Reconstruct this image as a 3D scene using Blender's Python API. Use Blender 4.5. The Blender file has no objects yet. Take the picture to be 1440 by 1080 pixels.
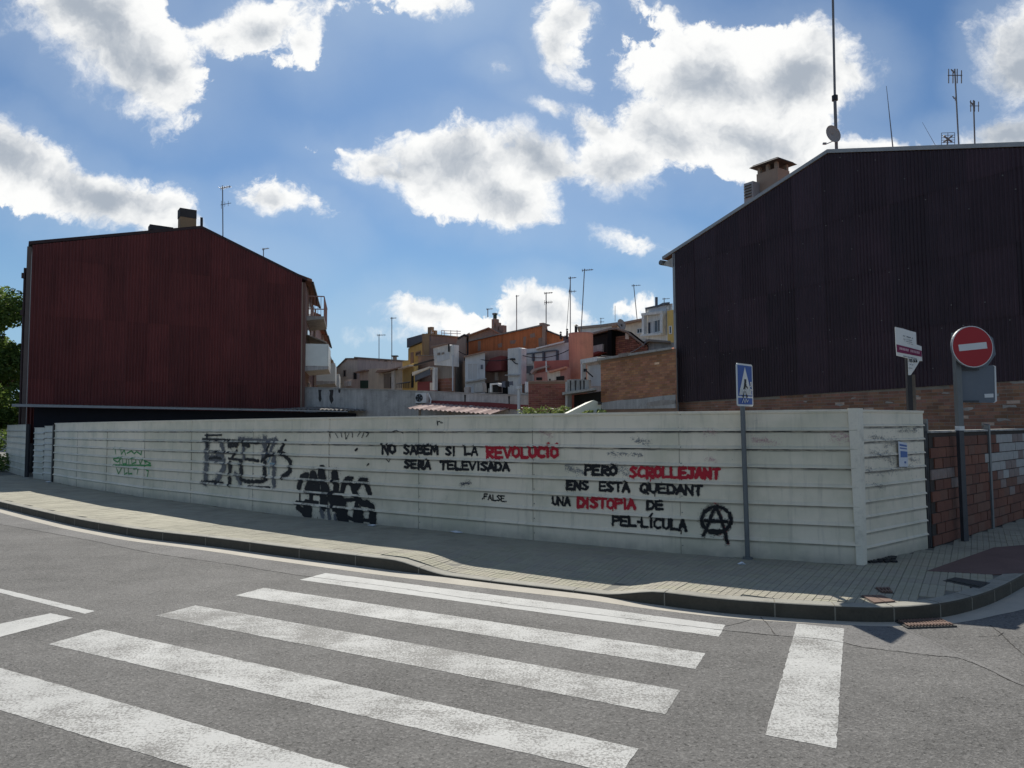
import bpy, bmesh, math, random
import numpy as np
from mathutils import Vector, Matrix
random.seed(7)
rng = np.random.default_rng(7)
SC = bpy.context.scene
COL = SC.collection

# ------------------------------------------------------------------ camera, light, exposure
F = 1000.0                      # focal length in pixels of a 1440 px wide picture
PITCH = math.atan(59.0 / F)
ROLL = -0.006
CAMZ = 1.73
cam_d = bpy.data.cameras.new('camera')
cam_d.sensor_width = 36.0
cam_d.lens = 36.0 * F / 1440.0
cam_d.clip_start = 0.05
cam_d.clip_end = 6000.0
cam = bpy.data.objects.new('camera', cam_d)
COL.objects.link(cam)
RM = Matrix.Rotation(math.radians(90) + PITCH, 3, 'X') @ Matrix.Rotation(ROLL, 3, 'Z')
cam.matrix_world = Matrix.Translation((0, 0, CAMZ)) @ RM.to_4x4()
SC.camera = cam
CO = Vector((0, 0, CAMZ))

SUNV = Vector((-0.125, 1.10, 1.0)).normalized()      # direction towards the sun
SUN_EL = math.asin(SUNV.z)
sun_d = bpy.data.lights.new('sun', 'SUN')
sun_d.energy = 5.0
sun_d.angle = math.radians(0.5)
sun_d.color = (1.0, 0.95, 0.86)
sun = bpy.data.objects.new('sun', sun_d)
sun.rotation_euler = SUNV.to_track_quat('Z', 'Y').to_euler()
sun.location = (0, 0, 40)
COL.objects.link(sun)

SC.view_settings.view_transform = 'Standard'
SC.view_settings.look = 'None'
SC.view_settings.gamma = 1.0
SC.view_settings.use_curve_mapping = False
SC.view_settings.exposure = 0.16
SC.render.engine = 'CYCLES'

def ray(x, y):
    return (RM @ Vector(((x - 720.0) / F, -(y - 540.0) / F, -1.0)))
def G(x, y, z=0.13):
    """photo direction met with the horizontal plane at height z"""
    d = ray(x, y)
    t = (z - CAMZ) / d.z
    return CO + d * t
def DP(x, y, depth):
    d = ray(x, y)
    return CO + d * (depth / d.y)
def VP(x, y, p0, p1):
    """photo direction met with the vertical plane through p0, p1"""
    d = ray(x, y)
    n = Vector((p1[1] - p0[1], -(p1[0] - p0[0]), 0))
    t = (n.x * (p0[0] - CO.x) + n.y * (p0[1] - CO.y)) / (n.x * d.x + n.y * d.y)
    return CO + d * t

# ------------------------------------------------------------------ world: clear sky with cumulus
W = bpy.data.worlds.new('World')
SC.world = W
W.use_nodes = True
nt = W.node_tree
nt.nodes.clear()
def N(t, **kw):
    n = nt.nodes.new(t)
    for k, v in kw.items():
        setattr(n, k, v)
    return n
def LK(a, b): nt.links.new(a, b)
def wm(op, a, b=None, c=None, clamp=False):
    n = N('ShaderNodeMath', operation=op, use_clamp=clamp)
    for i, s in enumerate((a, b, c)):
        if s is None: continue
        if isinstance(s, (int, float)): n.inputs[i].default_value = s
        else: LK(s, n.inputs[i])
    return n.outputs[0]
sky = N('ShaderNodeTexSky', sky_type='NISHITA', sun_disc=False)
sky.sun_elevation = SUN_EL
sky.sun_rotation = math.atan2(SUNV.x, SUNV.y)
sky.air_density = 1.0
sky.dust_density = 0.35
sky.ozone_density = 3.5
SKY_STRENGTH = 0.074
tc = N('ShaderNodeTexCoord')
sep = N('ShaderNodeSeparateXYZ'); LK(tc.outputs['Generated'], sep.inputs[0])
yy = wm('MAXIMUM', sep.outputs[1], 0.08)
cmb = N('ShaderNodeCombineXYZ')
LK(wm('DIVIDE', sep.outputs[0], yy), cmb.inputs[0])
LK(wm('DIVIDE', sep.outputs[2], yy), cmb.inputs[1])
# domain warp so that the cloud edges billow and fray
def noise(vec, scale, detail, rough=0.55, lac=2.1):
    n = N('ShaderNodeTexNoise'); n.noise_dimensions = '3D'
    n.inputs['Scale'].default_value = scale; n.inputs['Detail'].default_value = detail
    n.inputs['Roughness'].default_value = rough; n.inputs['Lacunarity'].default_value = lac
    LK(vec, n.inputs['Vector']); return n
w1 = noise(cmb.outputs[0], 5.0, 5, 0.6)
vs = N('ShaderNodeVectorMath', operation='SUBTRACT'); LK(w1.outputs['Color'], vs.inputs[0]); vs.inputs[1].default_value = (.5, .5, .5)
vsc = N('ShaderNodeVectorMath', operation='SCALE'); LK(vs.outputs[0], vsc.inputs[0]); vsc.inputs['Scale'].default_value = 0.11
va = N('ShaderNodeVectorMath', operation='ADD'); LK(cmb.outputs[0], va.inputs[0]); LK(vsc.outputs[0], va.inputs[1])
WV = va.outputs[0]
# cumulus lumps: centre x, y, half-width, half-height (photo pixels), tilt in degrees, thickness
CL = [(150, 45, 175, 85, 35, 1), (225, 95, 85, 55, 50, .9), (120, 10, 130, 60, 0, 1), (365, 35, 95, 50, -10, .62), (310, 40, 70, 22, 10, .5),
      (430, 60, 40, 40, 0, .4), (20, 225, 150, 60, 20, 1), (130, 275, 140, 48, 20, 1), (215, 300, 90, 45, 15, .7), (270,345,90,30,10,.5),
      (640, 240, 125, 62, 5, 1.0), (700, 275, 100, 50, 15, .9), (760, 225, 90, 50, 0, .85), (560, 245, 100, 22, 8, .6), (530, 225, 45, 25, 0, .5),
      (385, 282, 50, 28, 5, .55), (440, 285, 35, 16, 50, .3), (500, 212, 60, 12, 10, .25),
      (790, 60, 38, 72, -15, .6), (800, 30, 30, 40, 0, .5), (775, 155, 42, 16, 15, .45), (840, 180, 75, 28, 25, .6), (850, 225, 90, 48, 0, .8),
      (1000, 110, 120, 85, 20, 1.0), (1120, 100, 105, 75, 0, 1.0), (1050, 190, 150, 80, 10, 1.0), (950, 190, 110, 60, 20, .9), (900, 75, 50, 45, 20, .4),
      (1190, 225, 100, 30, 0, .6), (935, 20, 60, 22, 30, .35), (1200, 110, 40, 40, 0, .5),
      (1445, 90, 78, 92, 0, 1.2), (1430, 200, 125, 38, -10, .95), (1520, 120, 120, 150, 0, 1.2), (1310, 215, 90, 18, 0, .35),
      (600, 445, 65, 34, 8, .7), (660, 465, 60, 22, 5, .6), (765, 440, 75, 42, 0, .8), (740, 465, 120, 26, 0, .6), (880, 437, 42, 18, 0, .4),
      (560,470,50,14,0,.25), (880, 330, 60, 12, 25, .2), (700, 97, 16, 14, 0, .25), (480, 5, 70, 20, 0, .25), (620, -10, 80, 24, 0, .3)]
field = None
for (cx, cy, rx, ry, ang, th) in CL:
    d = ray(cx, cy); u, v = d.x / d.y, d.z / d.y
    mp = N('ShaderNodeMapping'); mp.vector_type = 'TEXTURE'
    mp.inputs['Location'].default_value = (u, v, 0)
    mp.inputs['Rotation'].default_value = (0, 0, -math.radians(ang))
    mp.inputs['Scale'].default_value = (rx * 1.06 / F, ry * 1.06 / F, 4.0)
    LK(WV, mp.inputs['Vector'])
    ln = N('ShaderNodeVectorMath', operation='LENGTH'); LK(mp.outputs[0], ln.inputs[0])
    val = wm('MULTIPLY_ADD', ln.outputs['Value'], -th, th)
    if field is None: field = val
    else:
        n = N('ShaderNodeMath', operation='SMOOTH_MAX'); LK(field, n.inputs[0]); LK(val, n.inputs[1]); n.inputs[2].default_value = 0.25
        field = n.outputs[0]
# scattered cumulus carried on out of view, its cover set for the fill light
gn = noise(tc.outputs['Generated'], 3.2, 5, 0.55)
gen = wm('MULTIPLY_ADD', gn.outputs['Fac'], 4.4, -2.62)
side = wm('ABSOLUTE', wm('DIVIDE', sep.outputs[0], yy))
up = wm('DIVIDE', sep.outputs[2], yy)
out1 = N('ShaderNodeMapRange'); out1.inputs[1].default_value = .8; out1.inputs[2].default_value = 1.05; LK(side, out1.inputs[0])
out2 = N('ShaderNodeMapRange'); out2.inputs[1].default_value = .68; out2.inputs[2].default_value = .95; LK(up, out2.inputs[0])
outm = wm('MAXIMUM', out1.outputs[0], out2.outputs[0], clamp=True)
inner = wm('MULTIPLY_ADD', outm, 3.0, -3.0)
field = wm('MAXIMUM', field, wm('ADD', gen, inner))
n2 = noise(WV, 8.5, 8, 0.64)
n3 = noise(cmb.outputs[0], 3.2, 3, 0.5)
shv = N('ShaderNodeVectorMath', operation='ADD'); LK(WV, shv.inputs[0]); shv.inputs[1].default_value = (-.004, .030, 0)
n4 = noise(shv.outputs[0], 8.5, 4, 0.55)            # the same billows a step towards the sun
fr = wm('MULTIPLY_ADD', n2.outputs['Fac'], 1.8, -0.94)
dens = wm('ADD', field, fr)
edge = N('ShaderNodeMapRange'); edge.inputs[1].default_value = 0.40; edge.inputs[2].default_value = 0.62; edge.inputs[3].default_value = 0.07; edge.inputs[4].default_value = 0.58; LK(n3.outputs['Fac'], edge.inputs[0])
al = N('ShaderNodeMapRange', interpolation_type='SMOOTHSTEP'); al.inputs[1].default_value = -0.04; LK(edge.outputs[0], al.inputs[2]); LK(dens, al.inputs[0])
relief = wm('MULTIPLY', wm('SUBTRACT', n4.outputs['Fac'], n2.outputs['Fac']), 4.2)     # billow flanks turned away from the sun
thn = N('ShaderNodeMapRange', interpolation_type='SMOOTHSTEP'); thn.inputs[1].default_value = 0.12; thn.inputs[2].default_value = 0.86
LK(wm('ADD', wm('ADD', wm('MULTIPLY_ADD', field, .85, wm('MULTIPLY', fr, .30)), wm('MULTIPLY', relief, .38)), wm('MULTIPLY_ADD', n3.outputs['Fac'], .9, -.45)), thn.inputs[0])
cc = N('ShaderNodeMix', data_type='RGBA')
cc.inputs[6].default_value = (12.3, 12.3, 12.1, 1)
cc.inputs[7].default_value = (5.0, 5.6, 6.4, 1)
LK(thn.outputs[0], cc.inputs[0])
tin = N('ShaderNodeMix', data_type='RGBA', blend_type='MULTIPLY'); tin.inputs[0].default_value = 1; LK(sky.outputs[0], tin.inputs[6]); tin.inputs[7].default_value = (.60, .80, .95, 1)   # deep clean air
# pale blue air low over the horizon
hm = N('ShaderNodeMapRange', interpolation_type='SMOOTHSTEP'); hm.inputs[1].default_value = 0.34; hm.inputs[2].default_value = -0.05; LK(sep.outputs[2], hm.inputs[0])
hx = N('ShaderNodeMix', data_type='RGBA'); LK(wm('MULTIPLY', hm.outputs[0], 0.95), hx.inputs[0]); LK(tin.outputs[2], hx.inputs[6]); hx.inputs[7].default_value = (4.1, 6.5, 8.6, 1)
# thin veil of high haze round the cumulus
veil = N('ShaderNodeMapRange', interpolation_type='SMOOTHSTEP'); veil.inputs[1].default_value = -1.0; veil.inputs[2].default_value = 0.25; LK(wm('MULTIPLY_ADD', n3.outputs['Fac'], 1.3, wm('SUBTRACT', field, 0.65)), veil.inputs[0])
vm = N('ShaderNodeMix', data_type='RGBA'); LK(wm('MULTIPLY', veil.outputs[0], 0.24), vm.inputs[0]); LK(hx.outputs[2], vm.inputs[6]); vm.inputs[7].default_value = (7.4, 8.6, 9.8, 1)
# clouds fade out at the horizon
hz = N('ShaderNodeMapRange', interpolation_type='SMOOTHSTEP'); hz.inputs[1].default_value = 0.02; hz.inputs[2].default_value = 0.09; LK(sep.outputs[2], hz.inputs[0])
cm = N('ShaderNodeMix', data_type='RGBA'); LK(wm('MULTIPLY', wm('MULTIPLY', al.outputs[0], 0.97), hz.outputs[0]), cm.inputs[0]); LK(vm.outputs[2], cm.inputs[6]); LK(cc.outputs[2], cm.inputs[7])
bg = N('ShaderNodeBackground'); bg.inputs['Strength'].default_value = SKY_STRENGTH
LK(cm.outputs[2], bg.inputs['Color'])
wo = N('ShaderNodeOutputWorld'); LK(bg.outputs[0], wo.inputs['Surface'])

# ------------------------------------------------------------------ materials
MATS = {}
def mat(name, col, rough=0.85, var=0.25, scale=3.0, fine=60.0, bump=0.15, streak=0.0, spec=0.3, metal=0.0, attr=False, dirt=None, dirt_amt=0.0, hue=None):
    """procedural surface: base colour broken by large and fine noise, optional rain streaks, grime and per-piece tint"""
    if name in MATS: return MATS[name]
    m = bpy.data.materials.new(name); m.use_nodes = True
    t = m.node_tree; t.nodes.clear()
    out = t.nodes.new('ShaderNodeOutputMaterial'); b = t.nodes.new('ShaderNodeBsdfPrincipled')
    t.links.new(b.outputs[0], out.inputs[0])
    b.inputs['Roughness'].default_value = rough; b.inputs['Metallic'].default_value = metal
    b.inputs['Specular IOR Level'].default_value = spec
    tcn = t.nodes.new('ShaderNodeTexCoord')
    def nz(sc, det, vec=None, r=.6):
        n = t.nodes.new('ShaderNodeTexNoise'); n.inputs['Scale'].default_value = sc; n.inputs['Detail'].default_value = det; n.inputs['Roughness'].default_value = r
        t.links.new(vec if vec is not None else tcn.outputs['Object'], n.inputs['Vector']); return n.outputs['Fac']
    def mth(op, a, bb, c=None, cl=False):
        n = t.nodes.new('ShaderNodeMath'); n.operation = op; n.use_clamp = cl
        for i, s in enumerate((a, bb, c)):
            if s is None: continue
            if isinstance(s, (int, float)): n.inputs[i].default_value = s
            else: t.links.new(s, n.inputs[i])
        return n.outputs[0]
    big = nz(scale, 5); fi = nz(fine, 4)
    fac = mth('ADD', mth('MULTIPLY', mth('SUBTRACT', big, .5), var * 2.4), mth('MULTIPLY', mth('SUBTRACT', fi, .5), var * 1.6))
    if streak > 0:
        mp = t.nodes.new('ShaderNodeMapping'); mp.inputs['Scale'].default_value = (1, 1, 0.06)
        t.links.new(tcn.outputs['Object'], mp.inputs['Vector'])
        st = nz(9, 4, mp.outputs[0], .65)
        fac = mth('ADD', fac, mth('MULTIPLY', mth('SUBTRACT', st, .5), streak * 2.5))
    mul = mth('ADD', fac, 1.0)
    mx = t.nodes.new('ShaderNodeVectorMath'); mx.operation = 'SCALE'
    rgb = t.nodes.new('ShaderNodeRGB'); rgb.outputs[0].default_value = (*col, 1)
    src = rgb.outputs[0]
    if hue is not None:
        h = t.nodes.new('ShaderNodeMix'); h.data_type = 'RGBA'
        mr = t.nodes.new('ShaderNodeMapRange'); mr.inputs[1].default_value = .42; mr.inputs[2].default_value = .62
        t.links.new(nz(scale * 1.7, 4), mr.inputs[0]); t.links.new(mr.outputs[0], h.inputs[0])
        h.inputs[6].default_value = (*col, 1); h.inputs[7].default_value = (*hue, 1); src = h.outputs[2]
    if attr:
        a = t.nodes.new('ShaderNodeAttribute'); a.attribute_name = 'tint'
        am = t.nodes.new('ShaderNodeMix'); am.data_type = 'RGBA'; am.blend_type = 'MULTIPLY'; am.inputs[0].default_value = 1
        t.links.new(src, am.inputs[6]); t.links.new(a.outputs['Color'], am.inputs[7]); src = am.outputs[2]
    t.links.new(src, mx.inputs[0]); t.links.new(mul, mx.inputs['Scale'])
    res = mx.outputs[0]
    if dirt is not None:
        dn = t.nodes.new('ShaderNodeMapRange'); dn.inputs[1].default_value = .5; dn.inputs[2].default_value = .75
        t.links.new(nz(scale * 2.3, 7, None, .7), dn.inputs[0])
        dm = t.nodes.new('ShaderNodeMix'); dm.data_type = 'RGBA'
        t.links.new(mth('MULTIPLY', dn.outputs[0], dirt_amt), dm.inputs[0]); t.links.new(res, dm.inputs[6]); dm.inputs[7].default_value = (*dirt, 1); res = dm.outputs[2]
    t.links.new(res, b.inputs['Base Color'])
    if bump > 0:
        bp = t.nodes.new('ShaderNodeBump'); bp.inputs['Strength'].default_value = bump; bp.inputs['Distance'].default_value = 0.01
        t.links.new(fi, bp.inputs['Height']); t.links.new(bp.outputs[0], b.inputs['Normal'])
    MATS[name] = m
    m['_bsdf'] = b.name
    return m

def glass_mat():
    if 'glass' in MATS: return MATS['glass']
    m = bpy.data.materials.new('window_glass'); m.use_nodes = True
    b = m.node_tree.nodes['Principled BSDF']
    b.inputs['Base Color'].default_value = (.02, .025, .03, 1); b.inputs['Roughness'].default_value = .08
    MATS['glass'] = m; return m

# ------------------------------------------------------------------ mesh helpers
class MB:
    def __init__(s): s.v = []; s.f = []; s.c = []; s.smooth = False
    def add(s, vs, fs, tint=None):
        o = len(s.v); s.v += [tuple(p) for p in vs]; s.f += [tuple(i + o for i in f) for f in fs]
        s.c += [tint] * len(fs)
        return s
    def hexa(s, p, tint=None):      # p: 4 bottom (ccw seen from above) + 4 top
        return s.add(p, [(3, 2, 1, 0), (4, 5, 6, 7), (0, 1, 5, 4), (1, 2, 6, 5), (2, 3, 7, 6), (3, 0, 4, 7)], tint)
    def box(s, c, sz, rz=0.0, tint=None, rx=0.0, ry=0.0):
        R = Matrix.Rotation(rz, 3, 'Z') @ Matrix.Rotation(rx, 3, 'X') @ Matrix.Rotation(ry, 3, 'Y')
        hx, hy, hz_ = sz[0] / 2, sz[1] / 2, sz[2] / 2
        P = [Vector(c) + R @ Vector(q) for q in ((-hx, -hy, -hz_), (hx, -hy, -hz_), (hx, hy, -hz_), (-hx, hy, -hz_), (-hx, -hy, hz_), (hx, -hy, hz_), (hx, hy, hz_), (-hx, hy, hz_))]
        return s.hexa(P, tint)
    def tube(s, pts, r, n=8, tint=None, r1=None, cap=True):
        pts = [Vector(p) for p in pts]
        rings = []
        for i, p in enumerate(pts):
            if i == 0: d = pts[1] - p
            elif i == len(pts) - 1: d = p - pts[-2]
            else: d = (pts[i + 1] - pts[i - 1])
            d.normalize()
            a = d.cross(Vector((0, 0, 1)) if abs(d.z) < .9 else Vector((1, 0, 0))).normalized(); b = d.cross(a)
            rr = r if r1 is None else r + (r1 - r) * i / (len(pts) - 1)
            rings.append([p + (a * math.cos(k * 2 * math.pi / n) + b * math.sin(k * 2 * math.pi / n)) * rr for k in range(n)])
        vs = [q for rg in rings for q in rg]; fs = []
        for i in range(len(pts) - 1):
            for k in range(n):
                fs.append((i * n + k, i * n + (k + 1) % n, (i + 1) * n + (k + 1) % n, (i + 1) * n + k))
        if cap: fs += [tuple(range(n))[::-1], tuple((len(pts) - 1) * n + k for k in range(n))]
        return s.add(vs, fs, tint)
    def prism(s, poly, vec, tint=None):     # planar polygon swept by vec
        n = len(poly); vec = Vector(vec)
        vs = [Vector(p) for p in poly] + [Vector(p) + vec for p in poly]
        fs = [tuple(range(n))[::-1], tuple(range(n, 2 * n))] + [(i, (i + 1) % n, n + (i + 1) % n, n + i) for i in range(n)]
        return s.add(vs, fs, tint)
    def mesh(s, name, off=Vector((0, 0, 0)), m=None):
        me = bpy.data.meshes.new(name)
        me.from_pydata([(p[0] - off[0], p[1] - off[1], p[2] - off[2]) for p in s.v], [], s.f)
        bm = bmesh.new(); bm.from_mesh(me)
        if len(bm.faces) < 60000: bmesh.ops.recalc_face_normals(bm, faces=bm.faces)
        bm.to_mesh(me); bm.free()
        if any(c is not None for c in s.c):
            at = me.attributes.new('tint', 'FLOAT_COLOR', 'FACE')
            for i, c in enumerate(s.c):
                c = c or (1, 1, 1); at.data[i].color = (c[0], c[1], c[2], 1)
        if s.smooth:
            for p in me.polygons: p.use_smooth = True
        if m: me.materials.append(m)
        return me
def wloc(o):
    v = Vector((0, 0, 0))
    while o is not None: v += o.location; o = o.parent
    return v
def tag(o, label=None, cat=None, group=None, kind=None):
    if label: o['label'] = label
    if cat: o['category'] = cat
    if group: o['group'] = group
    if kind: o['kind'] = kind
    return o
def thing(name, label, cat, loc=(0, 0, 0), group=None):
    o = bpy.data.objects.new(name, None); COL.objects.link(o); o.location = loc; o.empty_display_size = .2
    return tag(o, label, cat, group)
def obj(name, mb, m, parent=None, label=None, kind=None):
    off = wloc(parent)
    me = mb.mesh(name, off, m)
    o = bpy.data.objects.new(name, me); COL.objects.link(o)
    if parent is not None: o.parent = parent
    if label: o['label'] = label
    if kind: o['kind'] = kind
    return o
def top(name, mb, m, label, cat, group=None):
    """a thing that is one mesh, its origin at the base centre"""
    xs = [p[0] for p in mb.v]; ys = [p[1] for p in mb.v]; zs = [p[2] for p in mb.v]
    c = Vector(((min(xs) + max(xs)) / 2, (min(ys) + max(ys)) / 2, min(zs)))
    me = mb.mesh(name, c, m); o = bpy.data.objects.new(name, me); COL.objects.link(o); o.location = c
    return tag(o, label, cat, group)
def inst(name, me, parent, loc, rot=(0, 0, 0), label=None):
    o = bpy.data.objects.new(name, me); COL.objects.link(o)
    if parent is not None: o.parent = parent; loc = Vector(loc) - wloc(parent)
    o.location = loc; o.rotation_euler = rot
    if label: o['label'] = label
    return o
def sstep(a, b, x):
    t = min(1, max(0, (x - a) / (b - a))); return t * t * (3 - 2 * t)

# ------------------------------------------------------------------ road, kerb and pavement
def asphalt_mat(name, base, bright, speck, rough=0.9, warm=(1, .97, .92)):
    m = bpy.data.materials.new(name); m.use_nodes = True
    t = m.node_tree; b = t.nodes['Principled BSDF']; b.inputs['Roughness'].default_value = rough; b.inputs['Specular IOR Level'].default_value = .25
    tcn = t.nodes.new('ShaderNodeTexCoord')
    def nz(sc, det, r=.6):
        n = t.nodes.new('ShaderNodeTexNoise'); n.inputs['Scale'].default_value = sc; n.inputs['Detail'].default_value = det; n.inputs['Roughness'].default_value = r
        t.links.new(tcn.outputs['Object'], n.inputs['Vector']); return n.outputs['Fac']
    def mth(op, a, bb, c=None):
        n = t.nodes.new('ShaderNodeMath'); n.operation = op
        for i, s in enumerate((a, bb, c)):
            if s is None: continue
            if isinstance(s, (int, float)): n.inputs[i].default_value = s
            else: t.links.new(s, n.inputs[i])
        return n.outputs[0]
    vo = t.nodes.new('ShaderNodeTexVoronoi'); vo.inputs['Scale'].default_value = 75; t.links.new(tcn.outputs['Object'], vo.inputs['Vector'])
    sepc = t.nodes.new('ShaderNodeSeparateColor'); t.links.new(vo.outputs['Color'], sepc.inputs[0])
    big = nz(.45, 4); mid = nz(2.6, 5)
    g = mth('ADD', mth('MULTIPLY', mth('SUBTRACT', big, .5), .9), mth('MULTIPLY', mth('SUBTRACT', mid, .5), .55))
    mpv = t.nodes.new('ShaderNodeMapping'); mpv.inputs['Rotation'].default_value = (0, 0, math.radians(32)); mpv.inputs['Scale'].default_value = (.12, 1.1, 1); t.links.new(tcn.outputs['Object'], mpv.inputs['Vector'])
    trk = t.nodes.new('ShaderNodeTexNoise'); trk.inputs['Scale'].default_value = 1.0; trk.inputs['Detail'].default_value = 4; t.links.new(mpv.outputs[0], trk.inputs['Vector'])
    g = mth('ADD', g, mth('MULTIPLY', mth('SUBTRACT', trk.outputs['Fac'], .5), .55))
    stone = mth('MULTIPLY', mth('POWER', sepc.outputs[0], 3.0), speck)
    dark = mth('MULTIPLY', mth('LESS_THAN', nz(34, 3), .40), .38)
    fineg = mth('MULTIPLY', mth('SUBTRACT', nz(120, 3, .7), .5), .85)
    fac = mth('ADD', mth('ADD', g, fineg), mth('SUBTRACT', mth('ADD', stone, 1 - speck * .25), dark))
    fac = mth('MAXIMUM', fac, .12)
    sc = t.nodes.new('ShaderNodeVectorMath'); sc.operation = 'SCALE'; sc.inputs[0].default_value = [base * w for w in warm]; t.links.new(fac, sc.inputs['Scale'])
    t.links.new(sc.outputs[0], b.inputs['Base Color'])
    bp = t.nodes.new('ShaderNodeBump'); bp.inputs['Strength'].default_value = .5; bp.inputs['Distance'].default_value = .006
    t.links.new(mth('ADD', vo.outputs['Distance'], fineg), bp.inputs['Height']); t.links.new(bp.outputs[0], b.inputs['Normal'])
    return m
M_ASPH = asphalt_mat('asphalt', .142, .3, .55)
M_ASPH2 = asphalt_mat('asphalt_fine', .175, .3, .30, warm=(1, .97, .93))
M_GUT = mat('gutter_concrete', (.42, .39, .33), var=.22, scale=2.5, fine=90)
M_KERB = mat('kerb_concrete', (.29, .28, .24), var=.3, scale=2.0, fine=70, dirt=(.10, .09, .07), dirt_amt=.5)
M_KFACE = mat('kerb_face_shade_and_dirt', (.075, .066, .050), var=.35, scale=2.2, fine=40, dirt=(.03, .026, .02), dirt_amt=.5)  # upright kerb side: its shade put into a darker colour, with road dirt
M_JOINT = mat('kerb_joint_mortar', (.22, .20, .16), var=.3, scale=8)
M_TILE = mat('pavement_tile', (.345, .33, .265), var=.22, scale=1.3, fine=80, attr=True, dirt=(.13, .12, .10), dirt_amt=.45)
M_GROUT = mat('pavement_mortar', (.17, .165, .14), var=.2, scale=3)
M_EARTH = mat('earth_ground', (.20, .17, .13), var=.3, scale=.4, fine=12)

g = MB(); R_ = 1500
g.add([(-R_, -R_, -.06), (R_, -R_, -.06), (R_, R_, -.06), (-R_, R_, -.06)], [(0, 1, 2, 3)])
tag(obj('ground', g, M_EARTH), kind='structure')

# outer kerb line (foot of the kerb on the road) read off the photograph, carried on beyond both edges
KPX = [(0, 714), (54, 727.5), (108, 740), (158, 749.5), (208, 757.7), (300, 768.8), (388, 781), (467, 791.3), (592, 807.5), (706, 822), (831, 836.8),
       (903, 848), (1014, 862), (1109, 869.5), (1198, 874.4), (1250, 875), (1290, 873), (1334, 867), (1368, 858.5), (1395, 849), (1418, 838), (1437, 827)]
kp = [G(x, y, 0.0) for x, y in KPX]
kp = [Vector(p[:2]) for p in kp]
d0 = (kp[0] - kp[2]).normalized()
left = [kp[0] + Vector((d0.x * s - .012 * s * s * .3, d0.y * s + .012 * s * s * .3)) for s in (26, 18, 12, 8, 5, 2.5)]
sd = Vector((.75, .66)).normalized()
right = [kp[-1] + sd * s for s in (.5, 1.2, 2.5, 5, 9, 14)]
kctl = left + kp + right
def catmull(P, n=12):
    out = []
    for i in range(len(P) - 1):
        p0 = P[max(i - 1, 0)]; p1 = P[i]; p2 = P[i + 1]; p3 = P[min(i + 2, len(P) - 1)]
        for k in range(n):
            t = k / n
            out.append(.5 * ((2 * p1) + (p2 - p0) * t + (2 * p0 - 5 * p1 + 4 * p2 - p3) * t * t + (3 * p1 - p0 - 3 * p2 + p3) * t ** 3))
    out.append(P[-1]); return out
KC = catmull(kctl, 10)
KA = np.array([(p.x, p.y) for p in KC])
KS = np.concatenate([[0], np.cumsum(np.linalg.norm(np.diff(KA, axis=0), axis=1))])
KL = KS[-1]
def kpos(s):
    return Vector((float(np.interp(s, KS, KA[:, 0])), float(np.interp(s, KS, KA[:, 1]))))
def ktan(s):
    return (kpos(min(s + .15, KL)) - kpos(max(s - .15, 0))).normalized()
def knor(s):                       # towards the pavement
    t = ktan(s); return Vector((-t.y, t.x))
def ks_near(p):
    d = (KA[:, 0] - p[0]) ** 2 + (KA[:, 1] - p[1]) ** 2
    i = int(np.argmin(d)); best = (1e9, 0)
    for j in (i - 1, i):
        if j < 0 or j >= len(KA) - 1: continue
        a = KA[j]; b = KA[j + 1]; ab = b - a
        t = min(1, max(0, float(np.dot(np.array(p[:2]) - a, ab) / np.dot(ab, ab))))
        q = a + ab * t; dd = float(np.hypot(*(q - np.array(p[:2]))))
        if dd < best[0]: best = (dd, KS[j] + t * (KS[j + 1] - KS[j]), (ab[0] * (p[1] - a[1]) - ab[1] * (p[0] - a[0])))
    return best[1], (best[0] if best[2] > 0 else -best[0])
S1 = ks_near(G(548, 801.5, 0))[0]; S2 = ks_near(G(628, 812.5, 0))[0]; S3 = ks_near(G(838, 838, 0))[0]; S4 = ks_near(G(935, 852, 0))[0]
SX0 = ks_near(G(0, 714, 0))[0]; SX1 = ks_near(G(1437, 827, 0))[0]
def kdip(s):
    return .105 * (sstep(S1, S2, s) - sstep(S3, S4, s))
def pz(p):
    s, d = ks_near(p)
    return .13 - kdip(s) * (1 - sstep(.15, 1.5, d))

# road sheet: everything in front of the kerb
rd = MB()
ring = [KC[0] + Vector((0, 0)), *KC[1:]]
poly = [(p.x, p.y, 0) for p in KC]
poly = poly + [(60, 15, 0), (60, -40, 0), (-80, -40, 0), (-80, KC[0].y, 0)]
bm = bmesh.new(); vs = [bm.verts.new(p) for p in poly]; f = bm.faces.new(vs)
bmesh.ops.triangulate(bm, faces=[f]); me = bpy.data.meshes.new('road'); bm.to_mesh(me); bm.free()
for p in me.polygons:
    if p.normal.z < 0: p.flip()
me.materials.append(M_ASPH)
road = bpy.data.objects.new('road', me); COL.objects.link(road); road['kind'] = 'structure'

def strip(pts_a, pts_b, z):
    m = MB(); n = len(pts_a)
    za = z if callable(z) else (lambda p: z)
    m.add([(p[0], p[1], za(p)) for p in pts_a] + [(p[0], p[1], za(p)) for p in pts_b], [(i, i + 1, n + i + 1, n + i) for i in range(n - 1)])
    return m
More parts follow.
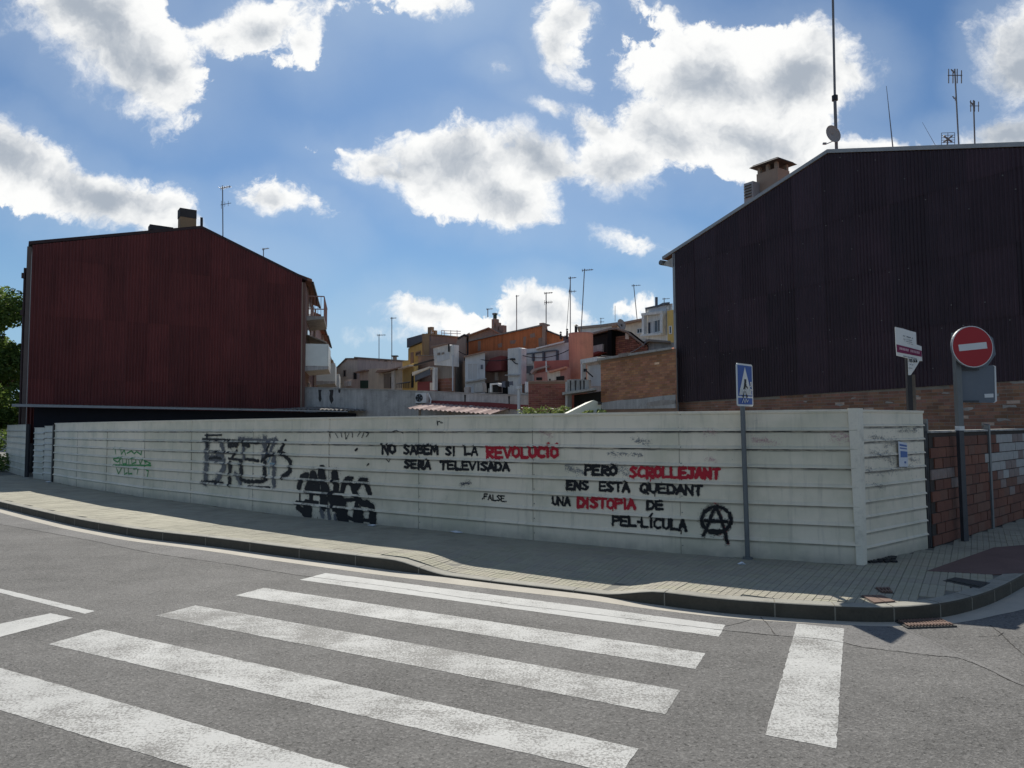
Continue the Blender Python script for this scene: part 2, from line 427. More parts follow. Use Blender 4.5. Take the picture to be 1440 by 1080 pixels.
# reinstated band of finer asphalt between gutter and the long joint
SEAM = [(0, 737.5), (104, 755.6), (208, 776.5), (300, 790), (383, 803), (446, 812.5), (529, 823), (600, 833), (727, 851), (860, 867), (1020, 887), (1153, 899), (1220, 911), (1301, 921), (1359, 929), (1440, 966)]
sw = [G(x, y, 0) for x, y in SEAM]
sw = [Vector(p[:2]) for p in sw]; sw = [sw[0] + (sw[0] - sw[1]) * 2.0] + sw + [sw[-1] + (sw[-1] - sw[-2]) * 3]
SMC = catmull(sw, 10)
A = []; B = []
for p in SMC:
    s, d = ks_near(p); A.append(kpos(min(KL, s)) - knor(s) * .02); B.append(p)
def fan_strip(A, B, z):
    return strip(A, B, z)
obj('asphalt_band', fan_strip(A, B, .0008), M_ASPH2, road)
# gutter
ss = np.arange(0, KL, .25)
def gw(s):
    x = (s - SX0) / (SX1 - SX0)
    return float(np.interp(x, [0, .3, .6, .72, .86, .93, 1.0, 1.3], [.26, .26, .28, .22, .12, .2, .42, .42]))
obj('gutter', strip([kpos(s) + knor(s) * .02 for s in ss], [kpos(s) - knor(s) * gw(s) for s in ss], .0020), M_GUT, road)

# cracks and joints
def crack(pts, w, name='road_joint'):
    P = []
    for i in range(len(pts) - 1):
        n = max(2, int((pts[i + 1] - pts[i]).length / .06))
        for k in range(n): P.append(pts[i].lerp(pts[i + 1], k / n))
    P.append(pts[-1])
    a = []; b = []; off = 0
    for i, p in enumerate(P):
        t = (P[min(i + 1, len(P) - 1)] - P[max(i - 1, 0)]).normalized(); n = Vector((-t.y, t.x))
        off = off * .8 + random.uniform(-.006, .006)
        ww = w * random.uniform(.35, 1.2)
        a.append(p + n * (off + ww / 2)); b.append(p + n * (off - ww / 2))
    return strip(a, b, .0026)
M_CRACK = mat('crack_filler', (.03, .028, .026), var=.3)
obj('road_joint', crack(SMC, .011), M_CRACK, road)
for pp in ([(1070, 868), (1078, 876), (1084, 884), (1090, 892)], [(1392, 879), (1410, 892), (1440, 922), (1480, 960)], [(1376, 895), (1404, 895), (1412, 890)], [(1060, 870), (1040, 877), (1020, 881)]):
    obj('road_crack', crack([Vector(G(x, y, 0)[:2]) for x, y in pp], .009), M_CRACK, road)

# worn thermoplastic paint
def paint_mat(name, wear, col=(.475, .475, .455)):
    m = bpy.data.materials.new(name); m.use_nodes = True
    t = m.node_tree; b = t.nodes['Principled BSDF']; b.inputs['Roughness'].default_value = .8; b.inputs['Specular IOR Level'].default_value = .3
    tcn = t.nodes.new('ShaderNodeTexCoord')
    def nz(sc, det, r=.6, stretch=None):
        n = t.nodes.new('ShaderNodeTexNoise'); n.inputs['Scale'].default_value = sc; n.inputs['Detail'].default_value = det; n.inputs['Roughness'].default_value = r
        if stretch:
            mp = t.nodes.new('ShaderNodeMapping'); mp.inputs['Rotation'].default_value = (0, 0, math.radians(stretch[0])); mp.inputs['Scale'].default_value = (stretch[1], 1, 1)
            t.links.new(tcn.outputs['Object'], mp.inputs['Vector']); t.links.new(mp.outputs[0], n.inputs['Vector'])
        else: t.links.new(tcn.outputs['Object'], n.inputs['Vector'])
        return n.outputs['Fac']
    def mth(op, a, bb, c=None, cl=False):
        n = t.nodes.new('ShaderNodeMath'); n.operation = op; n.use_clamp = cl
        for i, s in enumerate((a, bb, c)):
            if s is None: continue
            if isinstance(s, (int, float)): n.inputs[i].default_value = s
            else: t.links.new(s, n.inputs[i])
        return n.outputs[0]
    vo = t.nodes.new('ShaderNodeTexVoronoi'); vo.inputs['Scale'].default_value = 60; t.links.new(tcn.outputs['Object'], vo.inputs['Vector'])
    s = mth('ADD', mth('MULTIPLY', nz(2.2, 5), .85), mth('MULTIPLY', nz(55, 4, .85), 1.6))
    s = mth('ADD', s, mth('MULTIPLY', nz(9, 5, .65, (35, .3)), .5))
    s = mth('ADD', s, mth('MULTIPLY', vo.outputs['Distance'], .22))
    mr = t.nodes.new('ShaderNodeMapRange'); mr.inputs[1].default_value = 1.47 + .10 - wear; mr.inputs[2].default_value = 1.47 + .36 - wear; t.links.new(s, mr.inputs[0])
    mx = t.nodes.new('ShaderNodeMix'); mx.data_type = 'RGBA'; t.links.new(mth('MULTIPLY', mr.outputs[0], .85), mx.inputs[0])
    mx.inputs[6].default_value = (*col, 1); mx.inputs[7].default_value = (.15, .145, .135, 1)
    sc = t.nodes.new('ShaderNodeVectorMath'); sc.operation = 'SCALE'; t.links.new(mx.outputs[2], sc.inputs[0])
    t.links.new(mth('ADD', .70, mth('MULTIPLY', nz(1.5, 6, .7), .56)), sc.inputs['Scale'])
    t.links.new(sc.outputs[0], b.inputs['Base Color'])
    bp = t.nodes.new('ShaderNodeBump'); bp.inputs['Strength'].default_value = .4; bp.inputs['Distance'].default_value = .004
    t.links.new(s, bp.inputs['Height']); t.links.new(bp.outputs[0], b.inputs['Normal'])
    return m
M_PAINT = [paint_mat('road_paint_fresh', -.12), paint_mat('road_paint_worn', .05), paint_mat('road_paint_very_worn', .14)]
def marking(name, q, m, label=None, px=True):
    c = [Vector(G(x, y, 0)[:2]) for x, y in q] if px else q
    # slightly ragged edges
    P = []
    for i in range(4):
        a, b = c[i], c[(i + 1) % 4]; n = max(2, int((b - a).length / .045)); nn = Vector((-(b - a).y, (b - a).x)).normalized()
        for k in range(n):
            P.append(a.lerp(b, k / n) + nn * ((random.uniform(-.0025, .0025) + (random.uniform(-.008, 0) if random.random() < .12 else 0)) if k else 0))
    mb = MB(); mb.add([(p.x, p.y, .0018) for p in P], [tuple(range(len(P)))])
    return obj(name, mb, m, road, label)
bars = [((421, 815.6), (458, 806), (1020, 879), (1011, 895.5)), ((331, 837.5), (371, 826.7), (992, 919), (978, 941)),
        ((218.5, 866), (275, 851.5), (957, 971), (935.5, 1005)), ((67.5, 906), (142.5, 885), (898, 1053), (872, 1090))]
bw = [[Vector(G(x, y, 0)[:2]) for x, y in q] for q in bars]
for i, q in enumerate(bars):
    marking('crosswalk_stripe', q, M_PAINT[(0, 1, 2, 1)[i]])
stepv = ((bw[3][0] - bw[1][0]) + (bw[3][1] - bw[1][1])) / 4
stepr = (bw[3][2] - bw[1][2]) / 2
dirb = (bw[3][2] - bw[3][1]).normalized()
p5 = [Vector(G(0, 1003, 0)[:2]), Vector(G(0, 939, 0)[:2]), Vector(G(400, 1051, 0)[:2]), Vector(G(205, 1078, 0)[:2])]
du = (p5[2] - p5[1]).normalized(); dl = (p5[3] - p5[0]).normalized()
q5 = [p5[0] - dl * .55, p5[1] - du * .35, bw[3][2] + stepr, bw[3][3] + stepr]
marking('crosswalk_stripe', q5, M_PAINT[1], px=False)
q6 = [v + (stepv if i < 2 else stepr) for i, v in enumerate(q5)]
marking('crosswalk_stripe', q6, M_PAINT[1], px=False)
marking('stop_bar', [(1120.6, 877), (1187, 884), (1176, 1053), (1076, 1033.6)], M_PAINT[1], 'short wide worn white bar right of the crosswalk')
marking('lane_line', [(-60, 813.5), (-60, 819), (119.5, 863.4), (133, 859.7)], M_PAINT[0], 'thin white line at the left')
marking('stop_line', [(-150, 909), (71, 862.5), (103, 869), (-150, 935)], M_PAINT[0], 'white bar ending in a blunt tip at the left')

# pavement: base slab, kerbstones, nine-pad tiles
FPX = [(75, 677.5), (107.5, 684), (149, 690.5), (202, 699), (268, 706.7), (355, 718.5), (462, 731), (589, 743.5), (750, 759.5), (958, 778.5), (1211, 794)]
FB = [Vector(G(x, y, .13)[:2]) for x, y in FPX]
FSIDE = Vector(G(1305, 770.5, .13)[:2])
FL0 = Vector(G(36, 671, .13)[:2]); FL1 = Vector(G(21, 666, .13)[:2])
WALL0 = Vector(G(1312, 769.5, .13)[:2]); WALL1 = WALL0 + sd * 9.5
inner = [FL1 + (FL1 - FL0) * 4, FL1, FL0] + FB + [FSIDE, WALL0, WALL1]
pav_poly = [(p.x, p.y) for p in KC[::2]] + [(WALL1.x + 1, WALL1.y + 2)] + [(p.x, p.y) for p in inner[::-1]]
PP = np.array(pav_poly)
def inpoly(p, P=PP):
    x, y = p[0], p[1]; x0 = P[:, 0]; y0 = P[:, 1]; x1 = np.roll(x0, -1); y1 = np.roll(y0, -1)
    c = ((y0 > y) != (y1 > y)) & (x < (x1 - x0) * (y - y0) / (y1 - y0 + 1e-12) + x0)
    return bool(c.sum() % 2)
pave = thing('pavement', None, None, (0, 0, 0)); pave['kind'] = 'structure'
# mortar bed as a fine strip from the kerb back to well behind the fence
rows = [.03, .3, .6, .9, 1.2, 1.5, 2.2, 3.2, 5, 9, 16]
base = MB(); sl = np.arange(0, KL + .01, .35); nr = len(rows)
for s in sl:
    p = kpos(s); n = knor(s)
    # bend the back rows so that they do not cross on the curved corner
    for r in rows:
        q = p + n * r if r < 2 else p + n * 2 + (Vector((-.28, .96)) * (r - 2))
        base.v.append((q.x, q.y, .13 - kdip(s) * (1 - sstep(.15, 1.5, r)) - .010))
for i in range(len(sl) - 1):
    for k in range(nr - 1):
        a = i * nr + k; base.f.append((a, a + nr, a + nr + 1, a + 1)); base.c.append(None)
obj('mortar_bed', base, M_GROUT, pave)

kw = .15
s = 0.0; kidx = 0
while s < KL - .3:
    L = .5 if s > S4 + .9 and s < SX1 + 1.2 else 1.0
    e = min(s + L, KL)
    nseg = max(2, int((e - s) / .12)); m = MB(); prof = []
    for k in range(nseg + 1):
        q = s + .004 + (e - s - .008) * k / nseg
        p = kpos(q); n = knor(q); zt = .132 - kdip(q) + random.uniform(0, .0005)
        pts = [(0, -.05), (-.004 + .004, zt - .02), (.008, zt - .006), (.02, zt), (kw, zt), (kw, -.05)]
        prof.append([(p.x + n.x * a, p.y + n.y * a, b) for a, b in pts])
    nv = 6
    vsx = [v for pr in prof for v in pr]; fs = []
    for k in range(nseg):
        for j in range(nv - 1): fs.append((k * nv + j, (k + 1) * nv + j, (k + 1) * nv + j + 1, k * nv + j + 1))
    fs += [tuple(range(nv)), tuple(nseg * nv + j for j in range(nv))[::-1]]
    tn = random.uniform(.9, 1.1)
    m.add(vsx, fs)
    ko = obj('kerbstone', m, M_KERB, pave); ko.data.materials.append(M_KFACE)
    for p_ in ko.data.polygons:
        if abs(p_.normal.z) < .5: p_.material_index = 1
    if s > 0:
        p = kpos(s); n = knor(s); t_ = ktan(s); zt = .131 - kdip(s); jb = MB()
        jb.prism([(p.x + n.x * a - t_.x * .006, p.y + n.y * a - t_.y * .006, b) for a, b in ((-.0015, -.02), (-.0015, zt - .02), (.012, zt - .004), (kw - .002, zt - .002), (kw - .002, -.02))], (t_.x * .012, t_.y * .012, 0))
        obj('kerb_joint', jb, M_JOINT, pave)
    s = e; kidx += 1

# tile mesh: 20 cm with 3 x 3 raised pads
def tile_geo(pads=True):
    m = MB(); h = .099; g0 = -.0058
    m.add([(-h, -h, g0), (h, -h, g0), (h, h, g0), (-h, h, g0), (-h, -h, -.03), (h, -h, -.03), (h, h, -.03), (-h, h, -.03)], [(0, 1, 2, 3), (4, 5, 1, 0), (5, 6, 2, 1), (6, 7, 3, 2), (7, 4, 0, 3)])
    if pads:
        for i in range(3):
            for j in range(3):
                cx = (i - 1) * .066; cy = (j - 1) * .066; a = .0322; b = .0302
                m.add([(cx - a, cy - a, g0), (cx + a, cy - a, g0), (cx + a, cy + a, g0), (cx - a, cy + a, g0), (cx - b, cy - b, 0), (cx + b, cy - b, 0), (cx + b, cy + b, 0), (cx - b, cy + b, 0)],
                      [(4, 5, 6, 7), (0, 1, 5, 4), (1, 2, 6, 5), (2, 3, 7, 6), (3, 0, 4, 7)])
    return m
tile_vars = []
for k in range(5):
    tg = tile_geo(); c = .955 + .022 * k; tg.c = [(c, c * random.uniform(.97, 1.0), c * random.uniform(.9, 1.0))] * len(tg.f)
    tile_vars.append(tg.mesh('paving_tile', (0, 0, 0), M_TILE))
TA = math.radians(-33); ca, sa = math.cos(TA), math.sin(TA)
DRIVE = np.array([tuple(G(x, y, .13)[:2]) for x, y in ((1304, 803), (1398, 770), (1520, 760), (1540, 782), (1440, 806), (1396, 808))])
COVERS = [[(1326, 817), (1343, 812.5), (1393, 820), (1377, 828)], [(1229, 826.7), (1251, 826.7), (1257, 835), (1240, 834.5)], [(1209, 838), (1240, 838), (1262, 847.5), (1229, 850)]]
COVW = [np.array([tuple(G(x, y, .13)[:2]) for x, y in c]) for c in COVERS]
cands = []
for i in range(-140, 140):
    for j in range(-140, 140):
        ox, oy = i * .2, j * .2
        x = ox * ca - oy * sa; y = ox * sa + oy * ca
        if y < 3 or y > 34 or x < -30 or x > 14: continue
        if not inpoly((x, y)): continue
        if all(inpoly((x + dx, y + dy), DRIVE) for dx in (-.12, .12) for dy in (-.12, .12)): continue
        sx, dd = ks_near((x, y))
        ok = True
        for cx, cy in ((-.1, -.1), (.1, -.1), (.1, .1), (-.1, .1)):
            qx = x + cx * ca - cy * sa; qy = y + cx * sa + cy * ca
            if ks_near((qx, qy))[1] < .015: ok = False; break
        if not ok: continue
        cands.append((x, y, math.hypot(x, y)))
def px_of(p):
    d = RM.transposed() @ (Vector(p) - CO); return (720 + F * d.x / -d.z, 540 - F * d.y / -d.z)
vis = []
for c in cands:
    u, v = px_of((c[0], c[1], .13))
    vis.append((0 if -10 < u < 1450 else 1, c[2], c))
vis.sort(key=lambda t: t[:2])
near = [t[2] for t in vis[:300]]; far = [t[2] for t in vis[300:]]
def tile_pose(c):
    x, y = c[0], c[1]; z = pz((x, y)); e = .08
    gx = (pz((x + e, y)) - pz((x - e, y))) / (2 * e); gy = (pz((x, y + e)) - pz((x, y - e))) / (2 * e)
    n = Vector((-gx, -gy, 1)).normalized()
    q = Vector((0, 0, 1)).rotation_difference(n).to_matrix() @ Matrix.Rotation(TA, 3, 'Z')
    return Vector((x, y, z + random.uniform(-.0015, .0015))), q
for c in near:
    loc, q = tile_pose(c)
    inst('paving_tile', random.choice(tile_vars), pave, loc, q.to_euler())
st = MB(); tgp = tile_geo(); tgn = tile_geo(False)
tgn.v = [(a, b, (0 if c_ > -.01 else c_)) for a, b, c_ in tgn.v]
for c in far:
    loc, q = tile_pose(c); t_ = tgp if c[2] < 13 else tgn
    k = random.uniform(.94, 1.05)
    st.add([loc + q @ Vector(v) for v in t_.v], t_.f, (k, k * .99, k * .96))
obj('paving_tiles', st, M_TILE, pave, kind='stuff')

# driveway slab, covers, gutter grating
M_RED = mat('red_concrete', (.15, .095, .085), var=.3, scale=2.5, fine=50)
M_IRON = mat('cast_iron', (.05, .048, .045), rough=.6, var=.3, scale=8)
M_RUST = mat('rusty_iron', (.17, .11, .085), rough=.8, var=.35, scale=10)
mb = MB(); mb.prism([(p[0], p[1], .09) for p in DRIVE], (0, 0, .0435)); obj('driveway_slab', mb, M_RED, pave)
def quadlerp(c, u, v, z):
    c = [Vector(tuple(p)) for p in c]
    p = c[0].lerp(c[1], u).lerp(c[3].lerp(c[2], u), v); return (p.x, p.y, z)
def cover(c, z, m1, m2, nu, nv, label, cat_name, gap=.25):
    cx = sum(p[0] for p in c) / 4; cy = sum(p[1] for p in c) / 4
    t = thing(cat_name, label, 'drain cover', (cx, cy, z))
    f_ = MB(); f_.prism([quadlerp(c, u, v, z - .05) for u, v in ((0, 0), (1, 0), (1, 1), (0, 1))], (0, 0, .045)); obj('frame', f_, m1, t)
    for i in range(nu):
        b_ = MB(); u0 = (i + gap / 2) / nu * .92 + .04; u1 = (i + 1 - gap / 2) / nu * .92 + .04
        b_.prism([quadlerp(c, u, v, z - .006) for u, v in ((u0, .06), (u1, .06), (u1, .94), (u0, .94))], (0, 0, .012)); obj('grate_bar' if nu > 1 else 'lid', b_, m2, t)
    for j in range(nv):
        b_ = MB(); v0 = (j + .35) / nv; v1 = (j + .65) / nv
        b_.prism([quadlerp(c, u, v, z - .0055) for u, v in ((.04, v0), (.96, v0), (.96, v1), (.04, v1))], (0, 0, .013)); obj('cross_bar', b_, m2, t)
    return t
cover(COVW[0], .1395, M_IRON, M_IRON, 1, 0, 'long dark iron service cover by the reddish driveway slab', 'service_cover')
cover(COVW[1], .1375, M_IRON, M_RUST, 4, 2, 'small barred iron grate in the pavement tiles near the fence corner', 'pavement_grate', .5)
cover(COVW[2], .1375, M_IRON, M_RUST, 2, 0, 'reddish square utility cover set just behind the kerb', 'utility_cover', .06)
GR = [tuple(G(x, y, 0)[:2]) for x, y in ((1258, 874.5), (1322, 871), (1346, 882), (1276, 884.5))]
cover(GR, .017, M_IRON, M_RUST, 14, 2, 'barred storm drain grating in the gutter at the corner', 'storm_drain', .5)

# ------------------------------------------------------------------ white metal hoarding
def hoard_mat(name, col, grime=1.0):
    m = bpy.data.materials.new(name); m.use_nodes = True
    t = m.node_tree; b = t.nodes['Principled BSDF']; b.inputs['Roughness'].default_value = .42; b.inputs['Specular IOR Level'].default_value = .5
    uv = t.nodes.new('ShaderNodeUVMap'); uv.uv_map = 'surface'
    def mp(sc):
        n = t.nodes.new('ShaderNodeMapping'); n.inputs['Scale'].default_value = sc; t.links.new(uv.outputs[0], n.inputs['Vector']); return n.outputs[0]
    def nz(v, sc, det, r=.6):
        n = t.nodes.new('ShaderNodeTexNoise'); n.inputs['Scale'].default_value = sc; n.inputs['Detail'].default_value = det; n.inputs['Roughness'].default_value = r
        t.links.new(v, n.inputs['Vector']); return n.outputs['Fac']
    def mth(op, a, bb, c=None, cl=False):
        n = t.nodes.new('ShaderNodeMath'); n.operation = op; n.use_clamp = cl
        for i, s in enumerate((a, bb, c)):
            if s is None: continue
            if isinstance(s, (int, float)): n.inputs[i].default_value = s
            else: t.links.new(s, n.inputs[i])
        return n.outputs[0]
    def rng_(v, a, bb):
        n = t.nodes.new('ShaderNodeMapRange'); n.interpolation_type = 'SMOOTHSTEP'; n.inputs[1].default_value = a; n.inputs[2].default_value = bb; t.links.new(v, n.inputs[0]); return n.outputs[0]
    def mix(f, a, bcol):
        n = t.nodes.new('ShaderNodeMix'); n.data_type = 'RGBA'; t.links.new(f, n.inputs[0])
        if isinstance(a, tuple): n.inputs[6].default_value = (*a, 1)
        else: t.links.new(a, n.inputs[6])
        n.inputs[7].default_value = (*bcol, 1); return n.outputs[2]
    v1 = mp((1, 1, 1))
    c = mix(rng_(nz(v1, 1.1, 5), .40, .65), col, (col[0] * .80, col[1] * .83, col[2] * .80))
    c = mix(mth('MULTIPLY', rng_(nz(mp((6, .5, 1)), 2.0, 6, .7), .50, .78), .40 * grime), c, (.26, .24, .19))   # rain streaks
    c = mix(mth('MULTIPLY', rng_(nz(v1, 2.7, 7, .72), .60, .80), .5 * grime), c, (.20, .19, .16))            # blotches
    c = mix(mth('MULTIPLY', rng_(nz(mp((1, 1, 1)), .55, 3), .62, .74), .30 * grime), c, (.42, .30, .22))        # rust-brown haze
    # painted shade line under each rib, and black scuffs gathering there (the distance to the nearest rib is kept in the second map)
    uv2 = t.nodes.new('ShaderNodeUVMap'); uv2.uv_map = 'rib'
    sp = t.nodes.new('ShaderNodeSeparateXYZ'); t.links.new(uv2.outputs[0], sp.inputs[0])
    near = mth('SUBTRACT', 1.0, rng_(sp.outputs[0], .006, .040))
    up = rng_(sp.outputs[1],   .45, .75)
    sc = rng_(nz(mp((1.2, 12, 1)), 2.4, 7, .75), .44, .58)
    c = mix(mth('MULTIPLY', near, mth('MULTIPLY_ADD', nz(v1, 3.0, 4), 1.1, .0)), c, (.13, .125, .11))  # underside shade of the ribs put into the colour
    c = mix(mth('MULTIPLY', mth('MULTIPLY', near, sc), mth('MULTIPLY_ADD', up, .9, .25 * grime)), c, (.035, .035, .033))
    c = mix(mth('MULTIPLY', rng_(nz(v1, 38, 2), .74, .80), .7), c, (.08, .07, .06))                            # specks
    low = mth('SUBTRACT', 1.0, rng_(sp.outputs[1], .0, .12))
    c = mix(mth('MULTIPLY', mth('MULTIPLY', low, nz(v1, 5, 5)), .9), c, (.18, .17, .15))
    t.links.new(c, b.inputs['Base Color'])
    bp = t.nodes.new('ShaderNodeBump'); bp.inputs['Strength'].default_value = .25; bp.inputs['Distance'].default_value = .01
    t.links.new(nz(mp((.6, 2, 1)), 1.6, 3), bp.inputs['Height']); t.links.new(bp.outputs[0], b.inputs['Normal'])
    return m
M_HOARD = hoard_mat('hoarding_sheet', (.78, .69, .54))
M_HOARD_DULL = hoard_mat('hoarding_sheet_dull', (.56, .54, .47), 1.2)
M_RAIL = mat('hoarding_rail', (.74, .68, .56), rough=.5, var=.15, scale=3, dirt=(.2, .18, .15), dirt_amt=.4)
M_DKPOST = mat('dark_steel', (.022, .022, .025), rough=.5, var=.3)
M_GALV = mat('galvanised_steel', (.15, .16, .165), rough=.5, var=.2, scale=6, metal=.3)
HF = 1.75; Z0 = .13
def rib_profile(nb, h, k_=1.0):
    """(height, outward) pairs, base to top, nb bands with nb-1 ribs"""
    P = [(-0.03, 0.0)]
    for k in range(1, nb):
        c = h * k / nb
        P += [(c - .014 * k_, 0.0), (c - .008 * k_, .034 * k_), (c + .004, .032 * k_), (c + .034 * k_, 0.0)]
    P += [(h - .02, 0.0), (h - .016, .012), (h, .012)]
    return P
def prof_at(P, v):
    return float(np.interp(v, [p[0] for p in P], [p[1] for p in P]))
def panel(name, a, b, prof, h, m, parent, z0=Z0, off=0.0, label=None, ucoord=0.0, nb=8, wob=.004):
    a = Vector(a); b = Vector(b); t = (b - a).normalized(); n = Vector((t.y, -t.x))      # outward, towards the road
    L = (b - a).length; nu = max(2, int(L / .25)); mb = MB()
    ph = random.uniform(0, 6)
    rows_ = []
    for i in range(nu + 1):
        u = L * i / nu
        w = wob * math.sin(u * 3.1 + ph) * .6
        rows_.append([( (a + t * u + n * (off + o + w * math.sin(v * 4 + ph))), v) for v, o in prof])
    np_ = len(prof)
    for r in rows_:
        for p, v in r: mb.v.append((p.x, p.y, z0 + v))
    for i in range(nu):
        for j in range(np_ - 1):
            mb.f.append((i * np_ + j, (i + 1) * np_ + j, (i + 1) * np_ + j + 1, i * np_ + j + 1)); mb.c.append(None)
    o_ = len(mb.v)
    # returned side lips and back sheet so that the panel has thickness
    for e, i in ((0, 0), (1, nu)):
        k = len(mb.v)
        for p, v in rows_[i]: mb.v.append((p.x - n.x * .03, p.y - n.y * .03, z0 + v))
        for j in range(np_ - 1):
            q = (i * np_ + j, i * np_ + j + 1, k + j + 1, k + j); mb.f.append(q); mb.c.append(None)
    off_ = wloc(parent); me = bpy.data.meshes.new(name)
    me.from_pydata([(p[0] - off_[0], p[1] - off_[1], p[2] - off_[2]) for p in mb.v], [], mb.f)
    uvl = me.uv_layers.new(name='surface'); uvr = me.uv_layers.new(name='rib')
    uu = [ucoord + L * i / nu for i in range(nu + 1) for _ in prof] + [ucoord] * np_ + [ucoord + L] * np_
    vv = [v for i in range(nu + 1) for v, o in prof] + [v for v, o in prof] * 2
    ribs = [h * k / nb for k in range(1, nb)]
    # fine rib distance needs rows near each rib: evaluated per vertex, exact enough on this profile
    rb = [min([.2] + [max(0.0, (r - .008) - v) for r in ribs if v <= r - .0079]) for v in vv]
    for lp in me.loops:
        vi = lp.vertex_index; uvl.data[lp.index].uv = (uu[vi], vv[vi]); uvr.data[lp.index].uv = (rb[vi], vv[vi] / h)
    me.materials.append(m)
    o = bpy.data.objects.new(name, me); COL.objects.link(o); o.parent = parent
    if label: o['label'] = label
    return o
def dense(P, extra=(.03, .055)):
    vs = sorted(set([round(p[0], 5) for p in P]))
    add = set()
    for p in P:
        for e in extra:
            for q in (p[0] - e, p[0] + e):
                if 0 < q < P[-1][0] and all(abs(q - x) > .012 for x in vs): add.add(round(q, 5))
    return [(v, prof_at(P, v)) if True else None for v in sorted(set(vs) | add)]
PR8 = dense(rib_profile(8, HF)); PR10 = dense(rib_profile(10, HF, .62)); PR9 = dense(rib_profile(9, 1.66))

fence = thing('hoarding_fence', 'long off-white ribbed metal hoarding with painted slogans, wrapping the corner of the vacant lot', 'fence', (FB[5].x, FB[5].y, Z0))
U = [0.0]
for i in range(len(FB) - 1):
    U.append(U[-1] + (FB[i + 1] - FB[i]).length)
for i in range(len(FB) - 1):
    a, b = FB[i], FB[i + 1]; t = (b - a).normalized()
    panel('fence_panel', a - t * .004, b + t * .002, PR8, HF, M_HOARD, fence, off=(.003 if i % 2 else 0), ucoord=U[i])
    n = Vector((t.y, -t.x)); mb = MB()
    c = (a + b) / 2
    mb.box((c.x - n.x * .004, c.y - n.y * .004, Z0 + HF + .010), ((b - a).length - .006, .045, .02), math.atan2(t.y, t.x))
    obj('top_rail', mb, M_RAIL, fence)
    # the post behind each joint, and rivets along the lap
    mb = MB(); q = a - n * .07
    mb.box((q.x, q.y, Z0 + .84), (.05, .05, 1.66), math.atan2(t.y, t.x)); obj('back_post', mb, M_GALV, fence)
    if i > 0:
        mb = MB()
        for k in range(9):
            v = HF * (k + .5) / 8.6; q = a + t * .022 + n * (.006 + prof_at(PR8, v)); mb.box((q.x, q.y, Z0 + v), (.012, .006, .012), math.atan2(t.y, t.x))
        r_ = obj('rivets', mb, M_GALV, fence, kind='stuff')
        mb = MB(); q = a + n * .0045
        mb.box((q.x, q.y, Z0 + .9 * HF / 2), (.0025, .006, HF * .9), math.atan2(t.y, t.x)); obj('lap_joint', mb, M_CRACK, fence)
# return panel at the corner and the corner post
a, b = FB[-1], FSIDE; t = (b - a).normalized(); n = Vector((t.y, -t.x))
panel('fence_panel', a + t * .05, b, PR10, HF, M_HOARD, fence, ucoord=30.0, nb=10, label='narrow return panel with peeled paint and torn paper')
mb = MB(); c = (a + t * .06 + b) / 2; mb.box((c.x, c.y, Z0 + HF + .008), ((b - a).length - .07, .04, .016), math.atan2(t.y, t.x)); obj('top_rail', mb, M_RAIL, fence)
mb = MB()
t0 = (FB[-1] - FB[-2]).normalized(); n0 = Vector((t0.y, -t0.x))
P = []
for zz, w0, w1 in ((Z0 + .0, .05, .075), (Z0 + HF + .03, .085, .10)):
    e0 = a - t0 * w0 + n0 * .034; e1 = a + (n0 + n).normalized() * .042; e2 = a + t * w1 + n * .034
    e3 = a + t * w1 - n * .02; e4 = a - (n0 + n).normalized() * .03; e5 = a - t0 * w0 - n0 * .02
    P.append([(e.x, e.y, zz) for e in (e0, e1, e2, e3, e4, e5)])
mb.add(P[0] + P[1], [(5, 4, 3, 2, 1, 0), (6, 7, 8, 9, 10, 11)] + [(k, (k + 1) % 6, 6 + (k + 1) % 6, 6 + k) for k in range(6)])
obj('corner_post', mb, M_RAIL, fence)
mb = MB(); q = b + t * .05 - n * .03; mb.box((q.x, q.y, Z0 + .80), (.07, .07, 1.60), math.atan2(t.y, t.x)); obj('end_post', mb, M_DKPOST, fence)
mb = MB(); q = b + t * .115 - n * .02; mb.box((q.x, q.y, Z0 + .83), (.05, .05, 1.66), math.atan2(t.y, t.x)); obj('end_post', mb, M_GALV, fence)
mb = MB(); t = (FB[1] - FB[0]).normalized(); q = FB[0] - t * .07; mb.box((q.x, q.y, Z0 + .86), (.12, .08, 1.72), math.atan2(t.y, t.x)); obj('end_post', mb, M_DKPOST, fence)
mb = MB(); q = Vector(G(37.4, 671, .13)[:2]); mb.box((q.x, q.y, Z0 + .88), (.10, .08, 1.76), 0); obj('end_post', mb, M_DKPOST, fence)
# far-left stretch
a = FL1; b = FL0
panel('fence_panel', a, b, PR8, HF, M_HOARD_DULL, fence, ucoord=40)
panel('fence_panel', a + (a - b), a, PR8, HF, M_HOARD_DULL, fence, ucoord=43)
# recessed gate of two leaves
g0 = Vector(G(40.5, 672.5, .13)[:2]); g1 = Vector(G(71, 677.5, .13)[:2]); gm = g0.lerp(g1, .47); gn = Vector(((g1 - g0).normalized().y, -(g1 - g0).normalized().x))
g0 -= gn * .12; g1 -= gn * .12; gm -= gn * .12
gate = thing('hoarding_gate', 'lower two-leaf ribbed metal gate set back between two black posts at the left', 'gate', (gm.x, gm.y, Z0))
tt = (g1 - g0).normalized()
panel('gate_leaf', g0, gm - tt * .02, PR9, 1.66, M_HOARD_DULL, gate, ucoord=50, nb=9, z0=Z0 - .02, label='darker left leaf')
panel('gate_leaf', gm + tt * .02, g1, PR9, 1.66, M_HOARD_DULL, gate, ucoord=53, nb=9, z0=Z0 + .03)
mb = MB(); mb.box((gm.x - gn.x * .03, gm.y - gn.y * .03, Z0 + .8), (.06, .04, 1.6), math.atan2(tt.y, tt.x)); obj('meeting_post', mb, M_DKPOST, gate)

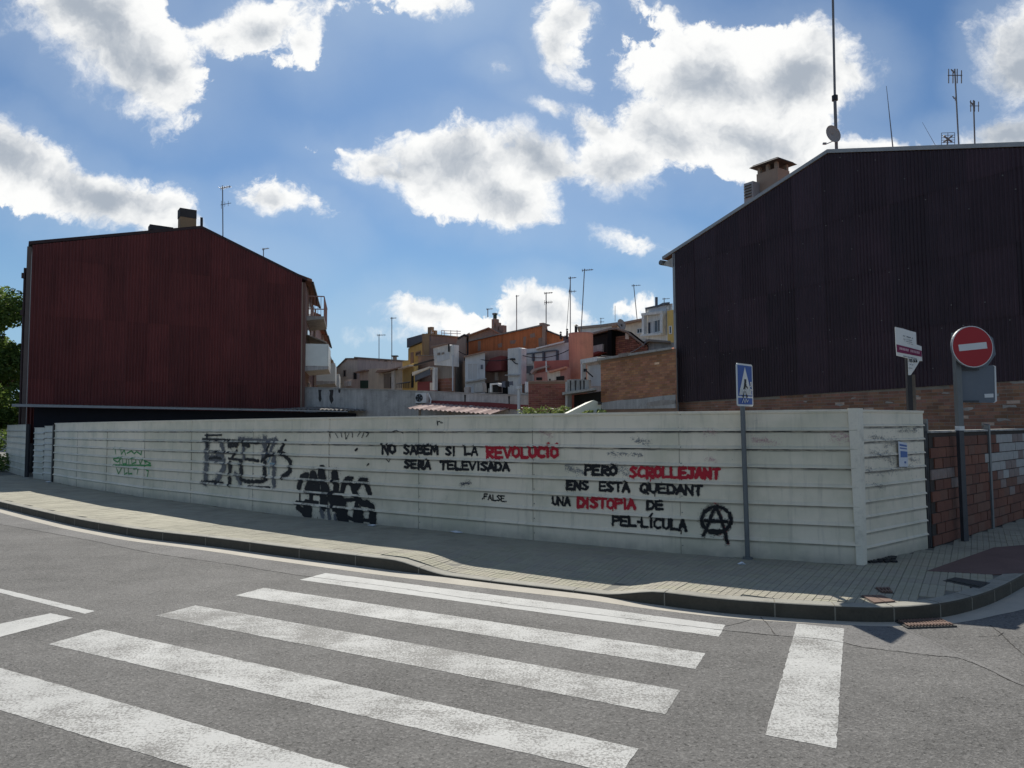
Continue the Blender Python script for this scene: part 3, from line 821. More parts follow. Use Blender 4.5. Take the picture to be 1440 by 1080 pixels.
# ---- graffiti: strokes traced in the plane of each sheet, cut into thin paint film that follows the ribs
FPL = [(FB[i], FB[i + 1], U[i]) for i in range(len(FB) - 1)]
SIDEPL = (FB[-1], FSIDE, 30.0)
def fuv(x, y, side=False):
    if side:
        p = VP(x, y, SIDEPL[0], SIDEPL[1]); t = (SIDEPL[1] - SIDEPL[0]).normalized()
        return (SIDEPL[2] + (Vector(p[:2]) - SIDEPL[0]).dot(t), p.z - Z0)
    best = None
    for a, b, u0 in FPL:
        p = VP(x, y, a, b); t = (b - a).normalized(); s = (Vector(p[:2]) - a).dot(t); L = (b - a).length
        d = max(0, -s, s - L)
        if p.y > 0 and (best is None or d < best[0]): best = (d, u0 + s, p.z - Z0)
    return best[1], best[2]
def fpos(u, v, lift=.0035):
    if u >= 29: a, b, u0 = SIDEPL; pr = PR10
    else:
        k = max(0, min(len(FPL) - 1, int(np.searchsorted(U, u) - 1))); a, b, u0 = FPL[k]; pr = PR8
    t = (b - a).normalized(); n = Vector((t.y, -t.x))
    q = a + t * (u - u0) + n * (prof_at(pr, v) + lift + .004)
    return (q.x, q.y, Z0 + v)
PV = [p[0] for p in PR8]
def rowedges(pr, dv):
    out = []
    vs = [p[0] for p in pr]
    for i in range(len(vs) - 1):
        n = max(1, int(math.ceil((vs[i + 1] - vs[i]) / dv)))
        out += [vs[i] + (vs[i + 1] - vs[i]) * k / n for k in range(n)]
    return out + [vs[-1]]
RE8 = rowedges(PR8, .007); RE10 = rowedges(PR10, .009)
SEEDN = rng.random((64, 64))
def vnoise(u, v, f):
    x = u * f; y = v * f; xi = np.floor(x).astype(int); yi = np.floor(y).astype(int); fx = x - xi; fy = y - yi
    fx = fx * fx * (3 - 2 * fx); fy = fy * fy * (3 - 2 * fy)
    g_ = lambda a, b: SEEDN[a % 64, b % 64]
    return (g_(xi, yi) * (1 - fx) + g_(xi + 1, yi) * fx) * (1 - fy) + (g_(xi, yi + 1) * (1 - fx) + g_(xi + 1, yi + 1) * fx) * fy
def film(name, strokes, m, label, soft=.15, fat=1.0, cover_=1.0, ragged=.35, side=False, lift=.0035, du=.007, parent=None, halo=True, skip=.55):
    """strokes: list of (pixel polyline, width in px). Rasterised over the sheet, then turned to quads."""
    segs = []
    for pl, w in strokes:
        uv = [fuv(x, y, side) for x, y in pl]
        for i in range(max(1, len(uv) - 1)):
            a = uv[i]; b = uv[min(i + 1, len(uv) - 1)]
            x, y = pl[i]; e = fuv(x, y + 5, side); wp = abs(e[1] - uv[i][1]) / 5 * (w * 1.18 + .25) * fat / 2
            segs.append((a, b, wp))
    u0 = min(min(a[0], b[0]) - w for a, b, w in segs) - .03; u1 = max(max(a[0], b[0]) + w for a, b, w in segs) + .03
    re_ = RE10 if side else RE8
    re_ = [v for v in re_ if min(min(a[1], b[1]) - w for a, b, w in segs) - .02 <= v <= max(max(a[1], b[1]) + w for a, b, w in segs) + .02]
    nu = int((u1 - u0) / du); ue = u0 + np.arange(nu + 1) * du
    uc = (ue[:-1] + ue[1:]) / 2; vc = np.array([(re_[i] + re_[i + 1]) / 2 for i in range(len(re_) - 1)])
    UU, VV = np.meshgrid(uc, vc); D = np.full(UU.shape, -1.0)
    for a, b, w in segs:
        ax, ay = a; bx, by = b; dx, dy = bx - ax, by - ay; L2 = dx * dx + dy * dy + 1e-12
        t = np.clip(((UU - ax) * dx + (VV - ay) * dy) / L2, 0, 1)
        d = np.hypot(UU - ax - t * dx, VV - ay - t * dy)
        D = np.maximum(D, 1 - d / w)
    nzv = (vnoise(UU, VV, 22) - .5) * ragged + (vnoise(UU + 3, VV, 60) - .5) * ragged * .6
    D = D + nzv
    rnd = rng.random(UU.shape)
    mask = (D > 0) & ((D > soft) | (rnd < D / soft)) & (rnd * .5 + vnoise(UU, VV, 30) * .5 < cover_)
    if not side and skip > 0:           # the spray misses the sloping top of each rib
        dv = np.full(VV.shape, 9.0)
        for k_ in range(1, 8):
            q_ = VV - HF * k_ / 8; dv = np.where((q_ > .002) & (q_ < .034), 0.0, dv)
        mask &= ~((dv == 0.0) & (vnoise(UU + 7, VV * 0 + 1, 13) < skip + .12))
    if halo: mask |= (D > -.75) & (rnd < .16 * (D + .75)) & (vnoise(UU + 5, VV, 9) > .35)        # overspray specks
    if cover_ < 1: mask &= vnoise(UU + 9, VV + 4, 90) < cover_ + .15
    mb = MB()
    brk = set(int((x - u0) / du) for x in U if u0 < x < u1)
    for r in range(mask.shape[0]):
        row = mask[r]; i = 0
        if not row.any(): continue
        while i < nu:
            if row[i]:
                j = i
                while j + 1 < nu and row[j + 1] and (j + 1) not in brk and j - i < 30: j += 1
                P = [fpos(ue[i], re_[r], lift), fpos(ue[j + 1] - (1e-4), re_[r], lift), fpos(ue[j + 1] - 1e-4, re_[r + 1], lift), fpos(ue[i], re_[r + 1], lift)]
                mb.add(P, [(0, 1, 2, 3)]); i = j + 1
            else: i += 1
    return obj(name, mb, m, parent or fence, label)
M_BLK = mat('black_spray', (.012, .012, .014), rough=.6, var=.2, bump=0)
M_REDP = mat('red_spray', (.44, .015, .03), rough=.6, var=.2, bump=0)
M_GREYP = mat('grey_spray', (.12, .122, .13), rough=.6, var=.4, scale=9, bump=0)
M_LTGREY = mat('pale_grey_spray', (.22, .225, .225), rough=.6, var=.3, scale=9, bump=0)
M_GREEN = mat('green_spray', (.045, .27, .075), rough=.6, var=.2, bump=0)
M_BLUEP = mat('pale_blue_spray', (.22, .32, .38), rough=.6, var=.2, bump=0)
M_PINK = mat('pink_stain', (.52, .34, .33), rough=.6, var=.2, bump=0)
FONT = {
 'A': [[(0, 1), (.5, 0), (1, 1)], [(.18, .65), (.82, .65)]], 'B': [[(0, 0), (0, 1)], [(0, 0), (.8, .1), (.8, .38), (0, .48)], [(0, .48), (.95, .6), (.9, .92), (0, 1)]],
 'C': [[(.95, .12), (.45, 0), (.05, .4), (.1, .8), (.5, 1), (.95, .9)]], 'D': [[(0, 0), (0, 1)], [(0, 0), (.6, .05), (1, .45), (.7, .9), (0, 1)]],
 'E': [[(.9, 0), (0, .02), (0, 1), (.95, 1)], [(0, .5), (.75, .48)]], 'F': [[(.95, 0), (0, .02), (0, 1)], [(0, .5), (.7, .48)]],
 'G': [[(.95, .12), (.45, 0), (.05, .4), (.1, .8), (.5, 1), (.95, .8), (.95, .55), (.6, .55)]],
 'I': [[(.5, 0), (.5, 1)]], 'J': [[(.3, 0), (.95, 0)], [(.7, 0), (.7, .85), (.4, 1), (.05, .8)]], 'L': [[(.05, 0), (.05, 1), (.95, .98)]],
 'M': [[(0, 1), (.1, 0), (.5, .65), (.9, 0), (1, 1)]], 'N': [[(.02, 1), (.05, 0), (.9, 1), (.95, 0)]], 'O': [[(.5, 0), (.05, .3), (.08, .8), (.5, 1), (.95, .75), (.92, .25), (.5, 0)]],
 'P': [[(.05, 1), (.05, 0), (.85, .08), (.9, .42), (.05, .55)]], 'Q': [[(.5, 0), (.05, .3), (.08, .8), (.5, 1), (.95, .7), (.9, .2), (.5, 0)], [(.55, .7), (1, 1.1)]],
 'R': [[(.05, 1), (.05, 0), (.85, .08), (.85, .42), (.05, .52), (.95, 1.02)]], 'S': [[(.92, .1), (.45, 0), (.08, .22), (.5, .48), (.92, .75), (.5, 1), (.05, .9)]],
 'T': [[(0, .02), (1, 0)], [(.5, 0), (.5, 1)]], 'U': [[(.05, 0), (.08, .8), (.5, 1), (.9, .8), (.95, 0)]], 'V': [[(0, 0), (.5, 1), (1, 0)]],
 'K': [[(0, 0), (0, 1)], [(.9, 0), (0, .55), (.95, 1)]], 'Z': [[(0, 0), (1, 0), (0, 1), (1, 1)]], '.': [[(.5, .95), (.5, 1)]], '-': [[(.3, .5), (.7, .5)]],
 '0': [[(.5, 0), (.1, .3), (.1, .75), (.5, 1), (.9, .7), (.9, .25), (.5, 0)]], '3': [[(.1, .05), (.8, .1), (.8, .4), (.35, .48), (.9, .6), (.8, .95), (.1, .95)]],
 '5': [[(.9, 0), (.15, 0), (.12, .45), (.8, .5), (.85, .9), (.1, 1)]], '6': [[(.8, 0), (.2, .4), (.1, .8), (.5, 1), (.9, .8), (.6, .5), (.15, .65)]], '7': [[(.05, 0), (.95, 0), (.4, 1)]],
}
def word(txt, x0, yt0, yb0, x1, yt1, yb1, w, narrow=('I', '.', '-'), jit=.055):
    """hand lettering: letters spread over the pixel quad; a grave/acute mark is given as ` or ' after its letter"""
    L = []
    for ch in txt:
        if ch in "`'": L[-1] = (L[-1][0], ch)
        else: L.append((ch, ''))
    wd = [.42 if c in narrow else (1.15 if c == 'M' else 1.0) for c, _ in L]; gap = .22
    tot = sum(wd) + gap * (len(L) - 1); x = 0; out = []
    for (c, acc), lw in zip(L, wd):
        jx = random.uniform(-jit, jit); jy = random.uniform(-jit, jit); sk = random.uniform(-.05, .05)
        def P(a, b):
            fx = (x + lw * (a + jx + sk * (.5 - b)) if c not in narrow else x + lw * (.5 + (a - .5) + jx)) / tot
            yt = yt0 + (yt1 - yt0) * fx; yb = yb0 + (yb1 - yb0) * fx
            return (x0 + (x1 - x0) * fx, yt + (yb - yt) * (b + jy))
        for s_ in FONT[c]: out.append(([P(a, b) for a, b in s_], w * random.uniform(.88, 1.15)))
        if acc == '`': out.append(([P(.35, -.34), P(.65, -.14)], w * .8))
        if acc == "'": out.append(([P(.9 if c == 'O' else .75, -.38), P(.35, -.14)], w * .9))
        x += lw + gap
    return out
def crop(pts, sc, ox, oy): return [(ox + a / sc, oy + b / sc) for a, b in pts]
# the slogan
film('lettering', word('NO', 538, 624.5, 637.5, 556.5, 625.5, 637.8, 3.9), M_BLK, 'black word NO'); film('lettering', word('SABEM', 568, 626, 637.8, 615.5, 626, 638, 3.3), M_BLK, 'black word SABEM'); film('lettering', word('SI', 627.5, 628.5, 639.5, 640, 628.5, 639.5, 3.0), M_BLK, 'black word SI'); film('lettering', word('LA', 654, 627.5, 639.5, 671.5, 627, 639, 3.3), M_BLK, 'black word LA')
film('lettering', word("REVOLUCI'O'", 685.5, 629, 643.5, 784.5, 629.5, 642.5, 4.0), M_REDP, 'red word REVOLUCIÓ', lift=.005)
film('lettering', word('SERA`', 569, 647.5, 657.8, 606, 648.5, 658.6, 3.4), M_BLK, 'black word SERÀ'); film('lettering', word('TELEVISADA', 619.5, 648.5, 658.8, 716, 650.5, 661.5, 3.4), M_BLK, 'black word TELEVISADA')
film('lettering', word('PERO`', 822.5, 654, 667, 868, 656, 667.5, 3.5), M_BLK, 'black word PERÒ')
film('lettering', word('SCROLLEJANT', 886, 657, 670.5, 1011.5, 659, 672.3, 3.9), M_REDP, 'red word SCROLLEJANT', lift=.005)
film('lettering', word('ENS', 797.5, 676, 687.5, 827, 677, 688.3, 3.4), M_BLK, 'black word ENS'); film('lettering', word('ESTA`', 843.5, 678.5, 690, 885, 679.5, 691, 3.4), M_BLK, 'black word ESTÀ'); film('lettering', word('QUEDANT', 900.5, 680, 692.5, 987.5, 683, 695.5, 3.3), M_BLK, 'black word QUEDANT')
film('lettering', word('UNA', 777, 699, 709.5, 801.5, 699, 710, 2.9), M_BLK, 'thin black word UNA')
film('lettering', word("DISTOPI`A", 813, 699.5, 712.5, 893, 703, 715.5, 3.7), M_REDP, 'red word DISTOPIA', lift=.005)
film('lettering', word('DE', 910.5, 704.5, 715.8, 932.5, 704.5, 716, 3.5), M_BLK, 'black word DE')
film('lettering', word("PEL-LI'CULA", 861.5, 726, 737.5, 964.5, 730.5, 745.5, 3.3), M_BLK, 'black word PEL·LÍCULA')
film('lettering', word('.FALSE.', 678, 694, 701, 713, 698, 706, 1.4), M_BLK, 'small thin black tag FALSE', ragged=.2)
# runs of paint
for x_, y_, l_, m_ in ((687, 643, 5, M_REDP), (915.5, 671, 6, M_REDP), (862, 713, 6, M_REDP), (545, 638, 4, M_BLK), (921, 694, 5, M_BLK), (958, 746, 5, M_BLK), (447, 728, 6, M_BLK), (505, 731, 4, M_BLK)):
    film('paint_run', [([(x_, y_ - 1), (x_ + .1, y_ + l_)], .7)], m_, None, halo=False, ragged=.1, lift=.004)
# ringed A
cx, cy = 1007.5, 731
ringp = [(cx + 20.5 * math.cos(a), cy + 18.5 * math.sin(a)) for a in np.linspace(0, 2 * math.pi, 25)]
film('ringed_letter', [(ringp, 7.0), ([(1006.5, 712), (1000, 727), (990, 752)], 6.5), ([(1006.5, 712), (1014, 728), (1023, 762)], 6.5), ([(992, 732), (1022, 733)], 7), ([(995, 746), (1020, 746)], 5)], M_BLK, 'black ringed letter A', skip=.2, soft=.6, ragged=.1, lift=.006)
film('ringed_letter_shade', [([(1006.5, 708), (1015, 728), (1024, 764)], 4.5), (ringp[:8], 4)], M_REDP, 'dark red strokes under the ringed letter A', soft=.8, cover_=.5, lift=.0035)
# large tag, second from the left, grey wash with black outlines
C7 = lambda p: crop(p, 9.6, 270, 600)
film('tag_wash', [(C7([(205, 200), (200, 470), (185, 735)]), 8.5), (C7([(260, 430), (340, 425), (430, 470), (440, 540), (385, 640), (340, 735)]), 7.5), (C7([(400, 240), (425, 300)]), 6), (C7([(340, 380), (420, 400)]), 5),
     (C7([(700, 250), (700, 430)]), 5), (C7([(985, 190), (1000, 330), (975, 400)]), 9), (C7([(1125, 180), (1065, 320)]), 4.5), (C7([(1110, 380), (1110, 780)]), 6.5), (C7([(590, 640), (660, 760)]), 5), (C7([(640, 180), (1150, 200)]), 5)],
     M_GREYP, 'grey wash of the large tag', skip=.7, fat=1.6, soft=.5, cover_=.9, ragged=.5)
film('tag_outline', [(C7([(180, 118), (400, 112)]), 1.8), (C7([(150, 168), (560, 190), (920, 215)]), 2.8), (C7([(240, 330), (600, 352)]), 2.2), (C7([(130, 745), (300, 742), (420, 765)]), 3), (C7([(240, 430), (330, 415), (400, 432)]), 2.6),
     (C7([(205, 130), (210, 260)]), 5), (C7([(500, 250), (610, 245)]), 6.5), (C7([(610, 325), (545, 415)]), 3.6), (C7([(500, 430), (640, 446)]), 2.8), (C7([(520, 500), (515, 600)]), 7), (C7([(512, 705), (512, 762)]), 7),
     (C7([(690, 240), (770, 250)]), 5), (C7([(665, 480), (670, 640)]), 7.5), (C7([(655, 700), (720, 738), (860, 742), (950, 738), (1010, 712)]), 4), (C7([(725, 436), (830, 450), (900, 462)]), 3), (C7([(760, 800), (1060, 818)]), 1.4),
     (C7([(940, 468), (1010, 400), (1110, 372)]), 3.8), (C7([(985, 490), (985, 680)]), 7), (C7([(1265, 195), (1200, 330)]), 4.2), (C7([(1180, 345), (1270, 390), (1335, 480), (1330, 600), (1225, 690)]), 5.5), (C7([(1040, 240), (1010, 320)]), 3)],
     M_BLK, 'black outlines of the large tag', skip=.7, fat=1.3, soft=.35, cover_=.93, ragged=.5, lift=.005)
film('tag_highlight', [(C7([(1030, 480), (1060, 420)]), 2.5), (C7([(1060, 500), (1120, 500)]), 2.5), (C7([(1040, 540), (1045, 640)]), 2)], M_BLUEP, 'pale blue strokes in the large tag', soft=.6, lift=.006)
C8 = lambda p: crop(p, 10.8, 410, 645)
film('tag_lettering', [(C8([(240, 245), (160, 290), (115, 430)]), 6.0), (C8([(130, 540), (130, 650)]), 2), (C8([(80, 668), (200, 680)]), 4), (C8([(330, 250), (300, 360), (250, 470)]), 9), (C8([(340, 240), (380, 360), (400, 490)]), 8.5), (C8([(300, 400), (340, 480)]), 9),
     (C8([(465, 160), (445, 250)]), 9), (C8([(460, 240), (480, 360), (530, 490)]), 10), (C8([(490, 520), (500, 700)]), 11.5), (C8([(300, 540), (300, 680)]), 6), (C8([(220, 650), (400, 672)]), 4), (C8([(105, 745), (190, 800), (190, 830)]), 6), (C8([(245, 750), (250, 850)]), 13),
     (C8([(660, 235), (660, 310)]), 9.5), (C8([(680, 320), (680, 540)]), 8), (C8([(600, 575), (670, 735)]), 11), (C8([(700, 565), (770, 700)]), 12), (C8([(760, 790), (790, 920)]), 15), (C8([(765, 530), (800, 380), (865, 320), (925, 390), (970, 560)]), 6.2),
     (C8([(830, 298), (930, 292)]), 2.6), (C8([(985, 440), (1060, 340), (1130, 350), (1190, 530)]), 6.0), (C8([(1050, 305), (1150, 312)]), 2.4), (C8([(980, 540), (1010, 620), (1080, 680), (1160, 680), (1230, 740), (1215, 790)]), 6.5), (C8([(830, 630), (980, 618)]), 3.2),
     (C8([(1000, 660), (980, 750)]), 5), (C8([(1015, 830), (1015, 930)]), 14), (C8([(1235, 840), (1235, 945)]), 9), (C8([(1100, 930), (1200, 945)]), 3), (C8([(880, 900), (960, 935)]), 3.5)],
     M_BLK, 'thick black tag low on the fence', skip=.75, fat=1.42, soft=.2, ragged=.28)
film('tag_wash', [(C8([(450, 780), (480, 870)]), 9), (C8([(560, 780), (580, 900)]), 8), (C8([(660, 850), (670, 930)]), 6), (C8([(600, 560), (640, 640)]), 8)], M_GREYP, 'dark grey strokes beside the thick black tag', soft=.5, cover_=.9, lift=.003)
C1 = lambda p: crop(p, 4.0, 0, 540)
film('lettering', [(C1(p), 1.7) for p in ([(648, 355), (652, 392)], [(680, 360), (684, 395), (700, 372), (708, 398)], [(716, 390), (740, 376), (756, 392), (770, 380), (795, 398), (798, 376)], [(640, 420), (690, 412), (662, 440), (640, 425)],
     [(672, 412), (676, 448)], [(690, 414), (692, 450), (712, 448), (712, 414)], [(724, 412), (726, 452)], [(740, 420), (762, 414), (766, 440), (744, 450), (740, 420)], [(780, 414), (790, 452), (806, 416), (822, 446)], [(812, 430), (848, 446), (815, 462)],
     [(655, 470), (668, 505), (684, 474)], [(700, 474), (702, 508), (716, 500)], [(722, 472), (724, 506), (744, 504)], [(752, 478), (778, 474), (772, 506)], [(820, 480), (836, 490), (830, 520)], [(640, 455), (850, 458)])], M_GREEN, 'thin green scrawl near the left end', soft=.4, ragged=.3)
C3 = lambda p: crop(p, 4.5, 240, 570)
film('lettering', [(C3(p), 1.2) for p in ([(1005, 165), (1012, 205)], [(1005, 170), (1030, 166)], [(1045, 180), (1060, 205)], [(1080, 178), (1085, 200)], [(1105, 170), (1110, 215), (1130, 180)], [(1150, 170), (1152, 200)], [(1185, 195), (1205, 165)], [(1212, 205), (1225, 170)], [(1235, 168), (1255, 178), (1238, 200)])],
     M_BLK, 'faint broken black marks', soft=.5, cover_=.75)
C4 = lambda p: crop(p, 4.5, 500, 590)
film('lettering', [(C4([(518, 10), (522, 35)]), 1.6), (C4([(522, 14), (535, 12)]), 1.4), (C4([(542, 20), (552, 20)]), 1.4), (C4([(74, 290), (84, 282)]), 2), (C4([(0, 195), (12, 184)]), 2.4), (C4([(195, 250), (212, 268), (222, 248)]), 1.0), (C4([(240, 78), (268, 68), (300, 84)]), 1.0)], M_BLK, 'small black ticks', soft=.3)
C5 = lambda p: crop(p, 4.5, 760, 590)
film('stain', [(C4([(672, 408), (722, 400)]), 5.5)], M_GREYP, 'dark smudge', soft=.9, cover_=.7)
film('stain', [(C5([(165, 285), (270, 285)]), 2), (C5([(170, 300), (265, 330)]), 9)], M_LTGREY, 'painted-out grey patch', soft=.9, cover_=.55, lift=.0025)
for st1 in ((C5([(495, 300), (550, 340)]), 9), (C5([(600, 130), (680, 150)]), 8), (C5([(430, 215), (640, 225)]), 5)): film('stain', [st1], M_LTGREY, 'pale grey smear', soft=.9, cover_=.5, lift=.0025)
for st1 in ((C5([(1045, 80), (1095, 85)]), 7), (C5([(1060, 250), (1110, 260)]), 5), (C5([(20, 85), (60, 95)]), 9), (C5([(1380, 130), (1430, 130)]), 7), ([(1172, 613), (1198, 617)], 12), ([(1060, 618), (1090, 622)], 10)): film('stain', [st1], M_PINK, 'faded pink smear', soft=1.2, cover_=.5, lift=.0025, ragged=.9)
C4b = lambda p: crop(p, 4.154, 1180, 560)
film('peeled_paint', [(C4b([(170, 225), (320, 245)]), 5), (C4b([(180, 330), (300, 345), (330, 390)]), 12), (C4b([(260, 270), (320, 260)]), 6), (C4b([(160, 420), (250, 430), (420, 400)]), 7), (C4b([(350, 185), (460, 188)]), 5), (C4b([(400, 350), (470, 365)]), 5), (C4b([(190, 500), (260, 520)]), 5)],
     M_LTGREY, 'peeled and torn paper remains', soft=1.0, cover_=.42, ragged=1.6, side=True)
film('peeled_paint', [(C4b([(185, 340), (300, 370)]), 7), (C4b([(250, 255), (300, 270)]), 3), (C4b([(150, 405), (240, 408)]), 2), (C4b([(350, 190), (455, 185)]), 3), (C4b([(200, 225), (330, 225)]), 2)], M_GREYP, 'dark flecks of peeled paint', soft=1.0, cover_=.3, ragged=1.6, side=True, lift=.005)
# paper notice
def side_quad(px, lift, m, name, label=None, parent=None, thick=.002):
    uv = [fuv(x, y, True) for x, y in px]; t = (SIDEPL[1] - SIDEPL[0]).normalized(); n = Vector((t.y, -t.x)); mb = MB()
    P = [SIDEPL[0] + t * (u - 30.0) + n * (.027 + lift) for u, v in uv]
    mb.prism([(p.x, p.y, Z0 + v) for p, (u, v) in zip(P, uv)], (n.x * thick, n.y * thick, 0))
    return mb
M_PAPER = mat('paper', (.62, .64, .68), rough=.7, var=.12, scale=8)
M_BLUE = mat('blue_print', (.10, .17, .38), rough=.7, var=.1)
NO = top('paper_notice', side_quad([(1259.5, 620.5), (1272, 623), (1273.5, 656), (1261, 656.5)], .002, M_PAPER, 'n'), M_PAPER, 'white paper notice with a blue block, pasted on the narrow fence return', 'notice')
for px in ([(1261.2, 624), (1271.2, 626), (1271.3, 628.5), (1261.3, 626.8)], [(1261.5, 629), (1271.4, 630.5), (1271.4, 632), (1261.6, 630.7)], [(1262.5, 634), (1272, 635), (1272.2, 643), (1262.8, 643)], [(1268, 648.5), (1270.3, 648.7), (1270.4, 651.5), (1268.1, 651.3)]):
    obj('print', side_quad(px, .0045, M_BLUE, 'p'), M_BLUE, NO)
# rubbish at the foot of the fence
for x, y, s_, lb in ((524, 739.5, .16, 'flat white scrap of litter under the black tag'), (641, 748.5, .2, 'long white scrap of litter at the fence foot below the slogan'), (68.5, 677.5, .2, 'crumpled white litter at the foot of the left black post'), (1043.5, 793, .10, 'tiny pale scrap of litter on the pavement before the sign pole')):
    p = G(x, y + .8, .135); mb = MB(); k = 7
    pts = [(p.x + math.cos(a) * s_ * random.uniform(.5, 1) * .6, p.y + math.sin(a) * s_ * .2 * random.uniform(.5, 1), p.z + random.uniform(.0, .03)) for a in np.linspace(0, 2 * math.pi, k, endpoint=False)]
    mb.add(pts + [(p.x, p.y, p.z + .035), (p.x, p.y, p.z - .004)], [(i, (i + 1) % k, k) for i in range(k)] + [((i + 1) % k, i, k + 1) for i in range(k)])
    top('litter', mb, M_PAPER, lb, 'litter')

# dark debris gathered under the return panel
mb = MB(); rr_ = random.Random(4)
for k in range(90):
    p = G(1222 + 40 * rr_.random(), 792 - 8 * rr_.random(), .135); q = rr_.uniform(.008, .035)
    mb.box((p.x, p.y + .03, .137 + q * .3), (q * 1.6, q, q * .6), rr_.uniform(0, 3))
o_ = top('debris', mb, M_DKPOST, 'dark heap of dirt and leaves under the narrow fence return', 'debris'); o_['kind'] = 'stuff'

# ------------------------------------------------------------------ dark gable building on the right
def off_plane(p0, p1, d):
    t = Vector((p1[0] - p0[0], p1[1] - p0[1])).normalized(); n = Vector((t.y, -t.x)); return Vector(p0[:2]) + n * d, Vector(p1[:2]) + n * d
M_CLAD_D = mat('dark_corrugated_sheet', (.036, .019, .026), rough=.5, spec=.3, var=.45, scale=.9, fine=25, streak=.35, attr=True, bump=.1)
M_CLAD_R = mat('oxide_red_corrugated_sheet', (.135, .030, .027), rough=.52, spec=.3, var=.35, scale=.6, fine=25, streak=.4, attr=True, bump=.1)
M_TRIM = mat('zinc_flashing', (.30, .31, .32), rough=.45, var=.2, scale=4)
M_BRICK = mat('brick', (0.2700, 0.1418, 0.0972), var=.35, scale=2.2, fine=45, attr=True, dirt=(.12, .085, .065), dirt_amt=.6)
M_MORTAR = mat('mortar', (.24, .21, .175), var=.3, scale=3, fine=50)
M_RENDER_G = mat('grey_render', (0.4350, 0.4200, 0.3975), var=.28, scale=1.2, fine=30, streak=.35, dirt=(.10, .095, .09), dirt_amt=.5)
M_ROOFT = mat('roof_tile', (.26, .125, .08), var=.35, scale=2.5, fine=25)
M_CONC = mat('concrete', (0.3750, 0.3625, 0.3375), var=.3, scale=1.5, fine=30, streak=.4, dirt=(.09, .085, .08), dirt_amt=.6)
def wall_basis(p0, p1):
    t = (Vector(p1[:2]) - Vector(p0[:2])).normalized(); n = Vector((t.y, -t.x))     # n points to the right of travel
    if n.dot(Vector((-p0[0], -p0[1]))) < 0: n = -n                                  # towards the camera
    return t, n
def W3(p0, t, n, u, z, o=0.0): return (p0[0] + t.x * u + n.x * o, p0[1] + t.y * u + n.y * o, z)
def corr_sheet(name, p0, t, n, u0, u1, z0f, z1f, o, m, parent, pitch=.088, amp=.015, tint=1.0, k=4):
    """a sheet of vertical corrugation; z1f(u) is its top edge, z0f(u) its foot"""
    mb = MB(); N_ = int(round((u1 - u0) / pitch * k)); rr = 1
    for i in range(N_ + 1):
        u = u0 + (u1 - u0) * i / N_; w = amp * math.sin(2 * math.pi * u / pitch)
        mb.v.append(W3(p0, t, n, u, z0f(u), o + w + .004)); mb.v.append(W3(p0, t, n, u, z1f(u), o + w))
    for i in range(N_): mb.f.append((2 * i, 2 * i + 2, 2 * i + 3, 2 * i + 1)); mb.c.append((tint, tint, tint))
    a = len(mb.v)
    return obj(name, mb, m, parent)
def brick_field(name, p0, t, n, u0, u1, z0, z1f, bl, bh, m, parent, o=.004, depth=.02, joint=.012, pale=.0, wh=None, z0f=None, stuff=True, colours=None, skip=.0):
    mb = MB(); r = 0; z = z0
    zmax = max(z1f(u0 + (u1 - u0) * k / 20) for k in range(21))
    while z < zmax:
        u = u0 - (bl / 2 if r % 2 else 0)
        while u < u1:
            a = max(u, u0); b = min(u + bl - joint, u1); zt = z + bh - joint
            if b - a > .03 and zt < min(z1f(a), z1f(b)) and random.random() > skip:
                k = random.uniform(.72, 1.2); c = (k, k * random.uniform(.9, 1.05), k * random.uniform(.85, 1.05))
                if random.random() < pale: c = (1.9, 2.6, 3.0)
                if wh and wh(a, z): c = wh(a, z)
                oo = o + random.uniform(-.003, .004)
                P = [W3(p0, t, n, x, zz, q) for zz in (z, zt) for x, q in ((a, oo), (b, oo), (b, oo - depth), (a, oo - depth))]
                mb.hexa(P, c)
            u += bl
        z += bh; r += 1
    return obj(name, mb, m, parent, kind='stuff')

D0 = 23.2
A0 = Vector((.232 * D0, D0)); dd_ = Vector((-.568, .823)).normalized()
A1 = A0 - dd_ * (.458 * D0)                    # street corner of the gable wall (out of frame, right)
LW = (A1 - A0).length
tR, nR = wall_basis(A0, A1)
def uR(x, y): p = VP(x, y, A0, A1); return (Vector(p[:2]) - A0).dot(tR), p.z
uE, zE = 0.0, uR(946, 357)[1]
uA, zA = uR(1166, 216)
u4, z4 = uR(1440, 207)
sl_ = (z4 - zA) / (u4 - uA)
def roofR(u): return zE + (zA - zE) * u / uA if u < uA else zA + sl_ * (u - uA)
uc0, zc0 = uR(953, 566); uc1, zc1 = uR(1440, 535)
def cladR(u): return zc0 + (zc1 - zc0) * (u - uc0) / (uc1 - uc0)
dark = thing('gable_house', 'tall gabled house on the right, side wall covered in near-black corrugated sheets over brick', 'house', (A0.x + tR.x * 5, A0.y + tR.y * 5, .13))
back = -nR                                      # away from the lot
body = MB()
prof = [(0, .0), (LW, .0), (LW, roofR(LW) - .1), (uA, zA - .1), (0, zE - .1)]
body.prism([W3(A0, tR, nR, u, z) for u, z in prof], (back.x * 9, back.y * 9, 0))
obj('wall', body, M_MORTAR, dark)
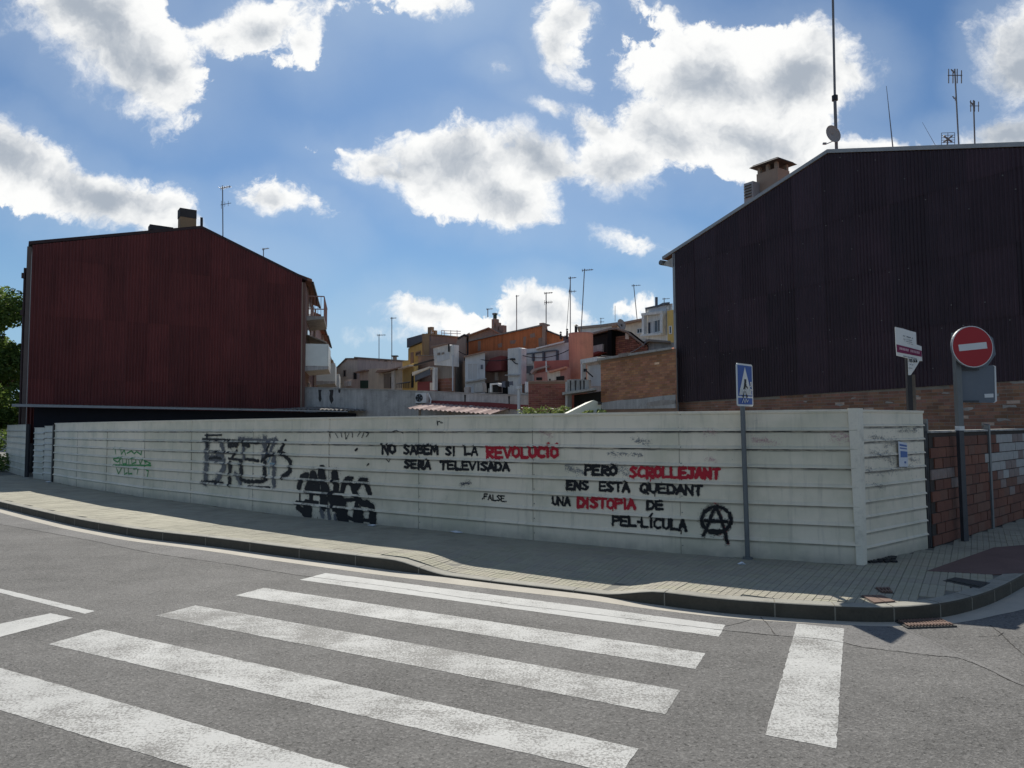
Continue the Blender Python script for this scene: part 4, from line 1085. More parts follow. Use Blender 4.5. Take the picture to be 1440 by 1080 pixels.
for (ua, za, ub, zb) in ((-.45, zE - .45 * (zA - zE) / uA, uA, zA), (uA, zA, LW + .4, roofR(LW + .4))):
    r_ = MB(); r_.prism([W3(A0, tR, nR, ua, za, .06), W3(A0, tR, nR, ub, zb, .06), W3(A0, tR, nR, ub, zb + .10, .06), W3(A0, tR, nR, ua, za + .10, .06)], (back.x * 9.2, back.y * 9.2, 0))
    obj('roof', r_, M_ROOFT, dark)
    f_ = MB(); f_.prism([W3(A0, tR, nR, ua, za - .0, .065), W3(A0, tR, nR, ub, zb - .0, .065), W3(A0, tR, nR, ub, zb + .10, .065), W3(A0, tR, nR, ua, za + .10, .065)], (nR.x * .03, nR.y * .03, 0))
    obj('roof_flashing', f_, M_TRIM, dark)
# eaves gutter on the far side
ev = MB(); ev.tube([W3(A0, tR, nR, -.5, zE - .22, .12), W3(A0, tR, nR, -.5, zE - .22, -7)], .09, 8); obj('eaves_gutter', ev, M_GALV, dark)
ev = MB(); ev.prism([W3(A0, tR, nR, -.5, zE - .30, .03), W3(A0, tR, nR, -.02, zE - .48, .03), W3(A0, tR, nR, -.02, zE - .12, .03), W3(A0, tR, nR, -.45, zE - .25, .03)], (back.x * 8, back.y * 8, 0)); obj('soffit', ev, M_RENDER_G, dark)
# four courses of lapped sheets
lapz = [cladR, lambda u: uR(955, 503)[1] + .012 * u, lambda u: uR(955, 440)[1] + .022 * u, lambda u: uR(955, 374)[1] + .03 * u]
ncol = 12; cw = LW / ncol
levels = [lapz[0]]
for f_ in lapz[1:]: levels.append(f_)
H3 = levels[3]
levels += [lambda u: H3(u) + 2.0]
for lv in range(5):
    for c in range(ncol):
        u0 = c * cw; u1 = u0 + cw
        zb = levels[lv]; zt = (levels[lv + 1] if lv < 4 else (lambda u: 99))
        zt2 = lambda u, zt=zt: min(zt(u) + .06, roofR(u) - .02)
        if max(zt2(u0) - zb(u0), zt2(u1) - zb(u1), zt2((u0 + u1) / 2) - zb((u0 + u1) / 2)) < .05: continue
        zb2 = lambda u, zb=zb, zt2=zt2: min(zb(u), zt2(u))
        corr_sheet('cladding_sheet', A0, tR, nR, u0 + .004, u1 - .004 + .02, zb2, zt2, .030 + .010 * lv + random.uniform(0, .006), M_CLAD_D, dark, tint=random.uniform(.75, 1.3))
sc = MB()
for lv in range(1, 5):
    for c in range(46):
        u = (c + .5) * LW / 46; z = levels[lv](u) - .08 if random.random() < .5 else levels[lv](u) - random.uniform(.1, 1.6)
        if z < roofR(u) - .1 and z > cladR(u) and random.random() < .4: sc.box(W3(A0, tR, nR, u, z, .052 + .010 * lv), (.02, .02, .02))
M_SCREW = mat('washer', (.20, .19, .18), rough=.5)
obj('fixing_screws', sc, M_SCREW, dark, kind='stuff')
tr_ = MB(); tr_.prism([W3(A0, tR, nR, -.02, .5, .07), W3(A0, tR, nR, .07, .5, .07), W3(A0, tR, nR, .07, zE - .02, .07), W3(A0, tR, nR, -.02, zE - .02, .07)], (-nR.x * .09, -nR.y * .09, 0)); obj('corner_flashing', tr_, M_TRIM, dark)
brick_field('brick_courses', A0, tR, nR, 0, LW, .9, cladR, .255, .078, M_BRICK, dark, pale=.025)
# bare patches and stone lumps in the plinth
st_ = MB()
for (x, y, s_) in ((1133, 557, .10), (1133, 565, .09), (1075, 557, .05), (1200, 560, .09), (1430, 538, .22), (1400, 556, .16), (1360, 575, .18), (1418, 571, .22), (1330, 553, .12), (1290, 557, .10), (1180, 569, .14), (1008, 571, .07), (1250, 566, .12), (1412, 590, .18)):
    u, z = uR(x, y); s_ *= .6
    P = [W3(A0, tR, nR, u + math.cos(a) * s_ * random.uniform(.3, 1.3) * 1.4, z + math.sin(a) * s_ * .4 * random.uniform(.3, 1.3), .004) for a in np.linspace(0, 2 * math.pi, 9, endpoint=False)]
    st_.prism(P, (nR.x * .008, nR.y * .008, 0))
M_PATCH = mat('pale_mortar_patch', (.34, .31, .28), var=.4, scale=6)
obj('mortar_smears', st_, M_PATCH, dark, kind='stuff')
# chimney with slab cap on posts
def frustum(mb, c, w0, d0, w1, d1, h, rz, tint=None):
    R = Matrix.Rotation(rz, 3, 'Z'); P = []
    for zz, w, d in ((0, w0, d0), (h, w1, d1)):
        for x, y in ((-w / 2, -d / 2), (w / 2, -d / 2), (w / 2, d / 2), (-w / 2, d / 2)):
            v = R @ Vector((x, y, zz)); P.append((c[0] + v.x, c[1] + v.y, c[2] + v.z))
    return mb.hexa(P, tint)
M_CHIM = mat('chimney_render', (0.2940, 0.2310, 0.1820), var=.25, scale=2)
M_DARKCAP = mat('dark_slab', (.055, .05, .05), var=.3)
def pole_on(px, y0, y1, depth): return DP(px, y0, depth), DP(px, y1, depth)
rzR = math.atan2(tR.y, tR.x)
def on_right(x, y, back_=1.0):
    """point on a plane parallel to the gable wall, back_ metres behind it"""
    a, b = A0 - nR * back_, A1 - nR * back_; return VP(x, y, a, b)
cb = on_right(1088, 285, 1.6); ct = on_right(1087, 243, 1.6); cw_ = (on_right(1105, 250, 1.6) - on_right(1070, 250, 1.6)).length * .82
mb = MB(); mb.box((cb.x, cb.y, (cb.z - .6 + ct.z) / 2), (cw_, cw_ * .8, ct.z - cb.z + .6), rzR); obj('chimney', mb, M_CHIM, dark); chim = dark.children[-1]
ch = [c for c in dark.children if c.name.startswith('chimney')][0]
tp = on_right(1087, 234, 1.6)
for sx in (-1, 0, 1):
    for sy in (-1, 1):
        mb = MB(); q = Vector((ct.x, ct.y)) + tR * sx * cw_ * .40 + nR * sy * cw_ * .32; mb.box((q.x, q.y, (ct.z + tp.z) / 2), (.10, .10, tp.z - ct.z + .02), rzR); obj('cap_post', mb, M_CHIM, ch)
mb = MB(); frustum(mb, (tp.x, tp.y, tp.z), cw_ * 1.38, cw_ * 1.3, cw_ * 1.2, cw_ * 1.1, .06, rzR); frustum(mb, (tp.x, tp.y, tp.z + .072), cw_ * 1.2, cw_ * 1.1, .1, .1, .08, rzR); obj('cap_slab', mb, M_DARKCAP, ch)
# roof ventilator beside the chimney
vb = on_right(1060, 286, 1.2); vt = on_right(1058, 259, 1.2)
mb = MB(); mb.box((vb.x, vb.y, (vb.z - .3 + vt.z) / 2), (.34, .5, vt.z - vb.z + .3), rzR); vent = obj('roof_vent', mb, M_TRIM, dark)
for k in range(5):
    mb = MB(); q = vt + Vector((tR.x * .02 + nR.x * .27, tR.y * .02 + nR.y * .27, -.10 - .09 * k)); mb.box((q.x, q.y, q.z), (.26, .05, .018), rzR, rx=.5); obj('louvre', mb, M_DKPOST, vent)

# ------------------------------------------------------------------ antennas, masts, dish
M_ALU = mat('aerial_metal', (.16, .16, .17), rough=.5, var=.2)
def yagi(name, x, y_base, y_top, depth, label, boom=(8, 'r'), levels=((0.0, 5),), tilt=0, r=.018, group='roof aerials', lean=0.0):
    b, t = DP(x, y_base, depth), DP(x + tilt, y_top, depth)
    T = thing(name, label, 'antenna', b, group)
    mb = MB(); mb.tube([b, t], r, 6); obj('mast', mb, M_ALU, T)
    H = t.z - b.z
    for k, (f, ne) in enumerate(levels):
        c = t - (t - b) * f; L = boom[0] / F * depth; sgn = 1 if boom[1] == 'r' else -1
        mb = MB(); e0 = c + Vector((-sgn * L * .25, .1, 0)); e1 = c + Vector((sgn * L * .9, -L * .5, -L * .06))
        mb.tube([e0, e1], r * .6, 5)
        for i in range(ne):
            q = e0.lerp(e1, (i + .2) / ne); h_ = L * (.22 + .12 * (i == 0))
            if k % 2 == 0: mb.tube([q + Vector((-.3 * h_, -h_, 0)), q + Vector((.3 * h_, h_, 0))], r * .4, 4); mb.tube([q + Vector((0, 0, -h_ * .5)), q + Vector((0, 0, h_ * .5))], r * .4, 4)
            else: mb.tube([q + Vector((0, 0, -h_)), q + Vector((0, 0, h_))], r * .4, 4)
        obj('boom', mb, M_ALU, T)
    return T
def depthR(x): p = on_right(x, 214, 1.0); return p.y
# tall mast with dish
dm = depthR(1176)
b, t = DP(1176.5, 216, dm), DP(1170, -60, dm)
T = thing('radio_mast', 'very tall thin mast with a collar, on the ridge of the dark gabled house', 'antenna', b)
mb = MB(); c = DP(1174, 138, dm); mb.tube([b, c], .045, 8); mb.tube([c, t], .034, 8); obj('mast', mb, M_ALU, T)
mb = MB(); mb.tube([c + Vector((0, 0, -.07)), c + Vector((0, 0, .07))], .085, 8); obj('collar', mb, M_DKPOST, T)
dc = DP(1172, 188, dm - .12)
T = thing('satellite_dish', 'round greyish dish clamped low on the tall mast above the dark gabled house', 'satellite dish', dc)
def dish(mb, c, rx_, rz_, nrm, n=20):
    nrm = Vector(nrm).normalized(); a = Vector((0, 0, 1)).cross(nrm).normalized(); b_ = nrm.cross(a)
    rings = []
    for k, (f, dpt) in enumerate(((1.0, 0), (.98, -.03), (.7, -.10), (.35, -.15), (.03, -.165))):
        rings.append([c + a * math.cos(2 * math.pi * i / n) * rx_ * f + b_ * math.sin(2 * math.pi * i / n) * rz_ * f + nrm * dpt * rx_ * 1.3 for i in range(n)])
    vs_ = [p for r in rings for p in r] + [c + nrm * .0]
    fs_ = [(k * n + i, k * n + (i + 1) % n, (k + 1) * n + (i + 1) % n, (k + 1) * n + i) for k in range(4) for i in range(n)]
    mb.add(vs_, fs_)
mb = MB(); dish(mb, dc, .235, .27, (.25, -1, .2)); mb.smooth = True
M_DISH = mat('dish_paint', (.30, .27, .25), rough=.6, var=.15)
o = obj('reflector', mb, M_DISH, T); o.modifiers.new('s', 'SOLIDIFY').thickness = .012
mb = MB(); mb.tube([dc + Vector((0, .02, -.2)), DP(1161, 203, dm - .35)], .014, 6); mb.box(DP(1159.5, 202, dm - .35), (.09, .05, .05)); obj('feed_arm', mb, M_ALU, T)
yagi('tv_antenna', 1348.5, 209, 97, depthR(1348) + 1, 'tall twin-bracket aerial at the far right of the dark roof', boom=(9, 'l'), levels=((0.02, 4), (.36, 2)), tilt=-6, group=None)
d_ = depthR(1345) + 1
T = thing('panel_antenna', 'vertical-element aerial head at the top of the tallest mast, far right roof', 'antenna', DP(1342, 120, d_))
for i in range(4):
    mb = MB(); x_ = 1334 + i * 6; mb.tube([DP(x_, 97 + (i % 2) * 2, d_ - .1 * i), DP(x_, 117, d_ - .1 * i)], .014, 5); obj('element', mb, M_ALU, T)
mb = MB(); mb.tube([DP(1333, 106, d_), DP(1353, 106, d_ - .3)], .012, 5); obj('cross_arm', mb, M_ALU, T)
yagi('tv_antenna', 1371, 208, 141, depthR(1371) + 1.4, 'shorter aerial with upright elements just right of the tallest roof aerial', boom=(9, 'l'), levels=((0.05, 4),), tilt=-2, group=None)
d_ = depthR(1371) + 1.4
T = thing('panel_antenna', 'small vertical-element aerial head on the shorter right-hand mast', 'antenna', DP(1370, 152, d_))
for i in range(3):
    mb = MB(); x_ = 1365 + i * 5.5; mb.tube([DP(x_, 141 + i, d_), DP(x_, 157, d_)], .012, 5); obj('element', mb, M_ALU, T)
mb = MB(); mb.tube([DP(1364, 149, d_), DP(1377, 149, d_ - .2)], .01, 5); obj('cross_arm', mb, M_ALU, T)
b, t = DP(1256, 211, depthR(1256)), DP(1246.5, 121, depthR(1256))
T = thing('whip_antenna', 'leaning bare whip aerial on the dark roof right of the dish mast', 'antenna', b)
mb = MB(); mb.tube([b, t], .017, 5, r1=.006); obj('rod', mb, M_ALU, T)
b, t = DP(1318, 209, depthR(1310) + 3), DP(1297, 172, depthR(1310) + 3)
T = thing('whip_antenna', 'very faint leaning whip behind the ridge, left of the grid aerial', 'antenna', b)
mb = MB(); mb.tube([b, t], .007, 5, r1=.004); obj('rod', mb, M_ALU, T)
dg = depthR(1333) + .5
T = thing('grid_antenna', 'low square wire-grid aerial standing on the dark roof edge', 'antenna', DP(1333, 210, dg))
mb = MB(); mb.tube([DP(1332, 211, dg), DP(1332.5, 196, dg)], .02, 6); obj('mast', mb, M_ALU, T)
mb = MB()
for k in range(6): mb.tube([DP(1324, 187 + k * 3.4, dg), DP(1342.5, 186.5 + k * 3.4, dg)], .007, 4)
for x_ in (1324, 1333, 1342.5): mb.tube([DP(x_, 187, dg), DP(x_, 205, dg)], .008, 4)
mb.tube([DP(1327, 191, dg - .05), DP(1339, 200, dg - .05)], .022, 5); mb.tube([DP(1339, 191, dg - .05), DP(1327, 200, dg - .05)], .022, 5)
obj('grid', mb, M_ALU, T, kind='stuff')

# ------------------------------------------------------------------ low block wall along the side street
WL = (WALL1 - WALL0).length; tW = (WALL1 - WALL0).normalized(); nW = Vector((tW.y, -tW.x))
nW = -nW if nW.dot(-WALL0) < 0 else nW
def uW(x, y): p = VP(x, y, WALL0, WALL1); return (Vector(p[:2]) - WALL0).dot(tW), p.z
zt0 = uW(1312, 609)[1]; zt1 = uW(1438, 612)[1]
lowall = thing('block_wall', 'low wall of red hollow blocks, partly whitewashed, along the side street right of the hoarding', 'wall', (WALL0.x, WALL0.y, .13))
mb = MB(); mb.prism([W3(WALL0, tW, nW, 0, .1), W3(WALL0, tW, nW, WL, .1), W3(WALL0, tW, nW, WL, zt0), W3(WALL0, tW, nW, 0, zt0)], (-nW.x * .14, -nW.y * .14, 0)); obj('wall_core', mb, mat('dark_joint_mortar', (.05, .04, .034), var=.3), lowall)
mb = MB(); mb.prism([W3(WALL0, tW, nW, 0, zt0 + .003, .03), W3(WALL0, tW, nW, WL, zt0 + .003, .03), W3(WALL0, tW, nW, WL, zt0 + .03, .03), W3(WALL0, tW, nW, 0, zt0 + .03, .03)], (-nW.x * .2, -nW.y * .2, 0)); obj('coping', mb, M_CONC, lowall)
M_BL = [mat('hollow_block_%s' % k, c, var=.3, scale=5, fine=40, dirt=(.10, .06, .045), dirt_amt=.5) for k, c in (('red', (.165, .068, .046)), ('brown', (.145, .064, .045)), ('rust', (.19, .08, .052)), ('dusty', (.175, .088, .062)))]
M_WHW = mat('whitewash', (.38, .37, .35), var=.25, scale=6, dirt=(.3, .2, .16), dirt_amt=.6)
M_WHD = mat('thin_whitewash', (.24, .19, .17), var=.35, scale=6, dirt=(.24, .11, .08), dirt_amt=.8)
bl_, bh_ = .30, .142
mesh_b = {}
for k, m_ in enumerate(M_BL + [M_WHW, M_WHD]):
    bb = MB(); bb.box((bl_ / 2 - .006, 0, bh_ / 2 - .005), (bl_ - .014, .03, bh_ - .013)); mesh_b[k] = bb.mesh('block', (0, 0, 0), m_)
uP, _ = uW(1393, 700); uw0 = uW(1400, 620)[0]
rzW = math.atan2(tW.y, tW.x)
row = 0; z = .14; nb = 0
while z + bh_ < zt0:
    u = .0 if row % 2 == 0 else bl_ / 2
    while u + bl_ < WL and u < 7.5:
        zz = z - .13
        k = random.choice((0, 0, 1, 2, 3))
        if u > uw0 - .05 and zz > .62: k = 4 if random.random() < .45 + .25 * (zz > .9) else 5
        elif u > uw0 and zz > .4 and random.random() < .4: k = 5
        elif .6 < zz < 1.0 and u < .9 and random.random() < .25: k = 5
        elif u < uw0 and u > uw0 - .75 and .75 < zz < 1.1: k = 4
        q = W3(WALL0, tW, nW, u, z, .002 + random.uniform(-.004, .004))
        inst('block', mesh_b[k], lowall, q, (random.uniform(-.006, .006), 0, rzW)); nb += 1
        u += bl_
    z += bh_; row += 1
# posts of the old gateway
def gpost(x, y0, y1, w, m, name, label, cat='post'):
    b = G(x, y0, .13); u, zt = uW(x, y1); d = b.y
    mb = MB(); tz = DP(x, y1, b.y).z; mb.box((b.x, b.y, (.13 + tz) / 2), (w, w, tz - .13), rzW); return top(name, mb, m, label, cat)
gpost(1394, 743, 598, .075, M_GALV, 'steel_post', 'grey steel post standing against the block wall near the right edge')
b = DP(1391, 598, G(1394, 743).y)
mb = MB(); mb.tube([b, b + Vector((-.10, 0, .02)), b + Vector((-.12, 0, -.10))], .014, 6); top('hook', mb, M_GALV, 'small bent metal hook at the top of the grey steel post', 'hook')

# ------------------------------------------------------------------ road signs and estate-agent board
M_SIGNPOLE = mat('sign_pole_zinc', (.135, .145, .15), rough=.45, var=.2, scale=5, metal=.2)
M_SIGNPOLE_LOW = mat('sign_pole_dark', (.055, .058, .065), rough=.5, var=.3, scale=5)
M_WHITE = mat('sign_white', (.62, .63, .62), rough=.45, var=.08, bump=0)
M_SBLUE = mat('sign_blue', (.018, .07, .30), rough=.4, var=.1, bump=0)
M_SRED = mat('sign_red', (.36, .012, .016), rough=.4, var=.08, bump=0)
M_SBLACK = mat('sign_black', (.015, .015, .015), rough=.5, bump=0)
M_GREYBACK = mat('sign_back_grey', (.135, .155, .18), rough=.5, var=.12, scale=3, bump=0)
M_MAG = mat('board_magenta', (.17, .02, .07), rough=.5, bump=0)
M_MAGL = mat('board_pale_print', (.45, .28, .34), rough=.5, bump=0)
M_WOOD = mat('weathered_wood', (.13, .11, .09), var=.35, scale=6)
class Plate:
    """local frame of a flat sign: origin, right vector, up vector, face normal"""
    def __init__(s, o, r, u, n): s.o, s.r, s.u, s.n = Vector(o), Vector(r).normalized(), Vector(u).normalized(), Vector(n).normalized()
    def p(s, a, b, d=0): q = s.o + s.r * a + s.u * b + s.n * d; return (q.x, q.y, q.z)
    def poly(s, pts, d0, d1):
        mb = MB(); mb.prism([s.p(a, b, d0) for a, b in pts], s.n * (d1 - d0)); return mb
def rrect(w, h, r, k=4):
    P = []
    for cx, cy, a0 in ((w - r, h - r, 0), (-w + r, h - r, 90), (-w + r, -h + r, 180), (w - r, -h + r, 270)):
        for i in range(k + 1): a = math.radians(a0 + 90 * i / k); P.append((cx + r * math.cos(a), cy + r * math.sin(a)))
    return P
# pedestrian crossing sign
pb = G(1051.5, 786, .13); ptp = DP(1041, 512, pb.y); zt = ptp.z
T = thing('crossing_sign', 'blue and white pedestrian crossing sign turned edge-on, defaced, on a thin pole before the hoarding', 'road sign', pb)
mb = MB(); mb.tube([pb, Vector((ptp.x + .01, pb.y, zt - .05))], .029, 12); obj('pole', mb, M_SIGNPOLE, T)
mb = MB(); mb.tube([pb, pb + Vector((0, 0, .02))], .06, 12); obj('base_collar', mb, M_SIGNPOLE, T)
PL = VP
top_c = DP(1041, 511, pb.y - .04); bot_c = DP(1043, 572, pb.y - .04); H = (top_c.z - bot_c.z)
rv = Vector((.70, .714, 0)).normalized()          # from the near left edge to the far right edge
nv_ = Vector((.714, -.70, 0))
nv_ = nv_ if nv_.dot(Vector((0, -1, 0))) > 0 else -nv_
# the picture side is the one the camera sees
cen = (top_c + bot_c) / 2; cen = Vector((ptp.x + .0, pb.y, cen.z)) + nv_ * .05
P_ = Plate(cen, rv, (.0, 0, 1), nv_)
hw, hh = .205, H / 2 * .98
obj('plate', P_.poly(rrect(hw, hh, .03), -.006, .004), M_WHITE, T); plate = [c for c in T.children if c.name.startswith('plate')][0]
obj('blue_panel', P_.poly([(a, b) for a, b in [(-hw + .022, -hh + .12), (hw - .022, -hh + .12), (hw - .022, hh - .022), (-hw + .022, hh - .022)]], .0045, .006), M_SBLUE, plate)
obj('lower_blue_panel', P_.poly([(-hw + .022, -hh + .022), (hw - .022, -hh + .022), (hw - .022, -hh + .10), (-hw + .022, -hh + .10)], .0045, .006), M_SBLUE, plate)
obj('white_triangle', P_.poly([(-.165, -hh + .135), (.165, -hh + .135), (.0, hh - .04)], .0065, .008), M_WHITE, plate)
# walking figure, black
fig = MB()
def pseg(mb, a, b, w, d=.009, d1=.0105):
    a = Vector(a); b = Vector(b); t = (b - a).normalized(); n = Vector((-t.y, t.x)) * w / 2
    mb.prism([P_.p(*q, d) for q in (a + n, a - n, b - n, b + n)], P_.n * (d1 - d))
pseg(fig, (.0, .07), (.0, .02), .05); pseg(fig, (0, .02), (-.02, -.06), .06); pseg(fig, (-.02, -.06), (-.07, -.15), .03); pseg(fig, (-.015, -.06), (.04, -.15), .03); pseg(fig, (0, .0), (.06, -.04), .02); pseg(fig, (0, .0), (-.05, -.05), .02)
fo = obj('walking_figure', fig, M_SBLACK, plate, kind='stuff')
scr = MB()
def sc_(pts, w=.012):
    for a, b in zip(pts[:-1], pts[1:]): pseg(scr, a, b, w, .0115, .013)
for k in range(9):
    x = -.15 + k * .035; sc_([(x, -hh + .14), (x + .012, -.02 - random.uniform(0, .06)), (x + .03, -hh + .15 + random.uniform(0, .06))], .011)
sc_([(.10, -.02), (.16, .0), (.15, .04), (.12, .03), (.19, -.06), (.12, -.05)], .014)
sc_([(-.10, -hh + .04), (-.06, -hh + .09), (-.03, -hh + .04), (.0, -hh + .09), (.03, -hh + .05), (.06, -hh + .08)], .010)
obj('white_scribble', scr, M_WHITE, plate, kind='stuff')

# no-entry sign on leaning pole, with the back of a second sign below
nb_ = G(1357, 761, .13); dpn = nb_.y
nt_ = DP(1343.5, 468, dpn); nm = nb_.lerp(nt_, .535)
T = thing('no_entry_sign', 'red round no-entry sign with white bar on a leaning pole by the block wall', 'road sign', nb_)
def sq_tube(a, b, w, d, rz):
    mb = MB(); ax = Vector((math.cos(rz), math.sin(rz), 0)); ay = Vector((-ax.y, ax.x, 0)); P = []
    for c in (a, b):
        for x, y in ((-1, -1), (1, -1), (1, 1), (-1, 1)): P.append(c + ax * x * w / 2 + ay * y * d / 2)
    mb.hexa(P); return mb
obj('pole', sq_tube(nb_, nm, .088, .05, .35), M_SIGNPOLE_LOW, T, 'dark lower half of the pole')
obj('pole', sq_tube(nm, nt_, .096, .056, .35), M_SIGNPOLE, T)
obj('pole_band', sq_tube(nb_.lerp(nt_, .527), nb_.lerp(nt_, .548), .102, .062, .35), M_WHITE, T)
dc = DP(1367.5, 487.5, dpn - .08)
nn = Vector((.10, -1, .04)).normalized(); rr_ = Vector((1, .10, 0)).normalized(); rr_ = (rr_ + Vector((0, 0, .10))).normalized(); uu_ = nn.cross(rr_) * -1
uu_ = uu_ if uu_.z > 0 else -uu_
P2 = Plate(dc, rr_, uu_, nn)
circ = lambda r, k=40, sx=1.0: [(r * sx * math.cos(2 * math.pi * i / k), r * math.sin(2 * math.pi * i / k)) for i in range(k)]
rad = 29.5 / F * dpn
dk = obj('disc', P2.poly(circ(rad, sx=1.05), -.03, .0), M_GREYBACK, T)
obj('rim', P2.poly(circ(rad * .995, sx=1.05), .0005, .003), M_WHITE, dk)
obj('red_face', P2.poly(circ(rad * .955, sx=1.05), .0035, .006), M_SRED, dk)
obj('white_bar', P2.poly([(-rad * .72, -rad * .155), (rad * .72, -rad * .155), (rad * .72, rad * .155), (-rad * .72, rad * .155)], .0065, .009), M_WHITE, dk)
P2b = Plate(dc + Vector((.12, .10, -.01)), rr_, uu_, nn)
obj('bracket', P2b.poly([(rad * math.cos(math.radians(22.5 + 45 * i)) * 1.02, rad * math.sin(math.radians(22.5 + 45 * i)) * 1.02) for i in range(8)], -.012, .0), M_GREYBACK, T)
T = thing('turned_sign', 'grey rear of a square sign on the leaning pole, under the no-entry disc', 'road sign', DP(1375, 567, dpn))
q = [(1349, 517), (1397, 513.5), (1400, 516), (1401, 563), (1397, 566.5), (1351, 566)]
sb = MB(); sb.prism([DP(x, y, dpn + .03) for x, y in q], (0, .02, 0)); so = obj('plate', sb, M_GREYBACK, T)
sb = MB(); sb.prism([DP(x, y, dpn + .025) for x, y in [(1396.5, 513.5), (1400.5, 515), (1402, 564), (1398.5, 566.5), (1399.5, 563), (1398.5, 516)]], (0, .03, 0)); obj('folded_edge', sb, M_WHITE, so)
sb = MB(); sb.prism([DP(x, y, dpn + .024) for x, y in [(1384.5, 554), (1397, 553.5), (1397.2, 558.8), (1384.7, 559.2)]], (0, .004, 0)); obj('sticker', sb, M_WHITE, so)
for y in (519.5, 564.5):
    sb = MB(); sb.prism([DP(x, y + dy, dpn + .0) for x, dy in ((1346, -1.3), (1377, -1.3), (1377, 1.3), (1346, 1.3))], (0, .025, 0)); obj('mounting_rail', sb, M_SIGNPOLE_LOW, T)

# torn sale board behind the fence
db = 9.9
pbq = DP(1281, 600, db)
T = thing('sale_board', 'torn white board with magenta band and phone number, standing behind the fence corner', 'signboard', (pbq.x, pbq.y, .13))
cb_ = lambda pts: [(1240 + a / 6.75, 440 + b / 6.75) for a, b in pts]
def bpoly(pts, d, th): mb = MB(); mb.prism([DP(x, y, d) for x, y in cb_(pts)], (0, th, 0)); return mb
bo = obj('board', bpoly([(127, 133), (200, 148), (262, 168), (325, 185), (330, 300), (378, 318), (385, 458), (360, 455), (335, 500), (310, 540), (275, 590), (255, 590), (250, 430), (143, 405), (135, 300)], db, .012), M_WHITE, T)
obj('band', bpoly([(140, 298), (250, 325), (380, 360), (380, 417), (146, 372)], db - .004, .003), M_MAG, bo)
def btext(txt, x0, y0, x1, y1, h0, h1, w, m, nm):
    mb = MB()
    for pl, ww in word(txt, x0, y0, y0 + h0, x1, y1, y1 + h1, w, jit=.02):
        for a, b in zip(pl[:-1], pl[1:]):
            A_ = Vector(a); B_ = Vector(b); tt_ = (B_ - A_)
            if tt_.length < 1e-6: continue
            tt_.normalize(); n_ = Vector((-tt_.y, tt_.x)) * ww / 2
            mb.prism([DP(*q, db - .007) for q in (A_ + n_, A_ - n_, B_ - n_, B_ + n_)], (0, .002, 0))
    return obj(nm, mb, m, bo, kind='stuff')
x = lambda a: 1240 + a / 6.75; y = lambda b: 440 + b / 6.75
btext('735', x(255), y(437), x(290), y(440), 4.2, 4.2, .7, M_SBLACK, 'phone_number'); btext('36', x(297), y(440), x(318), y(441), 4.2, 4.2, .7, M_SBLACK, 'phone_number'); btext('36', x(322), y(441), x(336), y(442), 4.0, 4.0, .7, M_SBLACK, 'phone_number')
mk = MB()
for (a, b, c, d_, hgt) in ((205, 212, 300, 238, 9), (205, 245, 300, 262, 5), (215, 262, 290, 280, 4), (240, 285, 300, 300, 4), (205, 405, 335, 432, 7), (262, 485, 300, 492, 6), (255, 520, 292, 524, 5)):
    n_ = 9
    for k in range(n_):
        if random.random() < .2: continue
        f0 = k / n_; f1 = (k + random.uniform(.5, .9)) / n_
        mk.prism([DP(x(a + (c - a) * f), y(b + (d_ - b) * f + hh_), db - .007) for f, hh_ in ((f0, 0), (f1, 0), (f1, hgt), (f0, hgt))], (0, .002, 0))
obj('worn_print', mk, M_GREYBACK, bo, kind='stuff')
mk = MB()
for k in range(13):
    if k == 6: continue
    f0 = .12 + k * .062; f1 = f0 + .045; a, b = 140, 318; c, d_ = 380, 372
    mk.prism([DP(x(a + (c - a) * f), y(b + (d_ - b) * f + hh_), db - .0075) for f, hh_ in ((f0, 0), (f1, 0), (f1, 22), (f0, 24))], (0, .002, 0))
obj('band_print', mk, M_MAGL, bo, kind='stuff')
for (x0_, x1_, yt, m_, w_, dd2) in ((1276.5, 1276.5, 502, M_DKPOST, .065, .05), (1282, 1281.5, 527, M_WOOD, .05, .10)):
    a = DP(x0_, 500, db + dd2); c = DP(x1_, yt, db + dd2); sb = MB(); sb.box((a.x, a.y, (.1 + c.z) / 2), (w_, .05, c.z - .1)); obj('post', sb, m_, T)

# ------------------------------------------------------------------ oxide red gable house on the left
ZL = 26.5
B0 = Vector(((46 - 720) / F * ZL * 1.0, ZL)); B0 = Vector(DP(42, 450, ZL)[:2])
pr_ = DP(423, 450, 32.4); B1 = Vector(pr_[:2]); LB = (B1 - B0).length
tB, nB = wall_basis(B0, B1)
def uB(x, y): p = VP(x, y, B0, B1); return (Vector(p[:2]) - B0).dot(tB), p.z
zl = uB(46, 344)[1]; ua_, za_ = uB(283, 321); zr = uB(425, 391)[1]
def roofB(u): return zl + (za_ - zl) * u / ua_ if u < ua_ else za_ + (zr - za_) * (u - ua_) / (LB - ua_)
red = thing('gable_house', 'gabled house on the left whose blind side wall is clad in dark oxide-red corrugated sheets', 'house', (B0.x + tB.x * 5, B0.y + tB.y * 5, .13))
mb = MB(); mb.prism([W3(B0, tB, nB, u, z) for u, z in ((0, .1), (LB, .1), (LB, zr - .1), (ua_, za_ - .1), (0, zl - .1))], (-nB.x * 6, -nB.y * 6, 0)); obj('wall', mb, M_CONC, red)
M_COPE = mat('dark_red_coping', (.045, .024, .024), rough=.6)
